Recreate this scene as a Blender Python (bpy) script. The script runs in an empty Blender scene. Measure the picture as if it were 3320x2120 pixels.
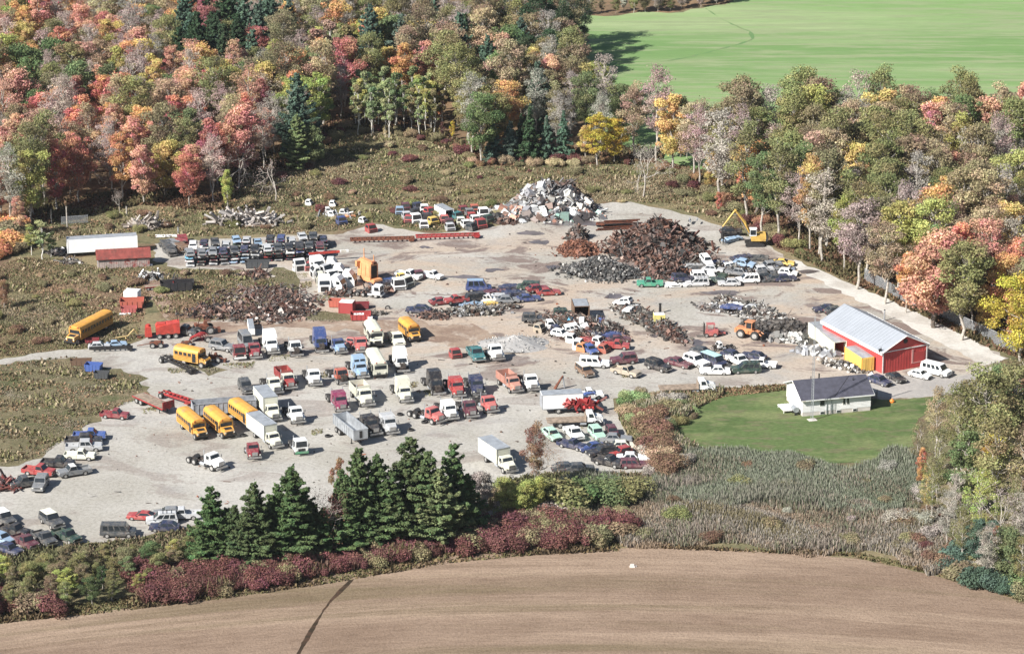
import bpy, math, random
import numpy as np
from mathutils import Vector, Matrix
random.seed(7); RNG = np.random.default_rng(7)
S = bpy.context.scene
# ------------------------------------------------------------------ camera
PITCH = math.radians(19.0); FPX = 10455.0; CAMH = 197.0; CXP, CYP = 1660.0, 1060.0
cam = bpy.data.cameras.new('camera'); camo = bpy.data.objects.new('camera', cam)
S.collection.objects.link(camo); S.camera = camo
camo.location = (0, 0, CAMH); camo.rotation_euler = (math.pi/2 - PITCH, 0, 0)
cam.sensor_width = 36; cam.lens = 36*FPX/3320; cam.clip_start = 5; cam.clip_end = 20000
# ------------------------------------------------------------------ light
SUN_AZ = math.radians(38); SUN_EL = math.radians(38)      # shadows run towards SUN_AZ (from +X to +Y)
sd = Vector((-math.cos(SUN_AZ)*math.cos(SUN_EL), -math.sin(SUN_AZ)*math.cos(SUN_EL), math.sin(SUN_EL)))
W = bpy.data.worlds.new('World'); S.world = W; W.use_nodes = True
nt = W.node_tree; bg = nt.nodes['Background']; sky = nt.nodes.new('ShaderNodeTexSky')
sky.sky_type = 'NISHITA'; sky.sun_disc = False; sky.sun_elevation = SUN_EL
sky.sun_rotation = math.atan2(sd.x, sd.y); sky.altitude = 200
nt.links.new(sky.outputs[0], bg.inputs[0]); bg.inputs[1].default_value = 0.055
sl = bpy.data.lights.new('sun', 'SUN'); so = bpy.data.objects.new('sun', sl); S.collection.objects.link(so)
sl.energy = 5.0; sl.angle = math.radians(0.5); sl.color = (1.0, 0.965, 0.91)
so.rotation_euler = sd.to_track_quat('Z', 'Y').to_euler()
S.view_settings.view_transform = 'Standard'; S.view_settings.look = 'None'
S.view_settings.exposure = 0.92; S.view_settings.gamma = 1
S.cycles.max_bounces = 6; S.cycles.diffuse_bounces = 3; S.cycles.transparent_max_bounces = 8
S.cycles.use_denoising = True; S.cycles.volume_bounces = 0
# ------------------------------------------------------------------ helpers
cP, sP = math.cos(PITCH), math.sin(PITCH)
def G(px, py, z=0.0):
    u = px-CXP; v = py-CYP
    d = (u, FPX*cP - v*sP, -FPX*sP - v*cP)
    t = (z-CAMH)/d[2]
    return Vector((d[0]*t, d[1]*t, z))
def O(x, y, z=0.0):                      # same from overview pixels (2408 wide)
    return G(x*1.37874, y*1.37874, z)
def top_height(base, py):                # height of a vertical thing on ground point base whose top shows at row py
    v = py-CYP
    dy = FPX*cP - v*sP; dz = -FPX*sP - v*cP
    return CAMH + base.y*dz/dy
def link(o, parent=None):
    S.collection.objects.link(o)
    if parent is not None: o.parent = parent
    return o
def tag(o, label=None, cat=None, group=None, kind=None):
    if label: o['label'] = label
    if cat: o['category'] = cat
    if group: o['group'] = group
    if kind: o['kind'] = kind
    return o
def empty(name, label, cat, loc=(0,0,0), rz=0.0, group=None):
    o = bpy.data.objects.new(name, None); o.empty_display_size = .5
    o.location = loc; o.rotation_euler = (0, 0, rz); link(o)
    return tag(o, label, cat, group)
class MB:
    def __init__(s): s.v=[]; s.f=[]; s.c=[]; s.smooth=False
    def add(s, vs, fs, col=None):
        n=len(s.v); s.v += [tuple(q) for q in vs]; s.f += [tuple(i+n for i in f) for f in fs]
        s.c += [col]*len(fs); return s
    def box(s, cx, cy, cz, sx, sy, sz, rz=0, col=None, tx=1.0, ty=1.0, M=None):
        """tx,ty shrink the top face"""
        P=[]
        for z,kx,ky in ((-.5,1,1),(.5,tx,ty)):
            for x,y in ((-.5,-.5),(.5,-.5),(.5,.5),(-.5,.5)):
                p=Vector((x*sx*kx, y*sy*ky, z*sz))
                if M is not None: p = M @ p
                elif rz: p = Matrix.Rotation(rz,3,'Z') @ p
                P.append((p.x+cx, p.y+cy, p.z+cz))
        return s.add(P, [(3,2,1,0),(4,5,6,7),(0,1,5,4),(1,2,6,5),(2,3,7,6),(3,0,4,7)], col)
    def prism(s, prof, hw, col=None, hwf=None):
        """side profile [(x,z)] counter-clockwise seen from -y, extruded to y=+-hw(x,z)"""
        f = hwf or (lambda x,z: hw); n=len(prof)
        L=[(x,-f(x,z),z) for x,z in prof]; R=[(x,f(x,z),z) for x,z in prof]
        fs=[tuple(range(n)), tuple(range(2*n-1,n-1,-1))]
        fs += [((i+1)%n, i, n+i, n+(i+1)%n) for i in range(n)]
        return s.add(L+R, fs, col)
    def xprism(s, prof, x0, x1, col=None):
        """cross-section [(y,z)] extruded along x"""
        n=len(prof); A=[(x0,y,z) for y,z in prof]; B=[(x1,y,z) for y,z in prof]
        fs=[tuple(range(n-1,-1,-1)), tuple(range(n,2*n))] + [(i,(i+1)%n,n+(i+1)%n,n+i) for i in range(n)]
        return s.add(A+B, fs, col)
    def tube(s, a, b, r0, r1=None, n=8, cap=True, col=None):
        a=Vector(a); b=Vector(b); r1 = r0 if r1 is None else r1
        d=(b-a); 
        if d.length<1e-6: return s
        q=d.to_track_quat('Z','Y').to_matrix(); P=[]
        for c,r in ((a,r0),(b,r1)):
            for i in range(n):
                t=2*math.pi*i/n; P.append(tuple(c+q@Vector((r*math.cos(t), r*math.sin(t), 0))))
        fs=[(i,(i+1)%n,n+(i+1)%n,n+i) for i in range(n)]
        if cap: fs += [tuple(range(n-1,-1,-1)), tuple(range(n,2*n))]
        return s.add(P, fs, col)
    def build(s, name, mat, parent=None, mesh_only=False, loc=None):
        me = bpy.data.meshes.new(name); me.from_pydata(s.v, [], s.f)
        if any(c is not None for c in s.c):
            a = me.attributes.new('col','FLOAT_COLOR','FACE')
            arr=np.ones((len(s.f),4),dtype=np.float32)
            arr[:,:3]=[(c if c is not None else (.5,.5,.5)) for c in s.c]; a.data.foreach_set('color', arr.ravel())
        me.materials.append(mat); me.update()
        if s.smooth:
            me.polygons.foreach_set('use_smooth', [True]*len(me.polygons))
        if mesh_only: return me
        o = bpy.data.objects.new(name, me); link(o, parent)
        if loc: o.location = loc
        return o
def np_mesh(name, verts, nper, mat, attrs=None):
    """verts (N*nper,3) faces of nper verts each, fast"""
    N=len(verts)//nper; me=bpy.data.meshes.new(name)
    me.vertices.add(len(verts)); me.vertices.foreach_set('co', np.asarray(verts,dtype=np.float32).ravel())
    me.loops.add(len(verts)); me.loops.foreach_set('vertex_index', np.arange(len(verts),dtype=np.int32))
    me.polygons.add(N); me.polygons.foreach_set('loop_start', np.arange(0,N*nper,nper,dtype=np.int32))
    me.polygons.foreach_set('loop_total', np.full(N,nper,dtype=np.int32))
    me.update(calc_edges=True)
    for k,(t,arr) in (attrs or {}).items():
        a=me.attributes.new(k,t,'FACE'); arr=np.asarray(arr,dtype=np.float32)
        if t=='FLOAT_COLOR':
            arr=np.concatenate([arr,np.ones((N,1),dtype=np.float32)],1); a.data.foreach_set('color', arr.ravel())
        else: a.data.foreach_set('value', arr.ravel())
    me.materials.append(mat); return me
# ------------------------------------------------------------------ materials
def newmat(name):
    m=bpy.data.materials.new(name); m.use_nodes=True
    return m, m.node_tree, m.node_tree.nodes['Principled BSDF']
def N(nt, t, **k):
    n=nt.nodes.new(t)
    for a,b in k.items(): setattr(n,a,b)
    return n
def noise(nt, scale, detail=4, rough=.55, vec=None, dist=0):
    n=N(nt,'ShaderNodeTexNoise'); n.inputs['Scale'].default_value=scale; n.inputs['Detail'].default_value=detail
    n.inputs['Roughness'].default_value=rough; n.inputs['Distortion'].default_value=dist
    if vec is not None: nt.links.new(vec, n.inputs['Vector'])
    return n.outputs['Fac']
def ramp(nt, fac, a, b):
    n=N(nt,'ShaderNodeMapRange'); n.inputs[1].default_value=a; n.inputs[2].default_value=b
    n.interpolation_type='SMOOTHSTEP'; nt.links.new(fac,n.inputs[0]); return n.outputs[0]
def mixc(nt, fac, a, b, mode='MIX'):
    n=N(nt,'ShaderNodeMix', data_type='RGBA', blend_type=mode)
    for s,val in ((0,fac),(6,a),(7,b)):
        if isinstance(val,(int,float)): n.inputs[s].default_value=val
        elif isinstance(val,tuple): n.inputs[s].default_value=(*val[:3],1)
        else: nt.links.new(val,n.inputs[s])
    return n.outputs[2]
def mul(nt,a,b,op='MULTIPLY'):
    n=N(nt,'ShaderNodeMath',operation=op)
    for i,v in enumerate((a,b)):
        if isinstance(v,(int,float)): n.inputs[i].default_value=v
        else: nt.links.new(v,n.inputs[i])
    return n.outputs[0]
def pos(nt): return N(nt,'ShaderNodeNewGeometry').outputs['Position']
def objco(nt): return N(nt,'ShaderNodeTexCoord').outputs['Object']
def simple(name, rgb, rough=.6, metal=0.0, var=.25, scale=1.5, dirt=None):
    m,nt,b=newmat(name)
    f=noise(nt,scale,5,.6,objco(nt))
    dk=tuple(c*(1-var) for c in rgb); lt=tuple(min(1,c*(1+var*.6)) for c in rgb)
    c=mixc(nt,ramp(nt,f,.3,.7),dk,lt)
    if dirt: c=mixc(nt,ramp(nt,noise(nt,scale*.6,6,.65,objco(nt)),.52,.66),c,dirt)
    nt.links.new(c,b.inputs['Base Color']); b.inputs['Roughness'].default_value=rough; b.inputs['Metallic'].default_value=metal
    return m
M={}
def paint_mat():
    m,nt,b=newmat('weathered_paint'); oi=N(nt,'ShaderNodeObjectInfo'); oc=objco(nt)
    f=noise(nt,1.1,5,.6,oc); c=mixc(nt,mul(nt,ramp(nt,f,.40,.72),.34),oi.outputs['Color'],(.30,.26,.21))
    f2=noise(nt,3.0,6,.7,oc); c=mixc(nt,mul(nt,ramp(nt,f2,.57,.70),.6),c,(.13,.055,.03))
    nt.links.new(c,b.inputs['Base Color']); b.inputs['Roughness'].default_value=.38
    nt.links.new(ramp(nt,f,.2,1.0),b.inputs['Roughness']); b.inputs['Specular IOR Level'].default_value=.45
    return m
def flat_obj_mat():          # object colour without rust (containers, cabs under cover)
    m,nt,b=newmat('painted_sheet'); oi=N(nt,'ShaderNodeObjectInfo'); oc=objco(nt)
    c=mixc(nt,mul(nt,ramp(nt,noise(nt,.8,5,.6,oc),.4,.8),.1),oi.outputs['Color'],(.25,.2,.15))
    nt.links.new(c,b.inputs['Base Color']); b.inputs['Roughness'].default_value=.5; return m
def scrap_mat():
    m,nt,b=newmat('scrap_metal'); at=N(nt,'ShaderNodeAttribute',attribute_name='col')
    f=noise(nt,2.0,5,.7,pos(nt)); c=mixc(nt,mul(nt,ramp(nt,f,.45,.75),.35),at.outputs['Color'],(.10,.06,.045))
    nt.links.new(c,b.inputs['Base Color']); b.inputs['Roughness'].default_value=.6; b.inputs['Metallic'].default_value=.15; return m
def leaf_mat(name, objcol=True, trans=.25):
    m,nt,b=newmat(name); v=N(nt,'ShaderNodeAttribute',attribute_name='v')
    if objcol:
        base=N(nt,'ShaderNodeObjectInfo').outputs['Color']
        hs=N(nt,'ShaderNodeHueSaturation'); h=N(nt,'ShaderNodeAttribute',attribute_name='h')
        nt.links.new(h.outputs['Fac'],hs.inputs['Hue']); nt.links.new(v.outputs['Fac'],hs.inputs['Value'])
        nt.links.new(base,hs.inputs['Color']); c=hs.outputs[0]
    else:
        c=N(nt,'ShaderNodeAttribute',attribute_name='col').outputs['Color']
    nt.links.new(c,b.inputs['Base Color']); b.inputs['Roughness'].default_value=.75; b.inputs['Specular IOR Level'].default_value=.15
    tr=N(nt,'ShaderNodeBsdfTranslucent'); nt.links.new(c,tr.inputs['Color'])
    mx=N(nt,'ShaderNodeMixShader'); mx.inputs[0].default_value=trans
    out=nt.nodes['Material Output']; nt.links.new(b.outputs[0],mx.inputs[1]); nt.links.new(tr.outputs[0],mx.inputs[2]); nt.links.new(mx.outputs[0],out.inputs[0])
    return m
M['paint']=paint_mat(); M['sheet']=flat_obj_mat(); M['scrap']=scrap_mat(); M['leaf']=leaf_mat('foliage'); M['tuft']=leaf_mat('weeds',False,.15)
M['glass']=simple('dark_glass',(.025,.03,.035),.12,0,.3)
M['tyre']=simple('tyre_rubber',(.035,.033,.032),.85)
M['rim']=simple('wheel_rim',(.45,.44,.42),.4,.4)
M['chrome']=simple('dull_chrome',(.5,.5,.5),.3,.8)
M['dark']=simple('dark_steel',(.035,.033,.033),.6,.3)
M['frame']=simple('chassis_steel',(.06,.045,.04),.7,.2,.5)
M['engine']=simple('greasy_engine',(.09,.075,.065),.6,.3,.6,3)
M['white']=simple('white_enamel',(.74,.74,.72),.5,0,.1,.8,(.5,.46,.38))
M['cream']=simple('cream_enamel',(.62,.61,.50),.5,0,.1,.8)
M['lamp']=simple('lamp_glass',(.7,.68,.6),.2)
M['redlamp']=simple('red_lamp',(.4,.02,.02),.3)
M['yellow']=simple('school_bus_yellow',(.62,.31,.06),.55,0,.16,.7,(.42,.25,.10))
M['rust']=simple('rusty_steel',(.16,.055,.03),.85,0,.6,2)
M['redsteel']=simple('red_painted_steel',(.32,.03,.03),.7,0,.4,1.2,(.13,.05,.03))
M['bark']=simple('bark',(.17,.14,.115),.9,0,.4,2)
M['palebark']=simple('pale_bark',(.42,.38,.33),.9,0,.35,2)
M['whitebark']=simple('white_bark',(.66,.63,.57),.9,0,.25,2)
M['wood']=simple('weathered_planks',(.26,.2,.15),.9,0,.4,1.5)
M['grey']=simple('grey_paint',(.3,.31,.33),.6,0,.25,1)
M['galv']=simple('galvanised_steel',(.42,.44,.46),.45,.4,.2,1)
# ------------------------------------------------------------------ ground sheets
def in_poly(P, poly):
    x,y=P[:,0],P[:,1]; c=np.zeros(len(P),bool); n=len(poly)
    for i in range(n):
        x1,y1=poly[i]; x2,y2=poly[(i+1)%n]
        if y1==y2: continue
        m=((y1>y)!=(y2>y)) & (x < (x2-x1)*(y-y1)/(y2-y1)+x1); c^=m
    return c
def ragged(poly, amp, step=2.0, seed=1):
    r=random.Random(seed); out=[]
    n=len(poly)
    for i in range(n):
        a=Vector(poly[i]); b=Vector(poly[(i+1)%n]); d=b-a; L=d.length; k=max(1,int(L/step)); nn=Vector((-d.y,d.x))/max(L,1e-6)
        for j in range(k):
            p=a+d*(j/k); q=p+nn*(r.gauss(0,amp)+amp*1.5*math.sin(p.x*.31+p.y*.17+seed)); out.append((q.x,q.y))
    return out
def OP(pts): return [tuple(O(x,y).xy) for x,y in pts]
def sheet(name, poly, z, mat, amp=0.0, step=2.0, seed=1):
    from mathutils.geometry import tessellate_polygon
    if amp: poly=ragged(poly,amp,step,seed)
    vs=[Vector((x,y,z)) for x,y in poly]; tr=tessellate_polygon([vs])
    me=bpy.data.meshes.new(name); me.from_pydata([tuple(v) for v in vs],[],[tuple(t) for t in tr]); me.materials.append(mat)
    me.update()
    o=link(bpy.data.objects.new(name,me)); 
    if me.polygons and me.polygons[0].normal.z<0: me.flip_normals()
    o['kind']='structure'; return o
def ground_mat(name, cols, scales, rough=.95, bump=.0, fine=.35, finescale=1.5, stretch=None):
    m,nt,b=newmat(name); p=pos(nt)
    if stretch:
        mp=N(nt,'ShaderNodeMapping'); mp.inputs['Scale'].default_value=stretch; nt.links.new(p,mp.inputs[0]); p=mp.outputs[0]
    c=cols[0]
    for k,(col,(sc,lo,hi)) in enumerate(zip(cols[1:],scales)):
        c=mixc(nt,ramp(nt,noise(nt,sc,6,.62,p,.3),lo,hi),c,col)
    f=noise(nt,finescale,3,.8,p); g=ramp(nt,f,.25,.75)
    c=mixc(nt,fine,c,mixc(nt,g,(.25,.25,.25),(1,1,1)),'MULTIPLY')
    nt.links.new(c,b.inputs['Base Color']); b.inputs['Roughness'].default_value=rough; b.inputs['Specular IOR Level'].default_value=.1
    if bump:
        bn=N(nt,'ShaderNodeBump'); bn.inputs['Strength'].default_value=bump; bn.inputs['Distance'].default_value=.3
        nt.links.new(f,bn.inputs['Height']); nt.links.new(bn.outputs[0],b.inputs['Normal'])
    return m
gm_scrub=ground_mat('scrub_ground',[(.18,.165,.09),(.27,.22,.13),(.19,.13,.085),(.10,.105,.055)],[(.06,.42,.6),(.11,.5,.66),(.3,.52,.7)],bump=.5,fine=.6)
gm_forest=ground_mat('leaf_litter',[(.19,.13,.08),(.26,.17,.10),(.10,.08,.05)],[(.1,.45,.65),(.35,.5,.7)],fine=.5)
gm_green=ground_mat('green_crop',[(.205,.31,.12),(.15,.25,.09),(.29,.355,.18),(.24,.29,.15)],[(.012,.42,.6),(.03,.5,.7),(.30,.45,.62)],fine=.22,finescale=1.6,stretch=(.12,1,1))
gm_lawn=ground_mat('lawn',[(.115,.165,.06),(.085,.13,.045),(.18,.21,.09),(.16,.16,.085)],[(.05,.4,.6),(.11,.45,.62),(.45,.5,.66)],fine=.55,finescale=1.8,stretch=(.5,1.2,1))
base=MB(); base.add([(-6000,-300,0),(6000,-300,0),(6000,9000,0),(-6000,9000,0)],[(0,1,2,3)]).build('ground',gm_scrub)['kind']='structure'
# yard gravel: pale stone, tan dirt and brown wheel stains
def yard_mat():
    m,nt,b=newmat('gravel'); p=pos(nt)
    mp=N(nt,'ShaderNodeMapping'); mp.inputs['Scale'].default_value=(.6,1,1); mp.inputs['Rotation'].default_value=(0,0,.25); nt.links.new(p,mp.inputs[0]); q=mp.outputs[0]
    pale=mixc(nt,ramp(nt,noise(nt,.05,5,.6,p),.35,.65),(.35,.33,.29),(.43,.41,.375))
    # tan dirt grows in the middle and far part of the yard
    sx=N(nt,'ShaderNodeSeparateXYZ'); nt.links.new(p,sx.inputs[0])
    c0=O(1180,700); 
    dx=mul(nt,mul(nt,sx.outputs[0],-c0.x,'ADD'),1/75.0); dy=mul(nt,mul(nt,sx.outputs[1],-c0.y,'ADD'),1/48.0)
    r2=mul(nt,mul(nt,dx,dx),mul(nt,dy,dy),'ADD'); near=ramp(nt,r2,1.3,.15)
    c1=O(2000,740); dx1=mul(nt,mul(nt,sx.outputs[0],-c1.x,'ADD'),1/45.0); dy1=mul(nt,mul(nt,sx.outputs[1],-c1.y,'ADD'),1/45.0)
    near1=ramp(nt,mul(nt,mul(nt,dx1,dx1),mul(nt,dy1,dy1),'ADD'),1.3,.15)
    area=mul(nt,near,near1,'MAXIMUM')
    n1=noise(nt,.07,6,.62,q,.5)
    c=mixc(nt,mul(nt,area,ramp(nt,n1,.38,.6)),pale,(.42,.34,.27))
    n2=noise(nt,.13,7,.62,q,1.0)
    c=mixc(nt,mul(nt,mul(nt,area,.5,'ADD'),mul(nt,ramp(nt,n2,.52,.62),.9)),c,(.21,.165,.145))
    n4=noise(nt,.10,7,.7,mp.outputs[0],.4)
    c=mixc(nt,mul(nt,ramp(nt,n4,.52,.66),.5),c,(.30,.285,.27))
    n3=noise(nt,1.6,4,.85,p); c=mixc(nt,.6,c,mixc(nt,ramp(nt,n3,.28,.62),(.45,.45,.44),(1,1,1)),'MULTIPLY')
    n5=noise(nt,.5,4,.8,q); c=mixc(nt,mul(nt,ramp(nt,n5,.64,.74),.5),c,(.17,.16,.13))
    nt.links.new(c,b.inputs['Base Color']); b.inputs['Roughness'].default_value=.95; b.inputs['Specular IOR Level'].default_value=.1
    bn=N(nt,'ShaderNodeBump'); bn.inputs['Strength'].default_value=.35; bn.inputs['Distance'].default_value=.2
    nt.links.new(n3,bn.inputs['Height']); nt.links.new(bn.outputs[0],b.inputs['Normal'])
    return m
gm_yard=yard_mat()
YARD=OP([(-60,850),(60,838),(140,824),(300,812),(420,765),(520,752),(600,752),(690,748),(684,700),(650,655),(600,634),(420,634),(360,612),(362,572),(500,562),(700,556),(800,548),(880,528),(1000,548),(1130,543),(1200,520),(1262,498),(1400,480),(1480,477),(1560,490),(1640,510),(1720,540),(1800,570),(1862,610),(1950,648),(2050,690),(2150,735),(2260,785),(2370,842),(2330,872),(2200,930),(2095,938),(2020,935),(1845,903),(1700,913),(1560,930),(1450,937),(1445,962),(1490,1000),(1530,1080),(1550,1112),(1420,1118),(1300,1108),(1210,1125),(1150,1180),(1000,1200),(700,1215),(480,1235),(440,1242),(330,1260),(200,1280),(0,1296),(-80,1300)])
sheet('yard_gravel',YARD,.02,gm_yard,.35,1.6,3)
ISLAND=OP([(-80,868),(60,852),(130,842),(175,838),(200,852),(300,880),(345,889),(322,900),(350,932),(312,944),(285,955),(240,972),(185,1012),(140,1042),(95,1075),(40,1090),(-80,1105)])
gm_weed=ground_mat('dry_weeds',[(.15,.135,.075),(.22,.18,.11),(.10,.11,.05),(.30,.26,.19)],[(.08,.4,.6),(.16,.5,.66),(.3,.6,.75)],bump=.4,fine=.5)
sheet('weed_patch',ISLAND,.04,gm_weed,.5,1.5,5)
sheet('weed_patch',OP([(380,835),(430,828),(470,850),(520,868),(500,880),(430,862)]),.04,gm_weed,.5,1.5,6)
sheet('weed_patch',OP([(700,735),(760,732),(800,738),(830,752),(780,758),(720,756)]),.04,gm_weed,.5,1.5,7)
sheet('weed_patch',OP([(640,632),(690,640),(700,665),(700,690),(670,680),(650,655)]),.045,gm_weed,.5,1.5,8)
gm_dirt=ground_mat('bare_dirt',[(.33,.25,.19),(.24,.17,.13),(.40,.33,.27)],[(.12,.4,.6),(.25,.5,.65)],fine=.35,bump=.4)
sheet('dirt_track',OP([(330,640),(372,640),(400,700),(405,755),(470,760),(600,756),(800,756),(960,745),(1010,770),(1120,760),(1180,790),(1150,815),(1050,815),(1000,800),(900,800),(830,775),(620,772),(440,778),(400,775),(372,735),(360,690)]),.05,gm_dirt,.5,1.5,9)
M['puddle']=simple('wet_mud',(.13,.11,.11),.28,0,.4,.3)
for i,(x,y,rx,ry) in enumerate([(1340,525,62,8),(1160,635,22,5),(1300,628,14,4),(1640,806,24,7),(1095,651,44,4),(1000,582,18,3),(1250,548,30,5),(1445,697,18,5),(1540,790,10,3),(1900,640,26,5),(1700,690,46,6),(1270,570,20,4)]):
    sheet('puddle',OP([(x+rx*math.cos(t)*(1+.25*math.sin(3*t+i)),y+ry*math.sin(t)*(1+.3*math.cos(2*t+i))) for t in [k*math.pi/9 for k in range(18)]]),.06+.004*(i%3),M['puddle'],.25,1.2,20+i)
# lawn, crop field, stubble field, forest floor
LAWN=OP([(1588,1006),(1612,975),(1650,950),(1700,926),(1845,912),(1960,938),(2100,940),(2170,932),(2240,936),(2190,965),(2150,990),(2150,1050),(2060,1080),(1950,1090),(1850,1082),(1750,1062),(1650,1050),(1592,1030)])
sheet('lawn',LAWN,.05,gm_lawn,.3,1.5,11)
sheet('driveway',OP([(2010,880),(2100,885),(2250,885),(2330,868),(2300,905),(2230,925),(2200,932),(2095,938),(2050,925)]),.035,ground_mat('driveway_gravel',[(.33,.31,.29),(.40,.37,.34)],[(.1,.4,.6)],fine=.3),.3,1.5,12)
sheet('gravel_lane',OP([(1868,612),(1960,650),(2060,692),(2160,736),(2270,788),(2362,842),(2320,858),(2230,812),(2140,765),(2040,715),(1950,668),(1850,622)]),.035,ground_mat('white_limestone',[(.56,.54,.50),(.45,.42,.38)],[(.12,.45,.65)],fine=.3),.3,1.5,13)
GREEN=[tuple(O(x,y).xy) for x,y in [(1352,41),(1450,34),(1600,28),(1705,12),(1760,-20),(1900,-60),(3000,-160),(3600,400),(2450,372),(2000,372),(1640,404),(1540,374),(1450,332),(1350,255),(1325,182),(1378,112),(1365,60)]]
sheet('green_field',GREEN,.05,gm_green,.6,3,14)
FL=[(-200,560),(60,538),(130,500),(200,490),(330,480),(470,490),(548,500),(575,400),(650,398),(700,388),(740,330),(820,300),(960,310),(1050,332),(1130,388),(1250,390),(1330,384),(1480,380),(1560,384),(1640,444),(1700,484),(1780,542),(1830,582),(1900,606),(1980,640),(2060,666),(2200,733),(2300,783),(2440,850),(2700,930)]
FU=[(3000,372),(2450,374),(2000,374),(1640,406),(1540,377),(1450,335),(1350,258),(1325,184),(1376,114),(1352,43),(1600,26),(1705,8),(1760,-24),(1900,-64),(2300,-150),(-400,-150)]
FOREST=OP(FL+FU)
sheet('forest_floor',FOREST,.03,gm_forest,.5,3,15)
def stubble():
    m,nt,b=newmat('stubble'); p=pos(nt)
    cc=G(1760,2120); C=Vector((cc.x+6,cc.y-150,0))
    sub=N(nt,'ShaderNodeVectorMath',operation='SUBTRACT'); nt.links.new(p,sub.inputs[0]); sub.inputs[1].default_value=C
    s=N(nt,'ShaderNodeSeparateXYZ'); nt.links.new(sub.outputs[0],s.inputs[0])
    x2=mul(nt,mul(nt,s.outputs[0],s.outputs[0]),.62); r=mul(nt,mul(nt,x2,mul(nt,s.outputs[1],s.outputs[1]),'ADD'),.5,'POWER')
    cb=N(nt,'ShaderNodeCombineXYZ'); nt.links.new(r,cb.inputs[0]); nt.links.new(mul(nt,s.outputs[0],.05),cb.inputs[1]); q=cb.outputs[0]
    cb2=N(nt,'ShaderNodeCombineXYZ'); nt.links.new(r,cb2.inputs[0]); nt.links.new(mul(nt,s.outputs[0],.14),cb2.inputs[1]); q2=cb2.outputs[0]
    c=mixc(nt,ramp(nt,noise(nt,.05,5,.6,p),.35,.65),(.235,.167,.121),(.282,.205,.151))
    c=mixc(nt,mul(nt,ramp(nt,noise(nt,.12,7,.68,q,.4),.46,.64),.75),c,(.38,.285,.21))
    c=mixc(nt,mul(nt,ramp(nt,noise(nt,.09,7,.65,q,.3),.50,.66),.75),c,(.17,.135,.08))
    c=mixc(nt,.42,c,mixc(nt,ramp(nt,noise(nt,1.3,5,.8,q2),.3,.65),(.42,.4,.4),(1,1,1)),'MULTIPLY')
    f=noise(nt,2.4,3,.8,p); c=mixc(nt,.45,c,mixc(nt,ramp(nt,f,.3,.62),(.4,.38,.36),(1,1,1)),'MULTIPLY')
    nt.links.new(c,b.inputs['Base Color']); b.inputs['Roughness'].default_value=1; b.inputs['Specular IOR Level'].default_value=.05
    bn=N(nt,'ShaderNodeBump'); bn.inputs['Strength'].default_value=.6; bn.inputs['Distance'].default_value=.2
    nt.links.new(f,bn.inputs['Height']); nt.links.new(bn.outputs[0],b.inputs['Normal'])
    return m
STUB=[(-300,2050),(0,2020),(200,2000),(400,1970),(650,1935),(850,1903),(1050,1868),(1250,1835),(1450,1798),(1700,1783),(2000,1775),(2300,1775),(2600,1790),(2800,1812),(2960,1850),(3150,1898),(3320,1955),(3700,2040)]
STUBG=[tuple(G(x,y).xy) for x,y in STUB]+[(320,160),(320,60),(-320,60),(-320,160)]
sheet('stubble_field',STUBG,.05,stubble(),.3,2,16)
dl=[(1140,1880),(1105,1915),(1075,1945),(1045,1985),(1018,2030),(995,2070),(972,2110),(950,2160)]
L=[G(x,y) for x,y in dl]; a=[];c_=[]
for i,p in enumerate(L):
    w=.30+.12*math.sin(i*1.7); a.append((p.x-w,p.y)); c_.append((p.x+w,p.y))
sheet('ditch',a+c_[::-1],.056,ground_mat('damp_soil',[(.075,.045,.03),(.04,.03,.02)],[(.5,.4,.6)],fine=.3),.03,.7,17)
mb=MB(); pf=[(1660+1.37874*0,0)]
fl=[O(x,y) for x,y in [(1378,160),(1450,158),(1530,150),(1610,138),(1680,120),(1740,105),(1772,92),(1765,75),(1720,58),(1690,42),(1660,20)]]
a=[(p.x-.35,p.y-.3) for p in fl]; c_=[(p.x+.35,p.y+.3) for p in fl]
sheet('swale',a+c_[::-1],.06,ground_mat('swale_soil',[(.12,.22,.085),(.16,.22,.10)],[(.2,.4,.6)],fine=.3),.2,2,18)
# ------------------------------------------------------------------ vegetation
def leaf_cards(C, Nrm, size, rng, aspect=.75, nper=4):
    """one irregular card per centre C facing Nrm"""
    n=len(C); Nrm=Nrm/np.linalg.norm(Nrm,axis=1,keepdims=True)
    r=rng.normal(size=(n,3)); T=np.cross(Nrm,r); T/=np.linalg.norm(T,axis=1,keepdims=True)+1e-9; B=np.cross(Nrm,T)
    s=size[:,None]*.5; V=np.empty((n,4,3))
    for k,(a,b) in enumerate(((-1,-.35),(.1,-1),(1,.3),(-.2,1))):
        V[:,k]=C+T*s*a*(1+.25*rng.normal(size=(n,1)))+B*s*b*aspect*1.3
    V[:,2]+=Nrm*s*.35
    return V.reshape(-1,3)
def branch_mesh(mb, a, b, r0, r1, rng, seg=3, wob=.25, n=5):
    a=Vector(a); b=Vector(b); p=a; L=(b-a).length
    for k in range(1,seg+1):
        t=k/seg; q=a.lerp(b,t)
        if k<seg: q=q+Vector(rng.normal(size=3)*wob*L/seg)
        mb.tube(p,q,r0+(r1-r0)*(k-1)/seg,r0+(r1-r0)*t,n,False); p=q
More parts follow.
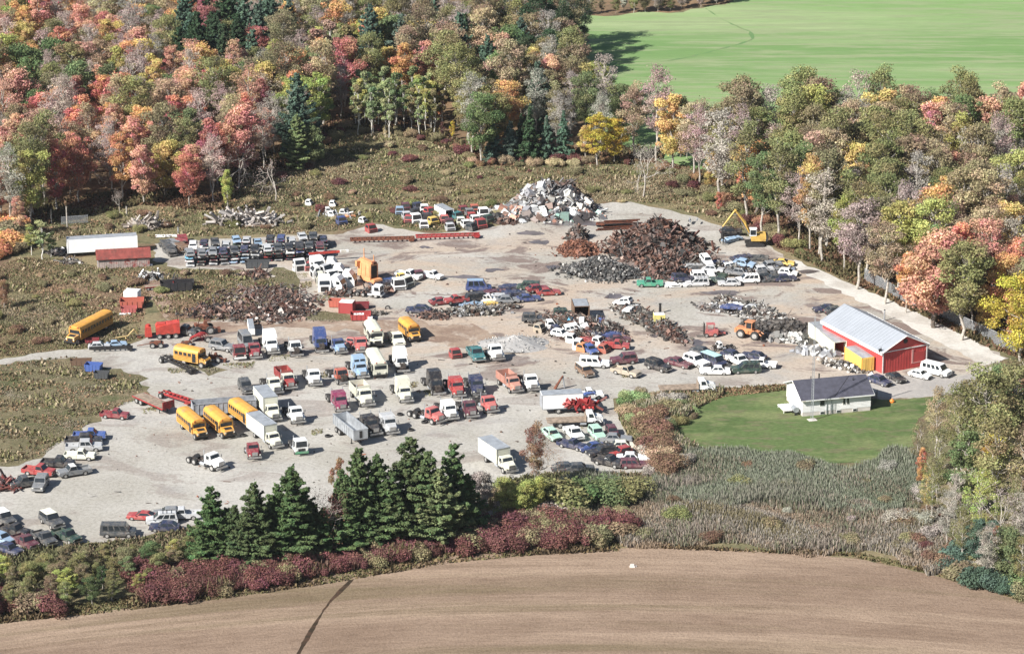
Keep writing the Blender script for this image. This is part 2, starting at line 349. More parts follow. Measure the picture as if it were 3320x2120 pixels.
def broadleaf(seed, H=17, rx=4.6, cb=.32, nl=17, nleaf=4600, lsz=.5, bark='bark', trunk=.26, sparse=0.0, top=1.0):
    rng=np.random.default_rng(seed); tm=MB()
    zc=H*(cb+(1-cb)*.5); rz=H*(1-cb)*.5
    branch_mesh(tm,(0,0,-.3),(rng.normal()*.5,rng.normal()*.5,H*.62),trunk,trunk*.5,rng,5,.08,7)
    branch_mesh(tm,(0,0,H*.6),(rng.normal()*.6,rng.normal()*.6,H*.93),trunk*.5,.05,rng,4,.12,5)
    Cs=[];Ns=[];Ss=[];Vs=[];Hs=[]
    lobes=[]; ea,eb=rng.random()*6.28,rng.random()*6.28
    for i in range(nl):
        t=(i+.5)/nl; z=1-2*t; ph=i*2.39996+rng.random()*.7; rr=math.sqrt(max(0,1-z*z))*(.42+.5*rng.random())*(1+.22*math.sin(2*ph+ea)+.15*math.sin(3*ph+eb))
        z=z*.85+rng.normal()*.10
        c=np.array([rr*math.cos(ph)*rx, rr*math.sin(ph)*rx, zc+z*rz*(1 if z<0 else top)])
        lr=(.62+1.05*rng.random()**1.3)*rx/4.2
        lobes.append((c,lr)); zt=max(H*cb*.8,c[2]-lr-.8-rng.random()*1.5)
        branch_mesh(tm,(0,0,min(zt,H*.8)),c+np.array([0,0,.3*lr]),trunk*.33,.03,rng,3,.16,4)
    lobes.append((np.array([0,0,zc+rz*.72]),1.3*rx/4.2)); lobes.append((np.array([0,0,zc]),1.7*rx/4.2))
    wt=np.array([l[1]**2 for l in lobes]); wt/=wt.sum()
    for (c,lr),w in zip(lobes,wt):
        k=int(nleaf*w); d=rng.normal(size=(k,3)); d/=np.linalg.norm(d,axis=1,keepdims=True)
        # bumpy lobe surface and gaps
        bump=1+.22*np.sin(d[:,0]*7+c[0]*3)*np.sin(d[:,1]*6+c[1]*2)+.12*np.sin(d[:,2]*11)
        r=lr*bump*(.5+.55*rng.random(k)**.6)*np.where(rng.random(k)<.13,1.1+.35*rng.random(k),1.); P=c+d*r[:,None]*np.array([1.05,1.05,.72])
        keep=rng.random(k)>sparse; P=P[keep]; d=d[keep]; k=len(P)
        nn=d*.8+rng.normal(size=(k,3))*.75+np.array([0,0,.3])
        br=.72+.5*rng.random(); Cs.append(P);Ns.append(nn);Ss.append(lsz*(.55+.8*rng.random(k)))
        Vs.append(br*(.72+.5*rng.random(k))); Hs.append(.5+rng.normal()*.02+rng.normal(size=k)*.014)
    C=np.concatenate(Cs); 
    crown=np_mesh('crown',leaf_cards(C,np.concatenate(Ns),np.concatenate(Ss),rng),4,M['leaf'],{'v':('FLOAT',np.concatenate(Vs)),'h':('FLOAT',np.concatenate(Hs))})
    return tm.build('trunk',M[bark],mesh_only=True), crown, H
def conifer(seed, H=16, R=4.2, dens=1.0, shelf=1.1, lsz=.42, cb=.06, spruce=False):
    rng=np.random.default_rng(seed); tm=MB(); branch_mesh(tm,(0,0,-.3),(rng.normal()*.3,rng.normal()*.3,H*.98),.24*H/16,.03,rng,6,.03,7)
    Cs=[];Ns=[];Ss=[];Vs=[];Hs=[]; z=H*cb
    while z<H*.985:
        t=(z/H-cb)/(1-cb)
        prof=(1-t)**.85*min(1,.55+t*3.2) if not spruce else (1-t)**1.0*min(1,.7+t*4)
        nb=6 if t<.8 else 4; ph0=rng.random()*6.28
        for i in range(nb):
            ph=ph0+i*6.283/nb+rng.normal()*.22; L=R*prof*(.5+.75*rng.random())+.22
            up=(.30 if not spruce else -.05)+.35*t; e=np.array([math.cos(ph),math.sin(ph),up])
            b0=np.array([0,0,z+rng.normal()*.18]); b1=b0+e*L*np.array([1,1,1]); 
            if L>.8: tm.tube(b0,b1,.05*L/3+.015,.012,4,False)
            k=int((26+78*L*L/4.5+26*L)*dens); s=rng.random(k)**.62; side=np.array([-e[1],e[0],0])
            wid=(.16+.34*L*.45)*(1.15-.75*s)*(.6+.4*np.sin(s*9+ph))
            P=b0+e*(L*s)[:,None]+side*(rng.normal(size=k)*wid)[:,None]; P[:,2]+=rng.normal(size=k)*.13-.10*L*s*s*(0.3 if not spruce else 1)
            nn=rng.normal(size=(k,3))*.55+np.array([0,0,1.0])+e*.35
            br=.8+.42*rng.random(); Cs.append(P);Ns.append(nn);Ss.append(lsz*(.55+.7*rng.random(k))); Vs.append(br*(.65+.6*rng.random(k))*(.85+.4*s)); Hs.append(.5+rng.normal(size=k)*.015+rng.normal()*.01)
        z+=shelf*(.55+.55*(1-t))*(.8+.4*rng.random())
    C=np.concatenate(Cs)
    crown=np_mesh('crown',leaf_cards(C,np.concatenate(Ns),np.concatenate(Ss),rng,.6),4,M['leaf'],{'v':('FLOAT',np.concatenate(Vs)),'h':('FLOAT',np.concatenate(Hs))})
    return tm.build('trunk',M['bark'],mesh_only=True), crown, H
def bare(seed, H=14, nleaf=900, bark='palebark', spread=.5):
    rng=np.random.default_rng(seed); tm=MB(); tips=[]
    def grow(p,d,L,r,lev):
        d=d/np.linalg.norm(d); q=p+d*L; branch_mesh(tm,p,q,r,r*.6,rng,2,.10,5 if lev<2 else 3)
        if lev>=4: tips.append(q); return
        for i in range(3 if lev<3 else 3):
            nd=d+rng.normal(size=3)*spread+np.array([0,0,.12]); grow(p+d*L*(.55+.45*rng.random()),nd,L*(.62+.12*rng.random()),r*.55,lev+1)
    grow(np.array([0,0,-.3]),np.array([rng.normal()*.05,rng.normal()*.05,1.]),H*.40,.2*H/14,0)
    T=np.array(tips); k=nleaf; C=T[rng.integers(0,len(T),k)]+rng.normal(size=(k,3))*.55
    crown=np_mesh('crown',leaf_cards(C,rng.normal(size=(k,3)),.10+.26*rng.random(k),rng,.35),4,M['leaf'],{'v':('FLOAT',.7+.6*rng.random(k)),'h':('FLOAT',.5+rng.normal(size=k)*.015)})
    return tm.build('trunk',M[bark],mesh_only=True), crown, H
def shrub_mesh(seed, R=2.2, H=2.6, nleaf=5000, lsz=.2, stems=True):
    rng=np.random.default_rng(seed); tm=MB(); Cs=[];Ns=[];Vs=[];Hs=[]
    for i in range(9):
        ph=rng.random()*6.28; rr=R*(.2+.6*rng.random()); c=np.array([rr*math.cos(ph),rr*math.sin(ph),H*(.35+.35*rng.random())]); lr=H*.36*(.8+.5*rng.random())
        branch_mesh(tm,(0,0,-.1),c,.05,.02,rng,3,.15,4)
        k=nleaf//9; d=rng.normal(size=(k,3)); d/=np.linalg.norm(d,axis=1,keepdims=True); r=lr*(.5+.6*rng.random(k)**.6)
        P=c+d*r[:,None]*np.array([1.1,1.1,1]); P[:,2]=np.abs(P[:,2])
        Cs.append(P);Ns.append(d+rng.normal(size=(k,3))*.6+np.array([0,0,.3])); Vs.append((.8+.4*rng.random())*(.7+.6*rng.random(k))); Hs.append(.5+rng.normal()*.012+rng.normal(size=k)*.015)
    C=np.concatenate(Cs); k=len(C)
    crown=np_mesh('leaves',leaf_cards(C,np.concatenate(Ns),lsz*(.5+.9*rng.random(k)),rng),4,M['leaf'],{'v':('FLOAT',np.concatenate(Vs)),'h':('FLOAT',np.concatenate(Hs))})
    return tm.build('stems',M['bark'],mesh_only=True), crown, H
TREE={}
TREE['maple']=[broadleaf(11,15,3.7,.18,38,13000,.25,'palebark',.2,.1),broadleaf(12,16,4.0,.22,42,13500,.25,'palebark',.2,.1),broadleaf(13,17,3.5,.24,36,12500,.25,'palebark',.2,.1),broadleaf(14,13,3.7,.12,32,12500,.26),broadleaf(15,16,3.3,.2,34,11000,.25,'palebark',.2,.2)]
TREE['oak']=[broadleaf(21,18,4.1,.30,40,13000,.26,'palebark',.25,.15),broadleaf(22,19,4.4,.32,42,12500,.26,'palebark',.27,.22),broadleaf(23,17,3.8,.28,36,12000,.26,'palebark',.23,.15),broadleaf(24,18,3.6,.26,36,10000,.25,'palebark',.23,.3)]
TREE['ash']=[broadleaf(31,18,3.5,.26,34,8500,.20,'palebark',.2,.3),broadleaf(32,17,3.3,.26,34,7000,.20,'palebark',.19,.4)]
TREE['poplar']=[broadleaf(41,14,2.5,.26,16,5200,.28,'whitebark',.15,.1,1.1),broadleaf(42,13,2.2,.30,14,4600,.28,'whitebark',.14,.2,1.1)]
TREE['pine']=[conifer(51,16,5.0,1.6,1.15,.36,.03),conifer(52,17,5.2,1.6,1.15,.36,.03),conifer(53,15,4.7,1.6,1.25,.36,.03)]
TREE['spruce']=[conifer(61,12,3.4,1.1,.75,.4,.03,True),conifer(62,13,3.2,1.1,.8,.4,.03,True)]
TREE['bare']=[bare(71),bare(72,13,500),bare(73,15,1500)]
TREE['shrub']=[shrub_mesh(81),shrub_mesh(82,2.4,2.9),shrub_mesh(83,2.0,2.2),shrub_mesh(84,2.6,3.4,5600,.22)]
KNAME={'maple':('maple_tree','maple tree'),'oak':('oak_tree','oak tree'),'ash':('ash_tree','ash tree'),'poplar':('poplar_tree','poplar tree'),'pine':('pine_tree','pine tree'),'spruce':('spruce_tree','spruce tree'),'bare':('bare_tree','bare tree'),'shrub':('shrub','shrub')}
COL={ # foliage colours
 'scarlet':(.60,.25,.18),'crimson':(.44,.18,.16),'orange':(.62,.35,.17),'salmon':(.62,.36,.26),'golden':(.60,.44,.18),'yellow':(0.537,0.439,0.085),
 'yellow-green':(0.390,0.403,0.134),'olive':(0.244,0.238,0.104),'brown-olive':(.26,.22,.13),'tan':(.42,.33,.21),'pinkish-grey':(.46,.36,.32),'russet':(.235,.15,.10),'grey':(0.403,0.366,0.317),
 'green':(0.171,0.220,0.098),'dark green':(0.049,0.085,0.043),'blue-green':(0.098,0.152,0.110),'pale green':(0.293,0.354,0.171),'rust':(.34,.20,.12),'dark red':(0.171,0.073,0.067),'deep green':(0.091,0.134,0.055)}
TCOUNT={}
def tree(kind, base, H=None, color='olive', label=None, group=None, squash=1.0, var=None, jit=.12):
    tr,cr,h0=TREE[kind][(random.randrange(99) if var is None else var)%len(TREE[kind])]
    nm,cat=KNAME[kind]; s=(H or h0*(.85+.3*random.random()))/h0
    e=empty(nm,label or '',cat,(base.x,base.y,0),random.random()*6.28,group)
    e.scale=(s*squash,s*squash,s)
    t=link(bpy.data.objects.new(tr.name.split('.')[0],tr),e); c=link(bpy.data.objects.new(cr.name.split('.')[0],cr),e)
    k=COL[color]; j=1+random.uniform(-jit,jit)
    c.color=(min(1,k[0]*j*random.uniform(.94,1.06)),min(1,k[1]*j*random.uniform(.92,1.08)),k[2]*j,1)
    return e
def poisson(poly, r, rng, maxn=4000, tries=30000):
    P=np.array(poly); lo=P.min(0); hi=P.max(0); g={}; out=[]
    cand=lo+(hi-lo)*rng.random((tries,2)); cand=cand[in_poly(cand,poly)]
    for x,y in cand:
        k=(int(x//r),int(y//r)); ok=True
        for i in (-1,0,1):
            for j in (-1,0,1):
                for q in g.get((k[0]+i,k[1]+j),()):
                    if (q[0]-x)**2+(q[1]-y)**2<r*r: ok=False
        if ok: g.setdefault(k,[]).append((x,y)); out.append((x,y))
        if len(out)>=maxn: break
    return out
def proj(p):
    x,y,z=p[0],p[1],p[2]-CAMH; d=y*cP-z*sP; return (CXP+FPX*x/d, CYP-FPX*(y*sP+z*cP)/d)
# --- named trees along the edges (overview x, overview y of the foot, overview y of the top)
USED=[]
def nt_(kind,x,yb,yt,color,label,squash=1.0,var=None):
    b=O(x,yb); H=top_height(b,yt*1.37874); USED.append((b.x,b.y,3.2)); return tree(kind,b,H,color,label,None,squash,var)
# pine row in front of the yard
for i,(x,yb,yt,sq,l) in enumerate([(500,1322,1145,1.15,'leftmost dark pine of the row, with a thin leader'),(556,1330,1190,1.3,'broad low pine just right of the leftmost thin-topped pine'),(601,1332,1137,1.1,'second tall-topped pine from the left in the dark row'),
    (640,1318,1180,1.3,'dense mid-green pine between two taller pines at left of the row'),(691,1322,1098,1.1,'tall pine left of the bare twiggy gap in the row'),(735,1300,1180,1.1,'shadowed pine behind the bare twiggy tree'),
    (846,1292,1057,1.0,'tall pine just right of the bare twiggy tree'),(889,1286,1070,1.0,'narrow-topped pine below the parked dump trailer'),(925,1290,1110,1.2,'pine in the thick middle of the dark row'),(968,1272,1030,1.15,'tallest pine in the middle of the dark row'),
    (1008,1280,1062,1.1,'pine right beside the tallest one'),(1035,1288,1105,1.2,'light green pine with low drooping boughs'),(1067,1262,1044,1.0,'slim pointed pine at right end of the dark row'),(1100,1255,1115,1.1,'short pine closing the right end of the dark row'),(478,1338,1245,1.3,'low pine at the far left foot of the row'),(528,1334,1222,1.2,'low pine filling the first gap from the left'),(578,1338,1212,1.2,'low pine filling the second gap from the left'),(622,1336,1205,1.2,'low pine filling the third gap from the left'),(668,1330,1200,1.2,'low pine right of the light green ones at left'),(870,1296,1180,1.3,'low pine under the narrow-topped one'),(1085,1268,1150,1.2,'low pine at the foot of the slim pointed one'),(945,1292,1195,1.3,'low pine in the front of the thick middle'),(806,1290,1105,.9,'pine half hidden behind the bare twiggy tree'),(765,1312,1195,1.35,'low broad pine in front of the bare twiggy gap'),(828,1304,1165,1.3,'dark pine right in front of the bare twiggy tree'),(655,1306,1140,1.2,'dark pine behind the left group'),(718,1314,1150,1.3,'dense pine left of the bare twiggy gap'),(535,1316,1195,1.2,'dark pine behind the broad low one at left')]):
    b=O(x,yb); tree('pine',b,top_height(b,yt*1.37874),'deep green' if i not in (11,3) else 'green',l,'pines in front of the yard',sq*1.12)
nt_('bare',783,1308,1135,'dark red','bare twiggy tree with a few dark red leaves among the pines',1.0,2)
nt_('bare',800,1300,1120,'rust','thin half-bare tree leaning beside the twiggy one among the pines',.8,1)
nt_('maple',800,1250,1075,'rust','thin rust-topped tree rising behind the pines',.55,2)
nt_('oak',1258,1160,990,'russet','lone brown half-bare tree beside the cream box truck',.8,3)
nt_('bare',1262,1158,1000,'rust','dark-stemmed sparse tree right in front of the lone brown tree',.9,2)
for x,yb,yt,c,l,sq in [(1190,1215,1120,'yellow-green','yellow-green bush below the cream box truck',1.1),(1235,1220,1128,'yellow-green','yellow-green rounded bush right of its twin',1.1),(1265,1212,1120,'yellow-green','yellow leafy bush under the lone brown tree',.9),
    (1130,1205,1105,'grey','greyish bush behind the right end of the pines',1.2),(1310,1192,1128,'olive','olive bush at the yard edge right of the lone tree',1.3),(1360,1185,1132,'deep green','bright green vine-covered bush under the yard edge',1.4),(1420,1180,1128,'green','green bush under the rows of small cars',1.4),(1480,1172,1125,'olive','olive bush at the corner of the yard',1.4)]:
    nt_('maple' if yb-yt>85 else 'shrub',x,yb,yt,c,l,sq,3 if yb-yt>85 else None)
# forest edge trees
E_=[('maple',535,500,398,'yellow-green','yellow-green maple alone at the edge of the left wood',.8),('bare',648,475,345,'pinkish-grey','pale bare tree alone in the meadow',1.0),
('pine',700,400,270,'green','green pine left of the dark shadow in the meadow',1.1),('maple',735,395,290,'green','green bushy tree at left of the meadow shadow',.9),('pine',690,335,190,'blue-green','tall blue-green pine behind the meadow',1.0),
('maple',1065,330,283,'yellow','small yellow tree in the meadow edge',.5),('maple',1040,325,285,'dark red','small dark red tree beside the yellow one',.6),('maple',1035,280,215,'orange','small orange tree right of the poplars',.7),
('spruce',1160,380,290,'blue-green','blue-green spruce at left front of the spruce clump',1.2),('spruce',1200,378,285,'blue-green','second blue-green spruce of the clump',1.2),('spruce',1245,382,255,'dark green','tallest dark spruce of the clump',1.1),('spruce',1285,378,275,'blue-green','spruce at right of the clump',1.1),('spruce',1325,376,262,'blue-green','rightmost spruce of the clump',1.0),('spruce',1225,370,270,'dark green','dark spruce inside the clump',1.0),
('maple',1190,330,212,'golden','golden maple with orange flank above the spruces',1.0),('maple',1170,325,235,'orange','orange tree beside the golden maple',.8),('maple',1405,390,260,'yellow','large yellow maple with visible trunks by the scrap heaps',1.25),('maple',1445,385,275,'yellow','yellow maple right beside the large yellow one',1.0),('maple',1375,382,290,'golden','golden bushy tree left of the large yellow maple',.9),
('maple',1500,310,222,'crimson','crimson tree at the corner of the green field',.7),('bare',1513,462,330,'grey','bare grey tree at the back of the yard',1.2),('bare',1500,450,350,'grey','thin bare tree left of the bare grey one',.8),
('maple',1555,330,215,'golden','golden tree at the notch of the green field',.6),('maple',1600,370,225,'olive','olive tree at the notch of the green field',.8),('maple',1575,372,285,'golden','orange-golden tree by the field notch',1.0),('maple',1615,372,290,'orange','orange maple right of the field notch',.8),
('ash',1695,485,250,'grey','tall grey half-bare oak at the yard end',1.3),('maple',1672,455,355,'golden','golden tree low beside the tall grey one',.8),('oak',1755,525,290,'olive','tall olive oak with pale trunks behind the crane',1.1),('oak',1830,562,330,'olive','olive oak with straight trunks right of the crane',1.1),
('ash',1935,620,395,'pinkish-grey','mauve-topped tall tree above the scrap cars',1.3),('maple',1905,590,350,'golden','golden tree left of the mauve-topped one',.8),('oak',1985,635,450,'yellow-green','yellow-green tree with a pale trunk above the lane',.9),('maple',1690,500,450,'scarlet','small scarlet sapling under the grey tree',.6),('maple',1770,480,425,'salmon','small salmon sapling behind the crane',.5),
('oak',2015,680,470,'pinkish-grey','pinkish-brown oak above the chain-link fence',1.2),('maple',2130,735,590,'orange','orange maple behind the chain-link fence',1.0),('maple',2195,770,540,'salmon','salmon-orange maple behind the fence',1.2),('oak',2080,715,520,'tan','tan oak behind the fence',1.1),('oak',2260,800,560,'olive','dark olive oak behind the end of the fence',1.2),('maple',2400,860,640,'yellow','yellow tree at the right frame edge',1.2),
('bare',282,505,440,'pinkish-grey','leaning dead tree left of the shed clearing',.7),('maple',45,560,455,'salmon','pinkish maple at the left frame edge',.9),('poplar',100,610,520,'pale green','pale green bushy tree left of the white trailer',1.6),('poplar',75,600,528,'yellow-green','yellowish bushy tree left of the white trailer',1.5),('poplar',120,605,545,'pale green','small pale green tree touching the white trailer',1.4),('maple',62,545,525,'scarlet','small red shrub-like maple left of the trailer',.7),('maple',5,600,550,'orange','orange bush at the left frame edge',.8),('maple',10,725,655,'rust','rust-brown bush at the left frame edge above the road',.9)]
for k,x,yb,yt,c,l,sq in E_: nt_(k,x,yb,yt,c,l,sq)
# poplar grove
pr=random.Random(4)
for i in range(54):
    x=828+pr.random()*215; yb=282+pr.random()*48-(abs(x-930)/12); b=O(x,yb)
    if any((b.x-u)**2+(b.y-v)**2<5 for u,v,_ in USED): continue
    USED.append((b.x,b.y,2.0)); tree('poplar',b,9.5+pr.random()*3.5,pr.choice(['pale green','green','pale green','olive','yellow-green']),'slim green poplar with a white stem in the grove beside the meadow','poplars in the grove beside the meadow',.95)
for i in range(12):
    x=735+pr.random()*95; yb=195+pr.random()*28; b=O(x,yb); USED.append((b.x,b.y,2.4))
    tree('poplar',b,13+pr.random()*3,pr.choice(['olive','tan','yellow-green']),'olive birch-like poplar with a white trunk behind the meadow','white-trunked poplars behind the meadow',1.05)
# the woods
def wood_color(x,y):
    """overview position of the crown -> kind, colour"""
    r=random.random()
    def pick(*opts):
        t=sum(o[0] for o in opts); q=random.random()*t
        for o in opts:
            q-=o[0]
            if q<=0: return o[1],o[2]
        return opts[-1][1],opts[-1][2]
    if x>1330 and y>140:   # right wood
        hot=max(0,min(1,(x-2050)/250))
        return pick((3.6-1.2*hot,'oak','olive'),(2.2,'oak','brown-olive'),(2.4-hot,'ash','grey'),(1.6,'ash','pinkish-grey'),(1.8,'oak','tan'),(1.2,'oak','green'),(.8+1.2*hot,'maple','salmon'),(.3+1.2*hot,'maple','orange'),(.25+.9*hot,'maple','scarlet'),(.9,'maple','golden'),(1.0,'oak','yellow-green'),(.3,'bare','grey'))
    if x<640:
        d=max(0,min(1,(480-y)/480))
        if 420<x<640 and 40<y<150: return pick((5,'pine','blue-green'),(2,'pine','dark green'),(1,'maple','olive'),(.7,'maple','crimson'))
        return pick((2.0,'maple','scarlet'),(2.8,'maple','salmon'),(2.0,'maple','orange'),(2.0,'ash','pinkish-grey'),(1.5,'maple','golden'),(.8,'bare','pinkish-grey'),(.8,'ash','salmon'),(1.2,'oak','olive'),(1.3,'oak','brown-olive'),(.7,'maple','green'),(1.7,'oak','tan'),(.7,'maple','crimson'),(.8,'ash','grey'),(.5,'maple','yellow-green'))
    if x<900:
        return pick((1.5,'maple','green'),(1.8,'ash','pinkish-grey'),(1.8,'ash','grey'),(1.0,'maple','orange'),(1.5,'oak','olive'),(1.0,'pine','blue-green'),(1.2,'maple','yellow-green'),(.7,'maple','golden'),(.5,'maple','crimson'),(1.2,'oak','tan'),(1,'oak','brown-olive'))
    if x<1330 or y<=140:
        if x>1240 and y<130: return pick((3,'oak','brown-olive'),(3,'oak','dark green'),(1.5,'ash','grey'),(1,'oak','olive'))
        return pick((2.2,'ash','grey'),(2.0,'oak','olive'),(1.6,'oak','brown-olive'),(1.1,'pine','blue-green'),(1.0,'maple','golden'),(.9,'maple','orange'),(.7,'maple','salmon'),(1.2,'maple','green'),(1.5,'oak','tan'),(.6,'pine','dark green'))
    return 'oak','olive'
def zone(x,y):
    if x>1500: 
        if y<330: return 'in the right wood below the green field'
        return 'deep in the wood right of the yard' if x<2150 else 'in the wood at the right frame edge'
    if x>1230 and y<150: return 'in the dark clump at the corner of the green field'
    if x>1130: return 'in the wood between the spruces and the green field'
    if x>640: return 'in the wood above the meadow' if y>110 else 'in the far wood along the top of the picture'
    if y>330: return 'at the front of the left wood above the shed'
    if y>150: return 'in the middle of the left wood'
    return 'in the far top left of the wood'
pts=poisson(FOREST,5.1,RNG,3000,90000)
nT=0
for x,y in pts:
    if y>790: continue
    if any((x-u)**2+(y-v)**2<w*w for u,v,w in USED): continue
    px,py=proj((x,y,10)); ox,oy=px/1.37874,py/1.37874
    fx,fy=proj((x,y,0)); 
    if ox<-50 or ox>2460 or oy>1000: continue
    if 700<ox<1060 and oy>165 and fy/1.37874<330 and 830<fx/1.37874<1040 and fy/1.37874>235: continue
    kind,c=wood_color(ox,oy)
    H={'maple':14.5,'oak':17,'ash':16.5,'pine':17,'bare':14}.get(kind,14)*(.8+.42*random.random())
    if ox>1500: H*=1.12
    l=f'{c} {KNAME[kind][1]} {zone(ox,oy)}'.replace('salmon','salmon-pink')
    e=tree(kind,Vector((x,y,0)),H,c,l,l+'s group' if 0 else f'{c} {KNAME[kind][1]}s {zone(ox,oy)}'); nT+=1
print('wood trees',nT)
# right foreground corner trees
for k,x,yb,yt,c,l,sq in [('ash',2200,1075,905,'tan','tan-orange tree standing between the lawn and the right edge',1.0),('ash',2250,1105,900,'olive','brown-olive tree right of the lawn',1.15),('oak',2310,1130,860,'olive','large olive tree in the lower right corner wood',1.3),('oak',2380,1110,850,'olive','olive tree at the right edge below the driveway',1.2),('maple',2165,1150,1050,'orange','small orange tree at the lawn corner',.6),('ash',2205,1190,1000,'olive','olive tree below the lawn corner',1.0),('maple',2270,1210,1000,'green','green tree in the lower right corner',1.2),('oak',2340,1230,960,'olive','olive-leaved tree in the lower right corner',1.2),('maple',2330,1165,1010,'yellow','yellow streaked tree in the lower right corner',.8),('ash',2405,1250,1010,'tan','tan tree at the lower right frame edge',1.0),('ash',2240,1260,1110,'grey','grey half-bare tree in the lower right corner',1.0),('bare',2230,1240,1080,'grey','white-stemmed bare tree in the lower right corner',1.0),('maple',2300,1340,1215,'blue-green','blue-green bushy tree low in the right corner',1.1),('maple',2370,1370,1240,'green','green tree at the lower right frame edge',1.2),('ash',2400,1330,1150,'grey','grey tree at the lower right frame edge',1.0),('maple',2340,1300,1230,'orange','small orange tree low in the right corner',.6),('maple',2415,1020,870,'salmon','salmon tree at the end of the driveway',.9),('oak',2390,985,905,'orange','orange low tree beside the end of the driveway',.8)]:
    nt_(k,x,yb,yt,c,l,sq)
for x,yb,yt,c,k in [(2190,1230,1090,'olive','ash'),(2225,1290,1150,'grey','ash'),(2260,1330,1190,'olive','ash'),(2300,1290,1100,'yellow-green','ash'),(2350,1340,1150,'grey','bare'),(2380,1310,1120,'olive','ash'),(2320,1375,1230,'grey','ash'),(2400,1390,1260,'olive','ash'),(2160,1120,985,'brown-olive','ash'),(2415,1200,1000,'brown-olive','oak'),(2290,1060,880,'olive','ash'),(2350,1060,850,'green','oak'),(2180,1215,1110,'golden','ash')]:
    b0=O(x,yb); USED.append((b0.x,b0.y,3)); tree(k,b0,top_height(b0,yt*1.37874),c,f'{c} half-bare tree in the lower right corner wood' if k!='oak' else f'{c} oak in the lower right corner wood','trees filling the lower right corner',1.0)
# hedges of shrubs: list of (polygon overview, spacing, palette, heights, label, group)
def hedge(poly,r,pal,h,lab,grp,seed,kind='shrub',sq=1.0):
    wx=1.0 if kind!='shrub' else 1.35
    rng=np.random.default_rng(seed)
    for x,y in poisson(OP(poly),r,rng,400,12000):
        c=random.choice(pal); e=tree(kind,Vector((x,y,0)),random.uniform(*h),c,f'{c} {lab}',f'{c} {grp}',sq); e.name={43:'dogwood_shrub',44:'dogwood_shrub',55:'scrub_bush',56:'scrub_bush',49:'undergrowth_bush',50:'undergrowth_bush'}.get(seed,e.name); e.scale.x*=random.uniform(.9,wx*1.15); e.scale.y*=random.uniform(.8,wx)
hedge([(-30,1368),(80,1356),(200,1340),(330,1322),(450,1312),(490,1318),(470,1335),(390,1350),(330,1400),(250,1418),(120,1436),(-30,1452)],2.7,['olive','brown-olive','olive','green','deep green','yellow-green'],(3.0,5.0),'leafy bush in the hedge below the left end of the yard','leafy bushes in the hedge at lower left',41,'maple',1.45)
hedge([(-30,1385),(60,1400),(110,1436),(-30,1452)],2.2,['dark red','brown-olive'],(2.2,3),'shrub at the lower left corner','shrubs at the lower left corner',42)
hedge([(330,1350),(420,1345),(560,1345),(700,1328),(860,1308),(1000,1290),(1060,1280),(1065,1300),(960,1318),(800,1345),(640,1378),(480,1402),(340,1420)],1.75,['dark red','dark red','dark red','dark red','brown-olive','dark red'],(1.4,3.0),'dogwood shrub in the red hedge along the stubble field','shrubs in the red hedge along the stubble field',43)
hedge([(1080,1262),(1200,1240),(1330,1232),(1450,1238),(1455,1262),(1380,1280),(1250,1288),(1090,1296)],1.8,['dark red','dark red','dark red','brown-olive'],(2.3,3.2),'shrub in the red thicket right of the pines','shrubs in the red thicket right of the pines',44)
hedge([(1110,1215),(1190,1200),(1290,1190),(1330,1215),(1300,1235),(1150,1250)],2.3,['brown-olive','olive','grey'],(1.8,2.8),'scrubby bush between the yellow bushes and the red thicket','scrubby bushes above the red thicket',45)
hedge([(1460,940),(1510,935),(1560,945),(1640,960),(1635,985),(1590,1005),(1560,1050),(1560,1090),(1545,1095),(1510,1030),(1475,985)],2.2,['olive','green','pale green','grey','brown-olive','tan'],(1.0,2.3),'bush in the thicket between the small cars and the lawn','bushes in the thicket between small cars and lawn',46)
hedge([(1512,1000),(1530,985),(1560,1060),(1585,1110),(1565,1125),(1535,1075)],1.7,['russet','russet','tan','russet'],(1.8,3.0),'bush in the orange-brown streak left of the lawn','bushes in the orange-brown streak left of the lawn',47)
hedge([(0,530),(60,545),(60,600),(-20,610)],3,['brown-olive','orange'],(2,4),'bush behind the pale green trees at the left','bushes at the left frame edge',48)
hedge([(1540,395),(1640,448),(1700,492),(1780,548),(1840,588),(1900,610),(1880,595),(1790,525),(1700,465),(1620,410)],3.2,['dark red','brown-olive','rust','olive'],(1.2,2.4),'undergrowth bush at the foot of the right wood','undergrowth bushes at the foot of the right wood',49)
hedge([(700,395),(760,345),(830,312),(960,322),(1050,345),(1130,392),(1250,394),(1480,388),(1480,378),(1250,380),(1130,375),(1050,325),(960,306),(820,300),(740,330)],3.0,['dark red','brown-olive','rust','tan'],(1.0,2.2),'low bush where the meadow meets the wood','low bushes where meadow meets wood',50)
hedge([(1345,40),(1450,33),(1600,27),(1708,10),(1760,-18),(1745,-26),(1690,2),(1590,19),(1450,25),(1340,31)],3.2,['brown-olive','grey','olive','pinkish-grey'],(3.5,6.5),'bush at the far edge of the green field','bushes along the far edge of the green field',52,'maple',1.3)
hedge([(2240,1320),(2300,1300),(2408,1330),(2440,1400),(2400,1405),(2300,1385),(2230,1350)],2.4,['green','brown-olive','blue-green','grey'],(1.8,3.2),'bush in the lower right corner','bushes in the lower right corner',51)
hedge([(1560,1100),(1650,1080),(1850,1110),(2100,1100),(2200,1180),(2240,1290),(2000,1290),(1600,1280),(1400,1270),(1340,1200)],7.0,['brown-olive','grey','olive','brown-olive','russet'],(1.0,2.2),'bush among the reeds below the lawn','bushes among the reeds below the lawn',53)
hedge([(2080,1230),(2180,1190),(2250,1290),(2300,1330),(2200,1335),(2100,1300)],3.2,['russet','grey','brown-olive','dark red'],(1.0,2.2),'bush at the right end of the dry grass','bushes at the right end of the dry grass',54)
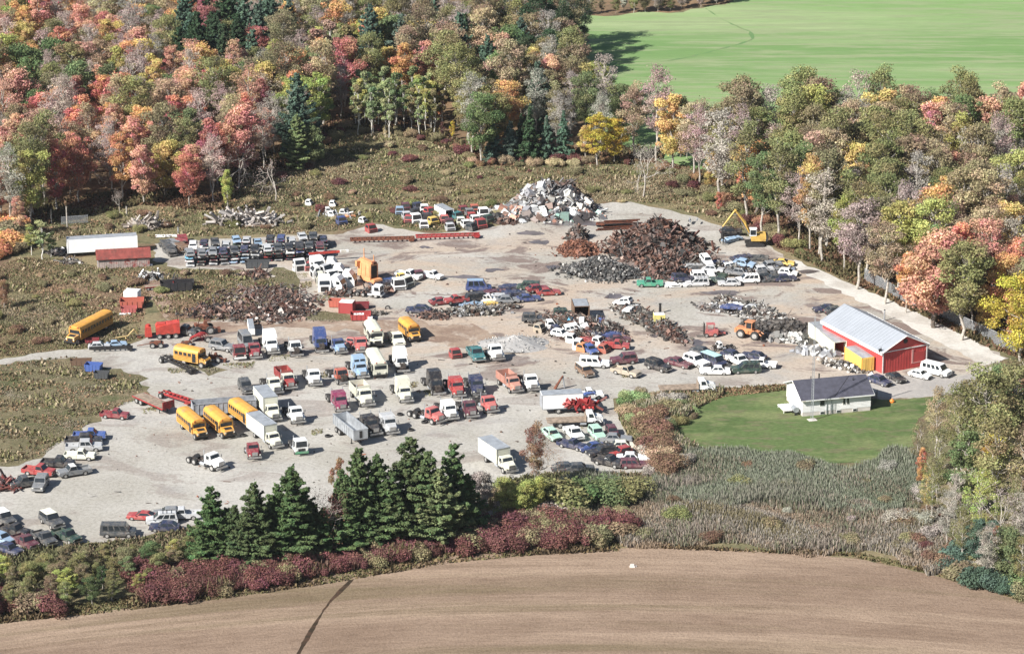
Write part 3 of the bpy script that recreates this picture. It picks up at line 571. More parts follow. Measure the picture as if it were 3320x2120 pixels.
hedge([(80,545),(330,500),(545,515),(640,420),(760,360),(960,340),(1130,400),(1480,395),(1620,455),(1700,520),(1560,480),(1250,485),(1130,528),(880,512),(700,540),(500,545),(330,545)],6.0,['russet','olive','brown-olive','tan','dark red','olive'],(.5,1.5),'small bush scattered over the meadow','small bushes scattered over the meadow',55,'shrub',1.2)
hedge([(-20,650),(150,640),(400,640),(600,650),(650,690),(560,700),(420,700),(300,700),(200,790),(0,825)],6.0,['russet','olive','brown-olive','tan'],(.5,1.4),'small bush in the dry field left of the yard','small bushes in the dry field left of the yard',56,'shrub',1.2)
# ground cover that nobody could count
def RG(p): return ragged(OP(p),1.3,2.5,9)
def scatter(name, polys, n, hgt, wid, pal, label, seed, vert=.8, clump=1.0, avoid=None, patch=.35):
    rng=np.random.default_rng(seed); P=[]
    areas=[]
    for poly in polys:
        A=np.array(poly); areas.append(.5*abs(np.dot(A[:,0],np.roll(A[:,1],1))-np.dot(A[:,1],np.roll(A[:,0],1))))
    for poly,a in zip(polys,areas):
        m=int(n*a/sum(areas)*1.0); A=np.array(poly); lo=A.min(0); hi=A.max(0); got=[]; k=0
        while k<m:
            q=lo+(hi-lo)*rng.random((m*2,2)); q=q[in_poly(q,poly)]
            s=np.sin(q[:,0]*patch+2*np.sin(q[:,1]*patch*1.3))+np.sin(q[:,1]*patch*1.9+seed+1.5*np.sin(q[:,0]*patch*.8))
            q=q[rng.random(len(q))<(.62+.32*s*clump)]
            got.append(q); k+=len(q)
            if not len(q): break
        P.append(np.concatenate(got)[:m])
    P=np.concatenate(P)
    if avoid:
        for a in avoid: P=P[~in_poly(P,a)]
    k=len(P); s1=np.sin(P[:,0]*patch*.9+1.3*np.sin(P[:,1]*patch))+np.sin(P[:,1]*patch*1.1+1.7*np.sin(P[:,0]*patch*.6)+seed*.7)
    h=hgt[0]+(hgt[1]-hgt[0])*rng.random(k)**1.5; h*=(.85+.22*s1)
    C=np.column_stack([P,h*.45]); 
    w=wid*(.6+.8*rng.random(k)); ph=rng.random(k)*6.283; T=np.column_stack([np.cos(ph),np.sin(ph),np.zeros(k)])*w[:,None]*.5
    U=np.column_stack([rng.normal(size=k)*(1-vert),rng.normal(size=k)*(1-vert),np.ones(k)*vert+.1]); U/=np.linalg.norm(U,axis=1,keepdims=True); U*=h[:,None]
    B=np.column_stack([P,np.zeros(k)-.02]); V=np.empty((k,4,3)); V[:,0]=B-T; V[:,1]=B+T; V[:,2]=B+U+T*.6*rng.random((k,1)); V[:,3]=B+U*.85-T*.8
    pa=np.array(pal); idx=np.clip(((s1+2)/4*len(pal)+rng.normal(size=k)*.9).astype(int),0,len(pal)-1); col=pa[idx]*(.82+.34*rng.random((k,1)))
    me=np_mesh(name,V.reshape(-1,3),4,M['tuft'],{'col':('FLOAT_COLOR',col)})
    o=link(bpy.data.objects.new(name,me)); tag(o,label,'plants',None,'stuff'); return o
MEAD=OP([(60,520),(130,502),(330,482),(545,502),(575,402),(650,400),(705,392),(760,345),(830,312),(960,322),(1050,345),(1130,392),(1480,388),(1560,394),(1640,452),(1720,510),(1800,560),(1720,535),(1640,505),(1560,486),(1480,472),(1400,475),(1255,492),(1190,512),(1130,538),(1000,544),(880,522),(800,542),(700,550),(500,555),(362,562),(330,548),(150,560),(60,600)])
olv=[(.29,.245,.145),(.22,.20,.105),(.17,.17,.085),(.14,.155,.075),(.19,.135,.09),(.33,.28,.18)]
scatter('meadow_scrub',[MEAD],150000,(.10,.45),.17,olv,'olive and tan scrub covering the meadow behind the yard',1,.6,.8,None,.12)
LEFTF=OP([(-60,640),(60,605),(150,610),(230,628),(350,628),(420,636),(600,638),(645,655),(680,700),(685,740),(600,748),(520,750),(450,752),(400,760),(372,730),(355,690),(340,740),(320,800),(200,818),(140,822),(60,834),(-60,846)])
scatter('dry_scrub',[LEFTF],130000,(.08,.38),.17,[(.31,.20,.145),(.27,.185,.12),(.20,.17,.09),(.15,.155,.075),(.27,.22,.15)],'reddish and olive dry scrub left of the yard',2,.6,.8,None,.13)
scatter('weeds',[ISLAND,OP([(380,835),(430,828),(470,850),(520,868),(500,880),(430,862)]),OP([(700,735),(760,732),(800,738),(830,752),(780,758),(720,756)]),OP([(640,632),(690,640),(700,665),(700,690),(670,680),(650,655)])],70000,(.06,.3),.18,[(.22,.185,.125),(.18,.165,.10),(.23,.17,.12),(.14,.15,.08),(.27,.235,.18)],'grey-brown weeds on the rough ground at the left of the yard',3,.5,.9)
scatter('reeds',[RG([(1565,1120),(1600,1075),(1650,1058),(1750,1068),(1850,1090),(1950,1098),(2060,1088),(2145,1062),(2160,1120),(2200,1180),(2120,1205),(1950,1195),(1800,1190),(1650,1190),(1540,1190),(1400,1180),(1330,1160),(1380,1130),(1550,1120)])],105000,(.9,2.0),.12,[(.185,.21,.145),(.22,.24,.175),(.26,.27,.21),(.17,.195,.13),(.25,.24,.19)],'grey-green reeds filling the wet hollow below the lawn',4,.9,.6,None,.2)
scatter('dry_grass',[RG([(1330,1180),(1400,1180),(1540,1190),(1650,1190),(1800,1190),(1950,1195),(2120,1205),(2200,1180),(2240,1250),(2260,1330),(2200,1345),(2100,1315),(2000,1302),(1850,1290),(1700,1287),(1550,1288),(1460,1290),(1440,1240),(1330,1225)])],110000,(.5,1.5),.13,[(.31,.23,.165),(.25,.19,.13),(.37,.29,.22),(.29,.25,.21),(.34,.31,.27),(.21,.18,.11)],'tall tan dry grass between the reeds and the stubble field',5,.85,.8,None,.25)
scatter('reed_stalks',[RG([(1560,1090),(1650,1075),(1850,1105),(2100,1100),(2200,1190),(2250,1310),(2000,1296),(1600,1284),(1450,1284),(1340,1215),(1400,1165)])],36000,(.8,1.7),.13,[(.17,.18,.12),(.25,.20,.15),(.21,.19,.145),(.15,.16,.10),(.28,.24,.2)],'mixed grey and tan stalks through the wet hollow',15,.85,.8,None,.3)
scatter('thicket_grass',[OP([(1455,935),(1560,932),(1700,918),(1700,930),(1645,958),(1612,985),(1590,1010),(1592,1035),(1640,1055),(1560,1120),(1490,1050),(1455,985)])],22000,(.5,1.6),.25,[(.26,.22,.12),(.2,.2,.1),(.32,.22,.15),(.17,.18,.09),(.34,.3,.22)],'rough grass through the thicket left of the lawn',16,.8,.8,None,.3)
scatter('edge_weeds',[OP([(-30,1425),(150,1425),(350,1400),(600,1365),(800,1335),(1000,1300),(1100,1285),(1450,1270),(1460,1296),(1250,1306),(1050,1325),(800,1368),(600,1398),(300,1436),(0,1466)]),OP([(1440,1285),(1700,1290),(2000,1298),(2200,1335),(2408,1400),(2440,1425),(2200,1352),(2000,1308),(1700,1296)])],13000,(.3,.9),.4,[(.14,.13,.06),(.18,.13,.07),(.11,.08,.05)],'low weeds along the edge of the stubble field',6,.6,.7)
scatter('fence_weeds',[OP([(1845,905),(1700,915),(1560,932),(1455,940),(1480,955),(1600,965),(1700,935),(1845,918)]),OP([(1862,600),(1950,640),(2050,682),(2150,728),(2290,790),(2330,800),(2240,752),(2100,690),(1990,640),(1900,605)])],9000,(.25,.9),.4,[(.24,.15,.09),(.17,.13,.07),(.13,.13,.06)],'brown weeds along the yard edges by the lawn and the fence',7,.6,.7)
scatter('hedge_stems',[OP([(330,1350),(420,1340),(700,1325),(1000,1290),(1080,1262),(1330,1232),(1450,1238),(1455,1266),(1250,1292),(1060,1304),(800,1348),(480,1405),(335,1422)])],34000,(.8,2.6),.24,[(.13,.06,.05),(.17,.09,.07),(.10,.05,.045),(.20,.13,.10),(.14,.12,.06)],'tangled red-brown stems of the hedge along the stubble field',19,.75,.9,None,.3)
scatter('meadow_brush',[MEAD,LEFTF,ISLAND],32000,(.25,.9),.38,[(.30,.19,.12),(.24,.17,.10),(.13,.13,.06),(.17,.12,.07),(.36,.29,.19),(.20,.19,.09)],'brown brush clumps over the meadow and the dry field',20,.6,1.9,None,.4)
scatter('hedge_grass',[OP([(-30,1292),(200,1284),(450,1246),(500,1252),(490,1330),(200,1350),(-30,1380)]),OP([(1200,1128),(1300,1112),(1545,1115),(1560,1180),(1400,1190),(1200,1215),(1110,1230),(1100,1180)])],26000,(.2,1.1),.28,[(.16,.14,.08),(.2,.15,.1),(.12,.12,.06),(.1,.1,.05)],'rough dark grass between the yard and the hedges',17,.6,.7)
scatter('undergrowth',[OP([(1545,400),(1640,446),(1700,486),(1780,544),(1830,584),(1900,614),(1980,656),(2060,692),(2200,757),(2300,808),(2440,860),(2440,760),(2300,740),(2100,650),(1950,580),(1800,480),(1650,400),(1560,380)]),OP([(60,540),(330,482),(545,502),(575,402),(700,392),(820,305),(960,312),(1130,390),(1560,386),(1560,350),(1130,350),(960,280),(800,270),(680,350),(560,370),(520,460),(330,440),(60,490)])],30000,(.3,1.3),.55,[(.13,.07,.045),(.16,.10,.06),(.08,.07,.035),(.12,.10,.05)],'brown undergrowth on the floor of the woods',8,.6,.7)

scatter('yard_weeds',[OP([(x-w,y-3),(x+w,y-8),(x+w*.8,y+6),(x-w*.7,y+9)]) for x,y,w in [(655,842,28),(560,860,40),(430,870,40),(850,878,26),(770,880,24),(905,800,30),(968,905,16),(680,905,22),(745,1015,14),(1000,925,20),(1130,835,30),(1480,880,22),(1380,1000,16),(1170,830,10),(700,650,24),(720,670,14),(760,700,20),(1250,800,14),(1900,830,20),(1960,850,18),(560,945,18),(350,965,18)]],5200,(.1,.45),.2,[(.20,.19,.09),(.16,.17,.07),(.24,.20,.12)],'weeds growing round the parked wrecks',18,.6,1.0)
# ------------------------------------------------------------------ vehicles: prototypes
PR={}
SCALE={'bus':1.1,'short_bus':1.1,'long_bus':1.0,'flattruck':1.0,'long_hopper':1.0,'container':1.0,'open_container':1.0,'van_body':1.0,'cabshell':1.1,'semishell':1.1,'semishell_low':1.1,'cabshell_tall':1.1,'sleeper':1.08,'daycab':1.08,'boxtruck':1.05,'boxtruck_long':1.0,'rv':1.1,'stepvan':1.15}
class Proto:
    def __init__(s, zc): s.parts=[]; s.zc=zc
    def part(s, name, mb, mat='paint', parent=-1, loc=(0,0,0), paint=None, mesh=None):
        me = mesh or mb.build(name, M[mat], mesh_only=True)
        s.parts.append((name, me, mat in ('paint','sheet') if paint is None else paint, parent, loc)); return len(s.parts)-1
def inst(key, name, label, cat, loc, rz, color=(.5,.5,.5), group=None, scale=1.0, skip=(), tilt=None, colors=None):
    P=PR[key]; scale*=SCALE.get(key,1.05); e=empty(name,label,cat,loc,math.radians(rz),group); e.scale=(scale,)*3
    if tilt: e.rotation_euler=(math.radians(tilt[0]),math.radians(tilt[1]),math.radians(rz))
    made=[]; fade=random.random()
    for nm,me,pt,par,l in P.parts:
        if nm in skip or (par>=0 and made[par] is None): made.append(None); continue
        o=bpy.data.objects.new(nm,me); link(o, e if par<0 else made[par]); o.location=l
        if pt:
            q=(colors or {}).get(nm,color); g=sum(q)/3; j=.86+.24*fade; o.color=(*[min(1,(v*.86+g*.14)*j+.008) for v in q],1)
        made.append(o)
    return e
def wheel_meshes(r,w,key):
    mb=MB(); n=14
    prof=[(-w/2,r*.62),(-w/2,r*.93),(-w*.36,r),(w*.36,r),(w/2,r*.93),(w/2,r*.62)]
    vs=[]
    for y,rr in prof:
        for i in range(n): t=2*math.pi*i/n; vs.append((rr*math.cos(t),y,rr*math.sin(t)))
    fs=[]
    for k in range(len(prof)-1):
        for i in range(n): fs.append((k*n+i,k*n+(i+1)%n,(k+1)*n+(i+1)%n,(k+1)*n+i))
    mb.add(vs,fs); ty=mb.build('tyre',M['tyre'],mesh_only=True)
    m2=MB(); m2.tube((0,-w*.42,0),(0,w*.42,0),r*.62,n=12); m2.tube((0,-w*.5,0),(0,w*.5,0),r*.2,n=8)
    return ty, m2.build('rim',M['rim'],mesh_only=True)
WH={'car':wheel_meshes(.33,.22,'car'),'lt':wheel_meshes(.39,.26,'lt'),'truck':wheel_meshes(.52,.30,'truck'),'dual':wheel_meshes(.52,.58,'dual'),'big':wheel_meshes(.8,.55,'big')}
def wheels(P, kind, pts, r):
    for x,y in pts:
        i=P.part('wheel',None,'tyre',mesh=WH[kind][0],loc=(x,y,r)); P.part('rim',None,'rim',parent=i,mesh=WH[kind][1])
def quad(mb, a,b,c,d, th=.03):
    a,b,c,d=map(Vector,(a,b,c,d)); n=(b-a).cross(d-a).normalized()*th
    return mb.add([a,b,c,d,a+n,b+n,c+n,d+n],[(3,2,1,0),(4,5,6,7),(0,1,5,4),(1,2,6,5),(2,3,7,6),(3,0,4,7)])
def lerp(a,b,t): return tuple(a[i]+(b[i]-a[i])*t for i in range(3))
def pane(mb, c, m=.08, u0=0, u1=1, v0=None, v1=None, th=.03):
    """window in the quad c (bl,br,tr,tl seen from outside)"""
    v0=m if v0 is None else v0; v1=1-m if v1 is None else v1
    def pt(u,v): return lerp(lerp(c[0],c[1],u),lerp(c[3],c[2],u),v)
    return quad(mb,pt(u0,v0),pt(u1,v0),pt(u1,v1),pt(u0,v1),th)
def frustum(x0,x1,X0,X1,z0,z1,w0,w1):
    """returns corner dict for greenhouse: base x0..x1, top X0..X1"""
    return dict(front=[(x1,-w0,z0),(x1,w0,z0),(X1,w1,z1),(X1,-w1,z1)], rear=[(x0,w0,z0),(x0,-w0,z0),(X0,-w1,z1),(X0,w1,z1)],
        right=[(x0,-w0,z0),(x1,-w0,z0),(X1,-w1,z1),(X0,-w1,z1)], left=[(x1,w0,z0),(x0,w0,z0),(X0,w1,z1),(X1,w1,z1)])
def add_frustum(mb,x0,x1,X0,X1,z0,z1,w0,w1,crown=True):
    mb.add([(x0,-w0,z0),(x1,-w0,z0),(x1,w0,z0),(x0,w0,z0),(X0,-w1,z1),(X1,-w1,z1),(X1,w1,z1),(X0,w1,z1)],[(3,2,1,0),(4,5,6,7),(0,1,5,4),(1,2,6,5),(2,3,7,6),(3,0,4,7)])
    if crown: add_crown(mb,X0,X1,z1,w1)
def add_crown(mb,X0,X1,z1,w1):
    cx0,cx1=X0+.12,X1-.12; cw=w1-.12
    mb.add([(X0,-w1,z1),(X1,-w1,z1),(X1,w1,z1),(X0,w1,z1),(cx0,-cw,z1+.045),(cx1,-cw,z1+.045),(cx1,cw,z1+.045),(cx0,cw,z1+.045)],[(4,5,6,7),(0,1,5,4),(1,2,6,5),(2,3,7,6),(3,0,4,7)])
def arch(xc,r,z0):
    return [(xc-r,z0),(xc-r*.8,z0+r*.62),(xc,z0+r*.92),(xc+r*.8,z0+r*.62),(xc+r,z0)]
def car_proto(key,L=4.6,W=1.75,H=1.42,belt=.92,hood=.88,trunk=.92,gh=(-1.9,.95,-1.25,.35),ra=1.35,fa=1.4,gw=.86,tw=.66,wk='car',nwin=2,roofrack=False,bed=None):
    """gh = base rear x, base front x, top rear x, top front x"""
    P=Proto(H*.5); b=MB(); h=L/2; g=.24 if wk=='car' else .36; r=.38 if wk=='car' else .46
    hw=W/2
    f=lambda x,z: (hw-(0.07 if abs(x)>h-.25 else 0)-(.05 if z>belt*.9 else 0)-(.03 if z<g+.02 else 0))
    if bed is None:
        prof=[(-h,g+.1)]+arch(-ra,r,g)+arch(fa,r,g)+[(h,g+.12),(h,hood-.12),(h-.12,hood-.02),(gh[1]+.15,belt),(gh[0]-.05,belt),(-h+.1,trunk),(-h,trunk-.12)]
        b.prism(prof,hw,hwf=f)
    else:
        bx0,bx1,bz=bed
        prof=[(bx1,g)]+arch(fa,r,g)+[(h,g+.12),(h,hood-.12),(h-.12,hood-.02),(gh[1]+.1,belt),(bx1,belt)]
        b.prism(prof,hw,hwf=f)
        sd=[(bx0,g+.1)]+arch(-ra,r,g)+[(bx1-.03,g),(bx1-.03,bz),(bx0,bz)]
        for s in (-1,1):
            n=len(sd); A=[(x,s*hw,z) for x,z in sd]; B=[(x,s*(hw-.09),z) for x,z in sd]
            fs=[tuple(range(n)),tuple(range(2*n-1,n-1,-1))]+[((i+1)%n,i,n+i,n+(i+1)%n) for i in range(n)]
            b.add(A+B,fs)
        b.box((bx0+bx1)/2,0,g+.36,bx1-bx0-.05,W-.2,.06)
    add_frustum(b,gh[0],gh[1],gh[2],gh[3],belt-.02,H,gw,tw,False)
    rf=MB(); add_crown(rf,gh[2]-.02,gh[3]+.02,H+.005,tw+.02); P.part('roof',rf)
    if bed: b.box(bed[1]-.06,0,(belt+g)/2+.05,.08,W-.12,belt-g)
    P.part('body',b)
    if bed:
        t=MB(); t.box(bed[0]+.03,0,(g+.1+bed[2])/2,.07,W-.2,bed[2]-g-.1); P.part('tailgate',t)
    q=frustum(gh[0],gh[1],gh[2],gh[3],belt,H,gw,tw)
    m=MB(); pane(m,q['front'],.1,.06,.94); P.part('windshield',m,'glass')
    m=MB(); pane(m,q['rear'],.14,.08,.92); P.part('rear_window',m,'glass')
    for s in ('left','right'):
        for k in range(nwin):
            u0=.08+k*.86/nwin; m=MB(); pane(m,q[s],.12,u0+.02,u0+.86/nwin-.03); P.part('side_window',m,'glass')
    m=MB(); m.box(h+.03,0,g+.18,.12,W-.1,.16); P.part('bumper',m,'chrome' if wk=='lt' else 'dark')
    m=MB(); m.box(-h-.03,0,g+.2,.12,W-.1,.16); P.part('bumper',m,'chrome' if wk=='lt' else 'dark')
    m=MB(); m.box(h+.005,0,hood-.2,.05,W*.45,.16); P.part('grille',m,'dark')
    for s in (-1,1):
        m=MB(); m.box(h-.005,s*W*.36,hood-.2,.08,.26,.15); P.part('headlight',m,'lamp')
        m=MB(); m.box(-h+.005,s*W*.38,(trunk if not bed else bed[2])-.22,.06,.22,.15); P.part('tail_light',m,'redlamp')
        m=MB(); m.box(gh[1]-.1,s*(hw+.09),belt+.05,.14,.12,.11); P.part('mirror',m,'dark')
    if roofrack:
        m=MB()
        for s in (-1,1): m.box((gh[2]+gh[3])/2,s*(tw-.12),H+.09,gh[3]-gh[2]-.5,.04,.04)
        for x in (-.6,.1,.7): m.box(x+(gh[2]+gh[3])/2,0,H+.11,.05,tw*2-.24,.03)
        P.part('roof_rack',m,'dark')
    u=MB(); u.box(0,0,g+.02,L*.86,W*.8,.12); P.part('underbody',u,'frame')
    rr=.33 if wk=='car' else .39
    wheels(P,wk,[(-ra,hw-.12),(-ra,-hw+.12),(fa,hw-.12),(fa,-hw+.12)],rr)
    PR[key]=P
car_proto('sedan'); car_proto('long_sedan',5.3,1.9,1.4,.92,.88,.9,(-1.75,.75,-1.15,.15),1.55,1.65)
car_proto('coupe',4.5,1.75,1.28,.86,.8,.88,(-1.9,.8,-1.05,.1),1.3,1.4,.82,.6,nwin=1)
car_proto('hatch',4.0,1.65,1.4,.9,.85,.88,(-1.93,.75,-1.6,.15),1.2,1.3)
car_proto('wagon',4.9,1.8,1.48,.95,.9,.94,(-2.38,.85,-2.1,.25),1.4,1.5,nwin=3)
car_proto('minivan',4.8,1.85,1.75,1.0,.92,.98,(-2.36,1.35,-2.15,.45),1.45,1.5,.9,.76,nwin=3,roofrack=True)
car_proto('suv',4.8,1.9,1.78,1.12,1.08,1.1,(-2.34,.75,-2.15,.25),1.4,1.45,.9,.8,'lt',3,True)
car_proto('blazer',4.7,1.95,1.82,1.15,1.1,1.12,(-2.3,.65,-2.05,.15),1.35,1.4,.92,.82,'lt',2)
car_proto('van',5.3,2.0,2.05,1.2,1.12,1.18,(-2.62,1.75,-2.5,1.15),1.6,1.65,.96,.86,'lt',4)
car_proto('hightop_van',5.4,2.0,2.5,1.25,1.12,1.18,(-2.66,1.8,-2.35,.95),1.6,1.7,.98,.78,'lt',3)
car_proto('pickup',5.3,1.95,1.75,1.1,1.08,1.05,(-.35,1.15,-.2,.7),1.55,1.7,.9,.76,'lt',1,False,(-2.65,-.38,1.05))
car_proto('crew_pickup',5.9,2.0,1.8,1.12,1.1,1.08,(-.75,1.45,-.6,.95),1.75,1.95,.92,.78,'lt',2,False,(-2.95,-.78,1.08))
car_proto('cap_pickup',5.3,1.95,1.8,1.1,1.06,1.08,(-2.6,1.1,-2.5,.62),1.55,1.65,.92,.8,'lt',3)
# squashed car
def crushed_proto(seed):
    P=Proto(.3); r=random.Random(seed); L,W=4.4,1.78; b=MB(); nx,ny=9,4
    zt=lambda i,j: .50+.13*r.random()+(.16 if 2<=i<=6 else 0)
    V=[];F=[]
    for lay in (0,1):
        for i in range(nx):
            for j in range(ny):
                x=-L/2+L*i/(nx-1)+r.uniform(-.08,.08); y=-W/2+W*j/(ny-1)+r.uniform(-.07,.07)
                V.append((x,y,(.08+.05*r.random()) if lay==0 else zt(i,j)))
    o=nx*ny
    for i in range(nx-1):
        for j in range(ny-1):
            a=i*ny+j; F.append((o+a,o+a+ny,o+a+ny+1,o+a+1)); F.append((a,a+1,a+ny+1,a+ny))
        a=i*ny; F.append((a,a+ny,o+a+ny,o+a)); a=i*ny+ny-1; F.append((a+ny,a,o+a,o+a+ny))
    for j in range(ny-1):
        F.append((j+1,j,o+j,o+j+1)); a=(nx-1)*ny+j; F.append((a,a+1,o+a+1,o+a))
    b.add(V,F); P.part('body',b)
    m=MB(); m.box(.62,0,.66,.55,1.3,.1,tx=.6); m.box(-1.0,0,.66,.4,1.25,.1,tx=.6)
    for s in (-1,1):
        m.box(-.1+r.uniform(-.1,.1),s*.9,.46,1.7,.06,.13)
    P.part('window',m,'glass')
    m=MB(); m.box(L/2+.01,0,.3,.1,W*.9,.12,r.uniform(-.1,.1)); m.box(-L/2-.01,0,.3,.1,W*.9,.12,r.uniform(-.1,.1)); P.part('bumper',m,'dark')
    m=MB(); m.box(L/2+.02,0,.42,.06,W*.5,.1); P.part('grille',m,'chrome')
    for x,y in ((1.35,.8),(1.35,-.8),(-1.35,.8),(-1.35,-.8)):
        m=MB(); m.tube((x,y-.1,.2),(x,y+.1,.2),.24,n=10); P.part('wheel_hub',m,'dark')
    PR['crushed%d'%seed]=P
for k in range(4): crushed_proto(k)
# bare pickup cab shell
def cabshell(key,L=1.75,W=1.8,H=1.45,open_=True):
    P=Proto(H*.5); b=MB(); b.prism([(-L/2,0),(L/2,0),(L/2+.12,.35),(L/2,.78),(-L/2,.78)],W/2,hwf=lambda x,z: W/2-(.06 if z<.1 else 0))
    add_frustum(b,-L/2,L/2-.05,-L/2+.15,L/2-.5,.77,H,W/2-.03,W/2-.16); P.part('body',b)
    q=frustum(-L/2,L/2-.05,-L/2+.15,L/2-.5,.78,H,W/2-.03,W/2-.16)
    m=MB(); pane(m,q['front'],.1,.06,.94); P.part('windshield_opening',m,'dark')
    m=MB(); pane(m,q['rear'],.16,.12,.88); P.part('rear_window',m,'dark')
    for s in ('left','right'): m=MB(); pane(m,q[s],.14,.12,.88); P.part('side_window',m,'glass')
    m=MB(); m.box(L/2+.08,0,.4,.06,W*.8,.5); P.part('firewall',m,'dark')
    PR[key]=P
cabshell('cabshell'); cabshell('cabshell_tall',1.9,2.1,1.8)
def semi_shell(key,H=2.7,W=2.3,L=2.9):
    P=Proto(H*.45); b=MB(); r=.28
    b.prism([(-L/2,0),(L/2-.7,0),(L/2-.7,1.25),(L/2-.75,1.3),(L/2-1.15,2.05),(L/2-1.7,H),(-L/2+.1,H),(-L/2,H-.2)],W/2,hwf=lambda x,z: W/2-(.16 if z>H-.25 else 0)); P.part('body',b)
    m=MB(); quad(m,(L/2-.72,-W/2+.2,1.32),(L/2-.72,W/2-.2,1.32),(L/2-1.1,W/2-.26,1.98),(L/2-1.1,-W/2+.26,1.98)); P.part('windshield',m,'glass')
    for s in (-1,1):
        m=MB(); m.box(L/2-1.5,s*(W/2+.01),1.6,.62,.05,.5); P.part('side_window',m,'glass')
        m=MB(); m.box(-L/2+.6,s*(W/2+.01),.7,.5,.04,.45); P.part('locker_door',m,'grey')
    m=MB(); m.box(L/2-.69,0,.55,.05,W*.6,.9); P.part('firewall',m,'dark')
    PR[key]=P
semi_shell('semishell'); semi_shell('semishell_low',2.1,2.2,2.1)
# tractors and trucks
def truck_proto(key, wb=4.6, cab='day', hood=True, rear='tandem', body=None, bodyL=0, sleeperH=0, sleeperL=0, cabW=2.1, stacks=True, chassis=True, cabover=False, glassH=.62, bodyH=2.4, rearbody=True, windows2=False):
    """origin is the middle between the axles; x forward"""
    P=Proto(1.3); fx=wb/2; rx=-wb/2
    cz0=.95; roof=2.45 if not cabover else 2.7
    front=fx+ (1.15 if not cabover else 1.15)
    cabR=fx-1.55 if not cabover else fx-.75     # rear of cab
    cabF=fx+.0-.1 if not cabover else fx+1.1    # front of cab at belt
    w=cabW/2
    b=MB()
    if not cabover:
        add_frustum(b,cabR,cabF,cabR+.05,cabF-.38,1.55,roof,w,w-.12); b.box((cabR+cabF)/2,0,(cz0+1.56)/2,cabF-cabR,cabW,1.56-cz0)
        q=frustum(cabR,cabF,cabR+.05,cabF-.38,1.56,roof,w,w-.12)
    else:
        add_frustum(b,cabR,cabF,cabR,cabF-.1,1.5,roof,w+.08,w); b.box((cabR+cabF)/2,0,1.15,cabF-cabR,cabW+.16,.75)
        q=frustum(cabR,cabF,cabR,cabF-.1,1.5,roof,w+.08,w)
    P.part('cab',b)
    m=MB(); pane(m,q['front'],.1,.08,.92) if cabover else (pane(m,q['front'],.14,.08,.49),pane(m,q['front'],.14,.51,.92)); P.part('windshield',m,'glass')
    for s in ('left','right'):
        m=MB(); pane(m,q[s],.16,.25,.85); P.part('side_window',m,'glass')
    m=MB(); 
    if not sleeperH and not body: pane(m,q['rear'],.2,.2,.8); P.part('rear_window',m,'glass')
    if sleeperH:
        m=MB(); sl0=cabR-sleeperL
        m.prism([(sl0,cz0),(cabR+.02,cz0),(cabR+.02,roof+.02),(cabR+.5,roof+.05),(cabR+.1,sleeperH),(sl0+.08,sleeperH),(sl0,sleeperH-.15)],w+.1,hwf=lambda x,z: w+.1-(.14 if z>sleeperH-.2 else 0)); si=P.part('sleeper',m)
        if windows2:
            for s in (-1,1):
                m=MB(); quad(m,(cabR+.42,s*.52-.4,roof+.2),(cabR+.42,s*.52+.4,roof+.2),(cabR+.28,s*.52+.4,roof+.52),(cabR+.28,s*.52-.4,roof+.52),.06); P.part('window',m,'glass',si)
    if not cabover:
        if hood:
            m=MB(); m.prism([(cabF-.02,1.0),(front,.95),(front+.02,1.5),(front-.15,1.66),(cabF-.02,1.86)],.8,hwf=lambda x,z:.62 if x>front-.3 else .84); P.part('hood',m)
            m=MB(); m.box(front+.04,0,1.28,.06,.95,.62); P.part('grille',m,'chrome')
            for s in (-1,1):
                m=MB(); m.prism([(fx-.75,1.0),(fx-.6,1.3),(fx,1.42),(fx+.62,1.25),(fx+.9,.85),(fx+.62,.85),(fx+.5,1.1),(fx,1.24),(fx-.5,1.12),(fx-.62,.95)],.2)
                m.v=[(x,y+s*.92,z) for x,y,z in m.v]; P.part('fender',m)
                m=MB(); m.box(front-.12,s*.88,1.05,.12,.24,.22); P.part('headlight',m,'lamp')
        else:
            m=MB(); m.box(fx+.35,0,1.25,1.3,.6,.7); m.box(fx+.9,0,1.35,.14,.9,.9); m.tube((fx-.1,.3,1.6),(fx+.8,.3,1.5),.14,n=8); m.box(fx+.1,-.35,1.55,.5,.2,.25); P.part('engine',m,'engine')
    else:
        m=MB(); m.box(cabF+.03,0,1.12,.05,1.2,.42); P.part('grille',m,'dark')
        for s in (-1,1): m=MB(); m.box(cabF+.03,s*.9,1.02,.07,.26,.2); P.part('headlight',m,'lamp')
    m=MB(); m.box(front+.14,0,.68,.18,2.25,.32); P.part('bumper',m,'chrome' if not cabover else 'paint')
    for s in (-1,1): m=MB(); m.box(cabF-.15,s*(w+.3),1.9,.06,.2,.42); m.tube((cabF-.15,s*w,1.9),(cabF-.15,s*(w+.3),1.9),.02,n=4); P.part('mirror',m,'chrome')
    if stacks:
        for s in ((-1,1) if stacks==2 else (-1,)):
            m=MB(); sx=cabR-.12-(sleeperL if sleeperH else 0); m.tube((sx,s*.95,.9),(sx,s*.95,max(3.1,sleeperH+.35)),.07,n=8); P.part('exhaust_stack',m,'galv')
    rl = rx-(.9 if rear=='tandem' else .7)-max(0,bodyL-(cabR-rx)-1.0 if body else 0)
    m=MB()
    for s in (-1,1): m.box((fx+.8+rl)/2,s*.42,.78,fx+.8-rl,.1,.24)
    for x in (fx,rx,rx-.3,cabR-.3): m.box(x,0,.76,.12,.8,.14)
    m.tube((fx,-.85,.52),(fx,.85,.52),.07,n=6); m.tube((rx,-.8,.52),(rx,.8,.52),.09,n=6)
    P.part('chassis',m,'frame')
    for s in (-1,1):
        m=MB(); m.tube((cabR-.1,s*.85,.68),(cabR-1.1,s*.85,.68),.27,n=10); P.part('fuel_tank',m,'galv')
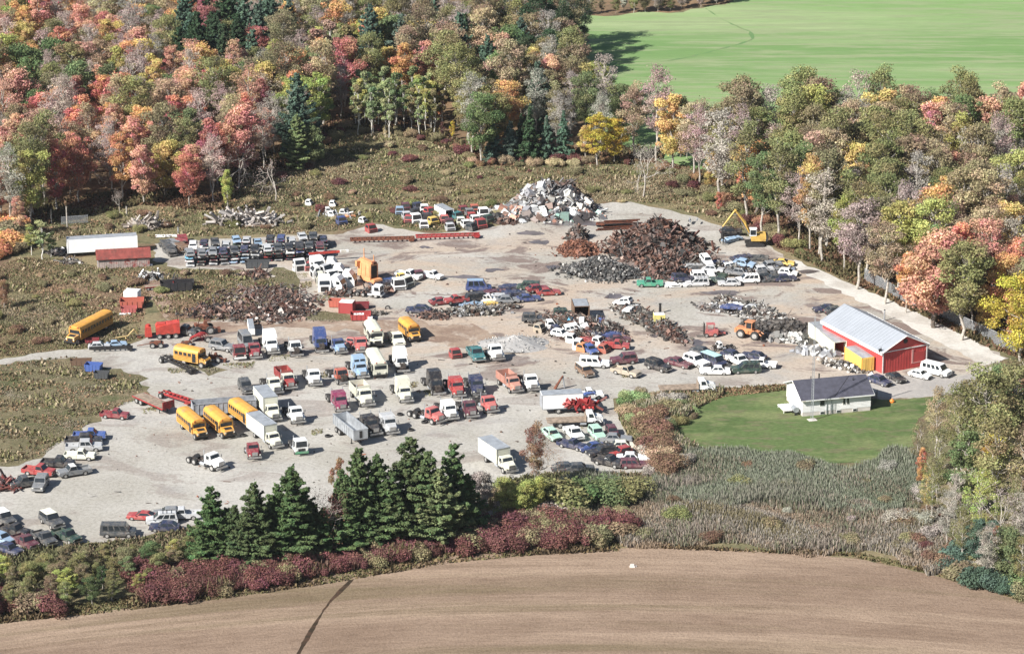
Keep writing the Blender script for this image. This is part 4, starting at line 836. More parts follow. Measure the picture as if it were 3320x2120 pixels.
    if not body:
        m=MB(); m.box(rx+.1,0,1.0,.9,.85,.12); P.part('coupling_plate',m,'dark')
    wheels(P,'truck',[(fx,.95),(fx,-.95)],.52)
    wheels(P,'dual',([(rx+.62,.85),(rx+.62,-.85),(rx-.62,.85),(rx-.62,-.85)] if rear=='tandem' else [(rx,.85),(rx,-.85)]),.52)
    x1=cabR-.12-(sleeperL if sleeperH else 0); x0=x1-bodyL
    if body=='box':
        m=MB(); m.box((x0+x1)/2,0,1.05+bodyH/2,bodyL,2.44,bodyH); bi=P.part('cargo_box',m,'sheet',paint=True)
        m=MB()
        for s in (-1,1):
            m.box((x0+x1)/2,s*1.22,1.07,bodyL+.04,.06,.14); m.box((x0+x1)/2,s*1.2,1.05+bodyH,bodyL+.04,.09,.09)
            for x in (x0,x1): m.box(x,s*1.215,1.05+bodyH/2,.08,.07,bodyH)
        m.box(x1,0,1.05+bodyH,.08,2.4,.09); P.part('edge_rail',m,'galv',bi)
        m=MB(); m.box((x0+x1)/2,0,1.05+bodyH+.012,bodyL-.1,2.3,.03); P.part('roof_panel',m,'galv',bi)
        m=MB(); m.box(x0-.02,0,1.05+bodyH/2,.05,2.2,bodyH-.2); P.part('rear_door',m,'grey',bi)
    elif body=='dump':
        m=MB(); zz=1.15; hh=bodyH
        for s in (-1,1):
            m.box((x0+x1)/2,s*1.16,zz+hh/2,bodyL,.08,hh)
            for k in range(6): m.box(x0+.3+k*(bodyL-.6)/5,s*1.23,zz+hh/2,.1,.08,hh)
        m.box(x1,0,zz+hh/2+.15,.08,2.3,hh+.3); m.box(x0,0,zz+hh/2,.08,2.3,hh); m.box((x0+x1)/2,0,zz,bodyL,2.2,.1)
        bi=P.part('dump_body',m,'paint'); m=MB(); m.box((x0+x1)/2,0,zz+.25,bodyL-.15,2.15,.3); P.part('rusty_floor',m,'rust',bi)
    elif body=='flat':
        m=MB(); m.box((x0+x1)/2,0,1.12,bodyL,2.4,.16); m.box(x1,0,1.55,.08,2.3,.9); P.part('flat_deck',m,'wood')
    PR[key]=P
truck_proto('daycab'); truck_proto('daycab_nohood',hood=False); truck_proto('sleeper',5.4,sleeperH=2.75,sleeperL=1.3,stacks=2)
truck_proto('tall_sleeper',5.6,sleeperH=3.7,sleeperL=1.7,stacks=1); truck_proto('tall_sleeper_nohood',5.6,sleeperH=3.7,sleeperL=1.7,hood=False,stacks=0)
truck_proto('twin_window_sleeper',5.6,sleeperH=3.4,sleeperL=1.5,stacks=0,windows2=True)
truck_proto('cabover',3.6,cabover=True,stacks=1); truck_proto('short_cab',3.0,rear='single',stacks=0)
truck_proto('boxtruck',5.6,rear='single',body='box',bodyL=6.2,stacks=0,bodyH=2.5); truck_proto('boxtruck_long',6.0,rear='single',body='box',bodyL=7.2,stacks=0,bodyH=2.6)
truck_proto('dumptruck',4.4,rear='single',body='dump',bodyL=3.6,bodyH=1.3,stacks=1); truck_proto('flattruck',6.0,rear='single',body='flat',bodyL=6.4,stacks=0)
truck_proto('stepvan_cab',5.0,rear='single',body='box',bodyL=4.6,cabover=True,stacks=0,bodyH=2.3)
# school bus
def bus_proto(key,L=8.0,W=2.35,hoodL=1.3,nw=8,flat=False,mat='yellow',pa=False):
    P=Proto(1.5); x0=-L/2; x1=L/2-(0 if flat else hoodL); z0=.75; zt=3.0; w=W/2
    sec=[(-w,z0),(w,z0),(w,2.25),(w-.06,2.55),(w-.22,2.82),(w-.5,2.96),(0,zt+.03),(-w+.5,2.96),(-w+.22,2.82),(-w+.06,2.55),(-w,2.25)]
    b=MB(); b.xprism(sec,x0+.05,x1-.1); b.box(x1-.06,0,2.78,.22,W*.78,.3,tx=.6,ty=.85); P.part('body',b,mat,paint=pa)
    for s in (-1,1):
        for k in range(nw):
            xx=x0+.6+k*(x1-x0-1.5)/(nw-1) if nw>1 else 0; m=MB(); m.box(xx,s*(w+.005),2.02,(x1-x0-1.5)/(nw-1)*.74,.05,.5); P.part('side_window',m,'glass')
        for z in (1.08,1.42,1.68): 
            m=MB(); m.box((x0+x1)/2,s*(w+.012),z,x1-x0-.5,.04,.06); P.part('rub_rail',m,'dark')
    m=MB(); m.box(x1-.09,0,1.98,.06,W*.8,.62); P.part('windshield',m,'glass')
    m=MB(); m.box(x0+.04,0,1.9,.06,W*.6,.6); P.part('rear_window',m,'glass')
    m=MB(); m.box(x1-.9,-w-.012,1.6,.7,.05,1.5); P.part('door',m,'glass')
    if not flat:
        m=MB(); m.prism([(x1-.12,.8),(L/2,.8),(L/2+.02,1.3),(L/2-.15,1.5),(x1-.12,1.68)],.9,hwf=lambda x,z:.78 if x>L/2-.3 else .98); P.part('hood',m,mat,paint=pa)
        m=MB(); m.box(L/2-.62,0,1.64,.75,1.2,.04); m.v=[(x,y,z-(x-(L/2-.95))*.18) for x,y,z in m.v]; P.part('hood_panel',m,'dark')
        m=MB(); m.box(L/2+.03,0,1.08,.06,1.0,.45); P.part('grille',m,'dark')
    m=MB(); m.box(L/2+.12,0,.68,.16,2.25,.28); P.part('bumper',m,'dark')
    for s in (-1,1):
        m=MB(); m.box(L/2+.02,s*.72,1.1,.08,.22,.2); P.part('headlight',m,'lamp')
        m=MB(); m.tube((x1,s*w,1.7),(x1+.5,s*(w+.22),1.9),.025,n=4); m.box(x1+.5,s*(w+.22),1.95,.06,.2,.45); P.part('mirror',m,'dark')
        m=MB(); m.box(x1+.05,s*.7,2.8,.05,.2,.16); P.part('warning_light',m,'redlamp')
    m=MB(); m.box(0,0,.68,L-.6,W*.7,.2); P.part('chassis',m,'frame')
    wheels(P,'truck',[(L/2-.75,.95),(L/2-.75,-.95)],.52); wheels(P,'dual',[(x0+2.0,.85),(x0+2.0,-.85)],.52)
    PR[key]=P
bus_proto('bus'); bus_proto('short_bus',6.2,nw=5,hoodL=1.15); bus_proto('long_bus',11.0,nw=11); bus_proto('rv',7.2,2.4,0,4,True,'cream'); bus_proto('stepvan',6.0,2.2,.8,2,False,'cream')
# trailers and boxes
def dump_trailer(key,L,W=2.45,H=1.7,z0=1.25,ribs=10,mat='cream'):
    P=Proto(1.6); m=MB(); t=.07
    for s in (-1,1):
        m.box(0,s*(W/2-t/2),z0+H/2,L,t,H); m.box(0,s*W/2,z0+H,L+.1,.16,.12)
        for k in range(ribs): m.box(-L/2+.2+k*(L-.4)/(ribs-1),s*(W/2+.04),z0+H/2,.12,.08,H-.1)
    m.box(L/2-t/2,0,z0+H/2,t,W-2*t,H); m.box(-L/2+t/2,0,z0+H/2,t,W-2*t,H); m.box(0,0,z0+.05,L-.2,W-.2,.1); P.part('hopper',m,mat)
    m=MB(); m.box(L/2+.02,0,z0+H/2,.05,.5,H*.7); P.part('sight_window',m,'dark')
    m=MB()
    for s in (-1,1): m.box(0,s*.45,z0-.2,L*.96,.1,.25)
    m.box(L/2-.6,0,z0-.1,1.3,W*.9,.1); P.part('chassis',m,'frame')
    for s in (-1,1): m=MB(); m.box(L/2-2.0,s*.8,.6,.12,.12,1.2); m.box(L/2-2.0,s*.8,.05,.3,.3,.08); P.part('landing_leg',m,'dark')
    wheels(P,'dual',[(-L/2+a,s*.9) for a in (1.0,2.3) for s in (-1,1)],.52); PR[key]=P
dump_trailer('dump_trailer',8.6,mat='galv'); dump_trailer('long_hopper',11.2,2.4,2.0,.5,14,'grey')
def flat_trailer(key,L,head=True,mat='wood',frame='redsteel'):
    P=Proto(1.0)
    m=MB(); m.box(0,0,1.15,L,2.4,.12)
    for y in (-.4,.4): m.box(0,y,1.22,L,.06,.03)
    P.part('deck',m,mat)
    m=MB()
    for s in (-1,1): m.box(0,s*1.22,1.12,L,.07,.2); m.box(0,s*.45,.92,L*.95,.12,.35)
    P.part('side_rail',m,frame)
    if head: 
        m=MB(); m.box(L/2,0,1.75,.1,2.4,1.25)
        for k in range(5): m.box(L/2+.06,-1.0+k*.5,1.75,.06,.08,1.25)
        P.part('headboard',m,frame)
    for s in (-1,1): m=MB(); m.box(L/2-1.5,s*.8,.55,.12,.12,1.1); P.part('landing_leg',m,'dark')
    wheels(P,'dual',[(-L/2+a,s*.85) for a in (1.0,2.2) for s in (-1,1)],.52); PR[key]=P
flat_trailer('flat_trailer',8.8)
def ladder_frame(key,L,W=1.1,mat='redsteel',H=.8,wheelsq=True,n=9):
    P=Proto(H*.6); m=MB()
    for s in (-1,1): m.box(0,s*W/2,H,L,.14,.35)
    P.part('beam',m,mat)
    for k in range(n): m=MB(); m.box(-L/2+.3+k*(L-.6)/(n-1),0,H+.02,.16,W-.16,.16); P.part('crossmember',m,mat)
    m=MB(); m.box(L/2-.7,0,H-.3,1.0,2.0,.15); P.part('bolster',m,mat)
    if wheelsq: wheels(P,'dual',[(-L/2+.9,.85),(-L/2+.9,-.85)],.52)
    PR[key]=P
ladder_frame('red_frame',7.6); ladder_frame('black_frame',9.5,.95,'dark'); ladder_frame('truss',12.5,1.4,'redsteel',.7,False,14); ladder_frame('dark_truss',12.5,1.3,'rust',.6,False,14)
def container(key,L=6.06,W=2.44,H=2.6,open_=False,ribs=True,z0=.1,roof='galv',doors=True):
    P=Proto(H*.5); m=MB()
    if not open_: m.box(0,0,z0+H/2,L,W,H)
    else:
        for s in (-1,1): m.box(0,s*(W/2-.04),z0+H/2,L,.08,H)
        m.box(0,0,z0+H-.04,L,W,.08); m.box(0,0,z0+.06,L,W-.16,.12); m.box(-L/2+.04,0,z0+H/2,.08,W-.16,H-.2)
    if ribs:
        n=int(L/.55)
        for s in (-1,1):
            for k in range(n): m.box(-L/2+.3+k*(L-.6)/(n-1),s*(W/2+.015),z0+H/2,.22,.04,H-.35)
    P.part('shell',m,'sheet')
    m=MB(); m.box(0,0,z0+H+.02,L-.12,W-.12,.04); P.part('roof',m,roof)
    m=MB()
    for sx in (-1,1):
        for s in (-1,1): m.box(sx*(L/2-.05),s*(W/2-.02),z0+H/2,.14,.14,H+.06)
    P.part('corner_post',m,'sheet')
    if doors and not open_:
        for s in (-1,1): m=MB(); m.box(L/2+.03,s*W/4,z0+H/2,.05,W/2-.1,H-.25); m.tube((L/2+.08,s*W/4,z0+.1),(L/2+.08,s*W/4,z0+H-.1),.025,n=5); P.part('door',m,'sheet')
    PR[key]=P
container('container'); container('open_container',open_=True); container('van_body',14.0,2.5,2.75,False,False,.9,'galv',False)
container('small_box',2.6,2.1,2.0,False,False,.05,'white'); container('open_box',3.4,2.2,2.3,True,False,.05,'galv'); container('box_body',4.4,2.3,2.3,False,False,.3,'cream')
# open steel bin
def bin_(key,L,W,H,mat='sheet',taper=.85):
    P=Proto(H*.5); m=MB(); t=.06
    for s in (-1,1): m.box(0,s*(W/2),H/2+.15,L,t,H); 
    for s in (-1,1): m.box(s*L/2,0,H/2+.15,t,W,H)
    m.box(0,0,.2,L,W,.08); m.v=[(x*(taper+(1-taper)*min(1,z/(H+.15))),y,z) for x,y,z in m.v]; P.part('bin_wall',m,mat)
    m=MB()
    for k in range(5):
        for s in (-1,1): m.box((-L/2+.2+k*(L-.4)/4)*(taper+.1),s*(W/2+.05),H/2+.15,.1,.08,H)
    P.part('rib',m,mat)
    m=MB(); m.box(0,0,.3,L*.8,W*.9,.12); P.part('floor',m,'rust'); m=MB(); m.box(0,0,.08,L*.9,W*.8,.14); P.part('skid',m,'dark'); PR[key]=P
bin_('bin',3.6,2.2,1.5); bin_('low_bin',3.2,2.0,.9); bin_('long_bin',6.2,2.2,1.6)
# wheel loader with canopy cab
def loader():
    P=Proto(1.5); 
    m=MB(); m.box(-1.3,0,1.35,2.4,1.5,.95,tx=.95,ty=.9); m.box(-2.5,0,1.2,.4,1.6,.7); P.part('engine_cover',m,'paint')
    m=MB(); m.box(1.0,0,1.05,1.6,1.0,.7); m.box(.2,0,1.0,.9,1.1,.5); P.part('front_frame',m,'paint')
    c=MB(); 
    for x in (-.55,.55):
        for y in (-.6,.6): c.box(x,y,2.35,.1,.1,1.3)
    c.box(0,0,1.6,1.3,1.35,.5); ci=P.part('cab',c,'paint'); m=MB(); m.box(0,0,3.05,1.6,1.6,.12); P.part('cab_roof',m,'paint',ci)
    m=MB(); m.box(0,0,2.35,1.05,1.15,1.1); P.part('cab_glass',m,'glass',ci)
    for s in (-1,1): m=MB(); m.tube((.7,s*.55,1.5),(2.3,s*.55,.95),.13,n=6); m.tube((2.3,s*.55,.95),(2.7,s*.55,.5),.12,n=6); P.part('lift_arm',m,'paint')
    m=MB(); m.prism([(2.6,.1),(3.5,.06),(3.5,.14),(2.85,.35),(2.7,1.0),(2.9,1.2),(2.75,1.2),(2.55,.8)],1.25); P.part('bucket',m,'dark')
    m=MB(); m.tube((-1.4,.3,1.8),(-1.4,.3,2.5),.06,n=6); P.part('exhaust_stack',m,'dark')
    wheels(P,'big',[(x,y) for x in (-1.4,1.3) for y in (-.95,.95)],.8); PR['loader']=P
loader()
def forklift():
    P=Proto(1.1); m=MB(); m.box(-.3,0,.75,2.2,1.3,.8,tx=.9); m.box(-1.1,0,1.1,.7,1.2,.7); P.part('body',m,'paint')
    m=MB()
    for x in (-.8,.5):
        for y in (-.5,.5): m.box(x,y,1.7,.08,.08,1.4)
    m.box(-.15,0,2.4,1.5,1.2,.08); P.part('overhead_guard',m,'paint')
    m=MB()
    for y in (-.4,.4): m.box(1.0,y,1.4,.14,.12,2.4)
    P.part('mast',m,'dark')
    for y in (-.35,.35): m=MB(); m.box(1.7,y,.15,1.3,.14,.06); P.part('fork',m,'dark')
    wheels(P,'lt',[(x,y) for x in (-.9,.65) for y in (-.6,.6)],.39); PR['forklift']=P
forklift()
def tyre_stack():
    P=Proto(.2); P.part('tyre',None,'tyre',mesh=WH['truck'][0],loc=(0,0,.15)); PR['tyre']=P
tyre_stack()
# ------------------------------------------------------------------ vehicles: where they stand (photograph pixels, 3320 wide)
K={'white':(.80,.80,.78),'cream':(.66,.65,.52),'black':(.02,.02,.024),'navy':(.02,.028,.075),'blue':(.035,.09,.32),'dblue':(.03,.06,.20),'lblue':(.24,.37,.52),'sky':(.10,.42,.62),'red':(.36,.03,.03),'dred':(.22,.02,.03),'maroon':(.11,.025,.04),
 'orange':(.62,.22,.06),'rorange':(.42,.09,.05),'pinkred':(.48,.10,.09),'salmon':(.55,.24,.17),'yellow':(.68,.45,.06),'byellow':(.70,.62,.16),'tan':(.36,.30,.22),'brown':(.16,.09,.05),'grey':(.20,.21,.22),'dgrey':(.055,.06,.065),'silver':(.46,.47,.48),'green':(.04,.30,.18),'teal':(.02,.14,.15),'mint':(.36,.58,.46),'dgreen':(.02,.055,.04),'aqua':(.40,.66,.64),'magenta':(.20,.02,.07),'lgreen':(.07,.33,.16)}
NAMES={'sedan':('parked_car','car'),'long_sedan':('parked_car','car'),'coupe':('coupe','car'),'hatch':('hatchback','car'),'wagon':('estate_car','car'),'minivan':('minivan','van'),'suv':('off_road_car','car'),'blazer':('off_road_car','car'),'van':('van','van'),'hightop_van':('high_roof_van','van'),
 'pickup':('pickup_truck','pickup'),'crew_pickup':('pickup_truck','pickup'),'cap_pickup':('capped_pickup','pickup'),'cabshell':('cab_shell','cab shell'),'cabshell_tall':('cab_shell','cab shell'),'semishell':('truck_cab_shell','cab shell'),'semishell_low':('truck_cab_shell','cab shell'),
 'bus':('school_bus','bus'),'short_bus':('school_bus','bus'),'long_bus':('school_bus','bus'),'rv':('motorhome','motorhome'),'stepvan':('step_van','van'),'boxtruck':('box_truck','box truck'),'boxtruck_long':('box_truck','box truck'),'dumptruck':('dump_truck','dump truck'),'flattruck':('flatbed_truck','flatbed truck'),
 'stepvan_cab':('box_truck','box truck'),'short_cab':('truck_cab','truck'),'dump_trailer':('dump_trailer','trailer'),'long_hopper':('hopper_trailer','trailer'),'flat_trailer':('flat_trailer','trailer'),'red_frame':('ladder_trailer','trailer'),'black_frame':('ladder_trailer','trailer'),'truss':('conveyor_frame','conveyor'),'dark_truss':('conveyor_frame','conveyor'),
 'container':('container','container'),'open_container':('container','container'),'van_body':('long_trailer','trailer'),'small_box':('metal_box','box'),'open_box':('open_box','box'),'box_body':('cargo_box','box'),'bin':('steel_bin','bin'),'low_bin':('steel_bin','bin'),'long_bin':('steel_bin','bin'),'loader':('wheel_loader','loader'),'forklift':('forklift','forklift'),'tyre':('tyre','tyre')}
def put(key,px,py,rz,color,label,group=None,scale=1.0,z=0.0,skip=(),tilt=None,colors=None,name=None,cat=None):
    p=G(px,py,PR[key].zc*scale+z); n=NAMES.get(key,('tractor_unit','truck'))
    cc={k:K[v] for k,v in (colors or {}).items()}
    return inst(key,name or n[0],label,cat or n[1],(p.x,p.y,z+.03),rz,K[color],group,scale,skip,tilt,cc)
NW=('wheel',)
T=[
# lower left corner
('pickup',290,1408,2,'blue','blue pickup at the top of the line on the left yard edge'),
('crew_pickup',271,1424,1,'black','black long-bed pickup between the blue pickup and the silver-sided one'),
('crew_pickup',272,1444,4,'silver','silver-sided crew-cab pickup below the black long-bed one',None,1.0,0,(),None,{'cab':'white'}),
('pickup',258,1473,-4,'cream','cream pickup cab with a stripped bed on the left yard edge',None,.95),
('pickup',187,1497,-8,'black','black pickup with an orange-red door behind the red pickup'),
('pickup',126,1523,-18,'red','bright red pickup with an empty bed on the left yard edge'),
('pickup',240,1524,205,'grey','grey pickup with pale roof and raised light bed, nose down-left',None,1.0,0,(),None,{'roof':'white'}),
('pickup',84,1560,205,'dgrey','dark pickup with open bed showing a red and white tailgate'),
('blazer',131,1566,-95,'grey','stripped grey jeep with a bare front end'),
('blazer',16,1678,-55,'dgrey','white-roofed dark pickup at the left frame edge',None,1.0,0,(),None,{'roof':'white'}),
('pickup',45,1716,-28,'black','black pickup below the white-roofed one at the left frame edge'),
('sedan',6,1742,-40,'lblue','pale blue car cut off by the left frame edge'),
('sedan',30,1778,-35,'navy','dark car half hidden by the hedge in the lower left corner'),
('blazer',168,1684,-55,'dgrey','dark off-road car with a cream roof parked alone in the lower left',None,1.08,0,(),None,{'roof':'cream'}),
('pickup',82,1752,-50,'maroon','maroon pickup with a red hood in the lower left group'),
('pickup',144,1741,-55,'dgrey','grey-black pickup with a white windshield frame in the lower left group'),
('pickup',217,1734,-45,'dgreen','dark green-black pickup at right of the lower left group'),
('van',383,1718,0,'dgrey','dark grey van broadside at the hedge'),
('coupe',460,1671,172,'red','bright red coupe with a white patch on its door'),
('minivan',525,1680,186,'silver','silver minivan beside the red coupe'),
('sedan',545,1660,184,'grey','grey car behind the silver minivan'),
('pickup',594,1664,184,'silver','silver and red pickup at right of the silver minivan'),
('sedan',534,1706,178,'navy','dark blue car below the silver minivan at the hedge'),
# buses and trucks, left half
('bus',625,1375,-63,'yellow','leftmost of the three big yellow school buses'),
('bus',713,1371,-63,'yellow','middle one of the three big yellow school buses'),
('bus',797,1345,-60,'orange','darker orange school bus with its hood off, rightmost of three',None,1.0,0,('hood','hood_panel'),None,{}),
('boxtruck_long',867,1411,-61,'cream','white box truck with a double front panel, lower of the two beside the buses'),
('boxtruck',872,1323,-70,'cream','white box truck behind the other one, right of the buses'),
('cabover',966,1437,-74,'white','white cabover truck with a green bumper',None,.95,0,(),None,{'bumper':'lgreen'}),
('short_cab',818,1455,-76,'dred','small dark red truck cab left of the lower white box truck',None,.95),
('daycab',668,1487,-42,'white','white tractor unit standing alone with its bare rear axles'),
('daycab',952,1334,-72,'white','white tractor unit right of the upper white box truck'),
('long_hopper',726,1313,13,'grey','long grey ribbed hopper trailer behind the school buses'),
('flat_trailer',497,1304,-49,'red','flat trailer with plank deck and red headboard'),
('red_frame',574,1292,-40,'red','red ladder-like trailer frame beside the plank-deck trailer'),
('pickup',372,1341,-12,'dred','wrecked dark red pickup on the edge of the weeds',None,.9),
('black_frame',578,1184,-50,'black','long black trailer frame on a weedy patch'),
('short_bus',625,1156,-30,'yellow','short yellow school bus with its hood up by the black frame'),
('blazer',722,1120,-25,'grey','grey and dark jeep left of the red cabover'),
('cabover',770,1134,-76,'dred','red cabover truck with a white roof box and white front',None,.95,0,(),None,{'bumper':'white'}),
('hightop_van',797,1104,-72,'grey','blue-grey van behind the red cabover'),
('short_cab',822,1132,-76,'dred','dark red truck cab between the red cabover and the white sleeper'),
('tall_sleeper',872,1110,-74,'white','tall white sleeper tractor with a white hood in the upper truck row'),
('daycab_nohood',952,1120,-76,'white','white tractor without a hood in the upper truck row'),
('van_body',814,1066,-82,'white','short white trailer box with a green lower front',None,.42),
('tall_sleeper_nohood',1034,1104,-78,'dblue','tall blue sleeper tractor with no hood'),
('daycab',1088,1114,-68,'dblue','dark blue tractor with a light blue hood',None,.95,0,(),None,{'hood':'lblue','fender':'lblue'}),
('short_cab',1168,1113,-79,'pinkred','red cab front beside the cream step van',None,1.0),
('short_cab',1142,1108,-110,'pinkred','smaller red cab left of the red cab front',None,.75),
('stepvan',1213,1086,-76,'cream','cream step van in the upper truck row'),
('pickup',1286,1096,-76,'cream','cream pickup beside the small school bus',None,1.1),
('short_bus',1330,1071,-68,'yellow','small yellow school bus at right end of the upper row',None,.95),
('daycab',1012,1214,-76,'white','white day-cab tractor in the middle of the second row'),
('daycab_nohood',1096,1209,-66,'rorange','orange-red tractor with no hood'),
('twin_window_sleeper',1158,1187,-72,'lblue','pale blue sleeper tractor with two upper windows'),
('rv',1221,1180,-77,'cream','cream motorhome with a flat two-window front'),
('tall_sleeper_nohood',1294,1167,-77,'white','white sleeper tractor with exposed engine beside the motorhome'),
('blazer',797,1253,-72,'dgrey','dark grey truck cab left of the cream and red trucks'),
('daycab',880,1240,-70,'cream','cream tractor with a brown stripe left of the dump truck'),
('dumptruck',926,1226,-70,'red','red dump truck with a white cab',None,1.0,0,(),None,{'cab':'cream'}),
('tall_sleeper',1302,1264,-74,'cream','cream sleeper tractor standing alone in the middle of the yard'),
('tall_sleeper_nohood',1404,1240,-73,'black','tall black sleeper tractor'),
('sleeper',1473,1247,-76,'red','bright red sleeper tractor between the two dark ones'),
('sleeper',1538,1242,-77,'navy','dark navy sleeper tractor with chrome stacks'),
('sleeper',1094,1293,-73,'magenta','purple-red tractor left of the cream dump truck'),
('dumptruck',1174,1277,-71,'cream','cream dump truck with a rusty empty body',None,1.1),
('daycab',1382,1338,-45,'pinkred','faded red tractor with bare rear axles and chrome bumper'),
('sleeper',1447,1322,-72,'white','white sleeper tractor between the faded red and the black tractors',None,.95),
('daycab',1513,1316,-72,'maroon','black-maroon tractor beside the white sleeper'),
('daycab',1572,1300,-67,'pinkred','pinkish red tractor at right end of the third row'),
('dump_trailer',1136,1392,-64,'cream','open-topped silver dump trailer, empty'),
('sleeper',1187,1371,-63,'black','black sleeper tractor beside the silver dump trailer'),
('sleeper',1250,1366,-70,'silver','silver-grey sleeper tractor right of the black one'),
('dumptruck',1652,1237,-66,'salmon','faded orange dump truck with crumpled hood'),
('daycab',1714,1230,-76,'white','white tractor right of the faded orange dump truck'),
('pickup',1543,1144,-76,'teal','dark teal pickup with a white bumper in the middle of the yard',None,1.15),
('short_cab',1602,1137,-73,'white','white stake truck cab beside the teal pickup',None,1.05),
('cabshell',1476,1146,-70,'red','red cab shell on the ground left of the teal pickup'),
('boxtruck_long',1862,1310,9,'white','big white box truck broadside by the yard corner'),
('pickup',1905,1277,8,'white','white pickup hidden behind the big white box truck'),
('flattruck',1872,1356,6,'white','white-cab flatbed truck carrying red scrap',None,1.05),
('sedan',1789,1406,-66,'mint','mint green sedan beside the brown tree',None,1.05),
('pickup',1861,1401,-70,'white','white and blue pickup with its engine bay open'),
('blazer',1936,1404,-72,'mint','mint and white off-road car below the flatbed truck',None,.95),
('hatch',1985,1399,-80,'maroon','maroon hatchback at the yard corner'),
('pickup',1853,1438,-32,'navy','dark pickup between the mint sedan and the coupes',None,.9),
('long_sedan',1997,1420,-5,'grey','long dark grey car wrapped in weeds above the cream sedan'),
('sedan',2022,1443,0,'cream','cream sedan facing the lawn'),
('coupe',1918,1448,203,'dblue','blue and maroon coupe below the dark pickup'),
('suv',1950,1463,203,'black','black hatch with rear glass beside the blue coupe'),
('hatch',2010,1464,215,'red','red and white small car between the white sedans'),
('long_sedan',2053,1482,-2,'white','big white four-door sedan at the lower yard corner'),
('pickup',1972,1492,-32,'black','black pickup with a white load at the lower yard corner'),
('wagon',2056,1502,0,'maroon','maroon estate half hidden by weeds below the white sedan'),
('boxtruck',1621,1490,-61,'cream','cream box truck standing alone behind the brown tree'),
('sedan',1836,1514,8,'dgrey','dark car half hidden behind bushes right of the brown tree'),
('sedan',1880,1516,4,'dgrey','second dark car behind the bushes, farther from the brown tree'),
# right-middle parked cars
('cap_pickup',1927,1174,-6,'white','white pickup with a windowed cap'),
('cap_pickup',1896,1200,-66,'brown','brown off-road car with a cream roof',None,.9,0,(),None,{'roof':'cream'}),
('blazer',2022,1163,193,'maroon','maroon off-road car facing left'),
('pickup',2030,1201,-36,'tan','tan flattened pickup in dry weeds'),
('suv',2134,1184,-42,'black','black off-road car with a pale roof rack'),
('long_sedan',2200,1174,-40,'maroon','dark maroon sedan right of the black off-road car'),
('blazer',2258,1169,-48,'white','white off-road car with red lower doors',None,1.05),
('van',2314,1168,-50,'navy','aqua-roofed van with a dark body',None,1.0,0,(),None,{'roof':'aqua'}),
('sedan',2277,1139,-30,'dgrey','dark car with a red tail behind the white off-road car'),
('long_sedan',2318,1200,178,'white','long white sedan broadside, in front of the aqua van'),
('pickup',2395,1166,-58,'white','white pickup behind the dark minivan'),
('sedan',2376,1150,-45,'navy','dark car behind the white pickup'),
('minivan',2419,1192,186,'dgreen','dark green minivan facing left',None,1.05),
('pickup',2474,1177,165,'white','small white pickup right of the dark minivan',None,.9),
('sedan',2443,1153,150,'navy','dark blue car with grey hood above the small white pickup'),
('flattruck',2236,1251,6,'white','white-cab truck with a long grey flat deck by the lawn',None,1.08),
('forklift',2301,1073,185,'pinkred','red forklift truck left of the wheel loader'),
('blazer',2330,1078,10,'pinkred','red engine hood section lying beside the forklift',None,.5),
('daycab_nohood',2346,1120,200,'white','small white-cabbed machine beside the puddle',None,.6),
('loader',2432,1070,-28,'orange','orange wheel loader with a canopy cab'),
('coupe',2676,1000,190,'navy','dark blue coupe behind the red barn'),
('sedan',2712,1006,15,'dgrey','dark car touching the barn corner'),
('sedan',2851,1232,-48,'navy','navy car in front of the barn'),
('coupe',2906,1223,-62,'black','black car in front of the barn door',None,.95),
('sedan',2983,1213,-38,'white','white car in front of the barn',None,.88),
('van',3035,1197,-38,'white','white passenger van at the barn corner'),
# middle group
('sedan',1357,1002,173,'navy','dark navy sedan alone in the middle of the yard'),
('coupe',1432,976,20,'dred','dark red car at left end of the middle heap of cars'),
('pickup',1480,970,200,'red','red pickup tilted against the black van',None,.85,.6),
('van',1533,966,200,'black','black van body in the middle heap of cars',None,.85,.2,NW),
('crushed0',1526,989,3,'lblue','flattened light blue car at the front of the middle heap'),
('van',1572,968,4,'white','white van body without wheels in the middle heap',None,.75,0,NW),
('crushed1',1591,983,6,'yellow','flattened yellow car at the front of the middle heap',None,.6,.1),
('sedan',1646,971,5,'grey','grey car without a roof lining the middle heap',None,.95,0,NW),
('coupe',1713,966,12,'dblue','smashed dark blue car in the middle heap'),
('coupe',1778,946,8,'red','bright red sports car at right end of the middle heap'),
('sedan',1742,934,20,'dred','crushed red car behind the bright red sports car',None,.9,.3),
('van',1713,927,170,'dgreen','dark van at the back of the middle heap',None,.8),
('hightop_van',1552,926,3,'lblue','light blue high-roof van striped dark blue',None,.88,0,(),None,{'body':'dblue'}),
('crushed2',1605,948,15,'maroon','flattened maroon car behind the white van body'),
('crushed3',1656,932,10,'navy','flattened navy car beside the dark van'),
('crushed0',1665,952,5,'navy','crushed dark car in the middle of the heap',None,1.0,.3),
('crushed1',1618,960,8,'silver','crushed silver-grey car in the middle of the heap',None,.9,.2),
# white tractor cabs and neighbours
('cabover',1198,943,-20,'white','white truck with a dark open bed at the end of the white cab cluster',None,.85),
('pickup',1325,890,-30,'white','white pickup left of the maroon truck front'),
('pickup',1401,891,-35,'white','white pickup bed and cab at right end of its short row',None,.85),
('cabshell',1357,892,-70,'maroon','maroon truck front in the short row of pickups'),
('cabshell_tall',1292,922,-75,'white','white cab shell with a big open side',None,1.1),
('cabshell_tall',1318,914,-40,'cream','cream cab shell beside the one with the open side'),
('crushed2',1236,918,20,'navy','dark blue covered wreck between the white cabs'),
('crushed3',1262,908,35,'dblue','blue crushed hood beside the dark blue wreck',None,.8),
('cabshell',1301,898,-60,'yellow','yellowish cab part behind the cream cab shell',None,.8),
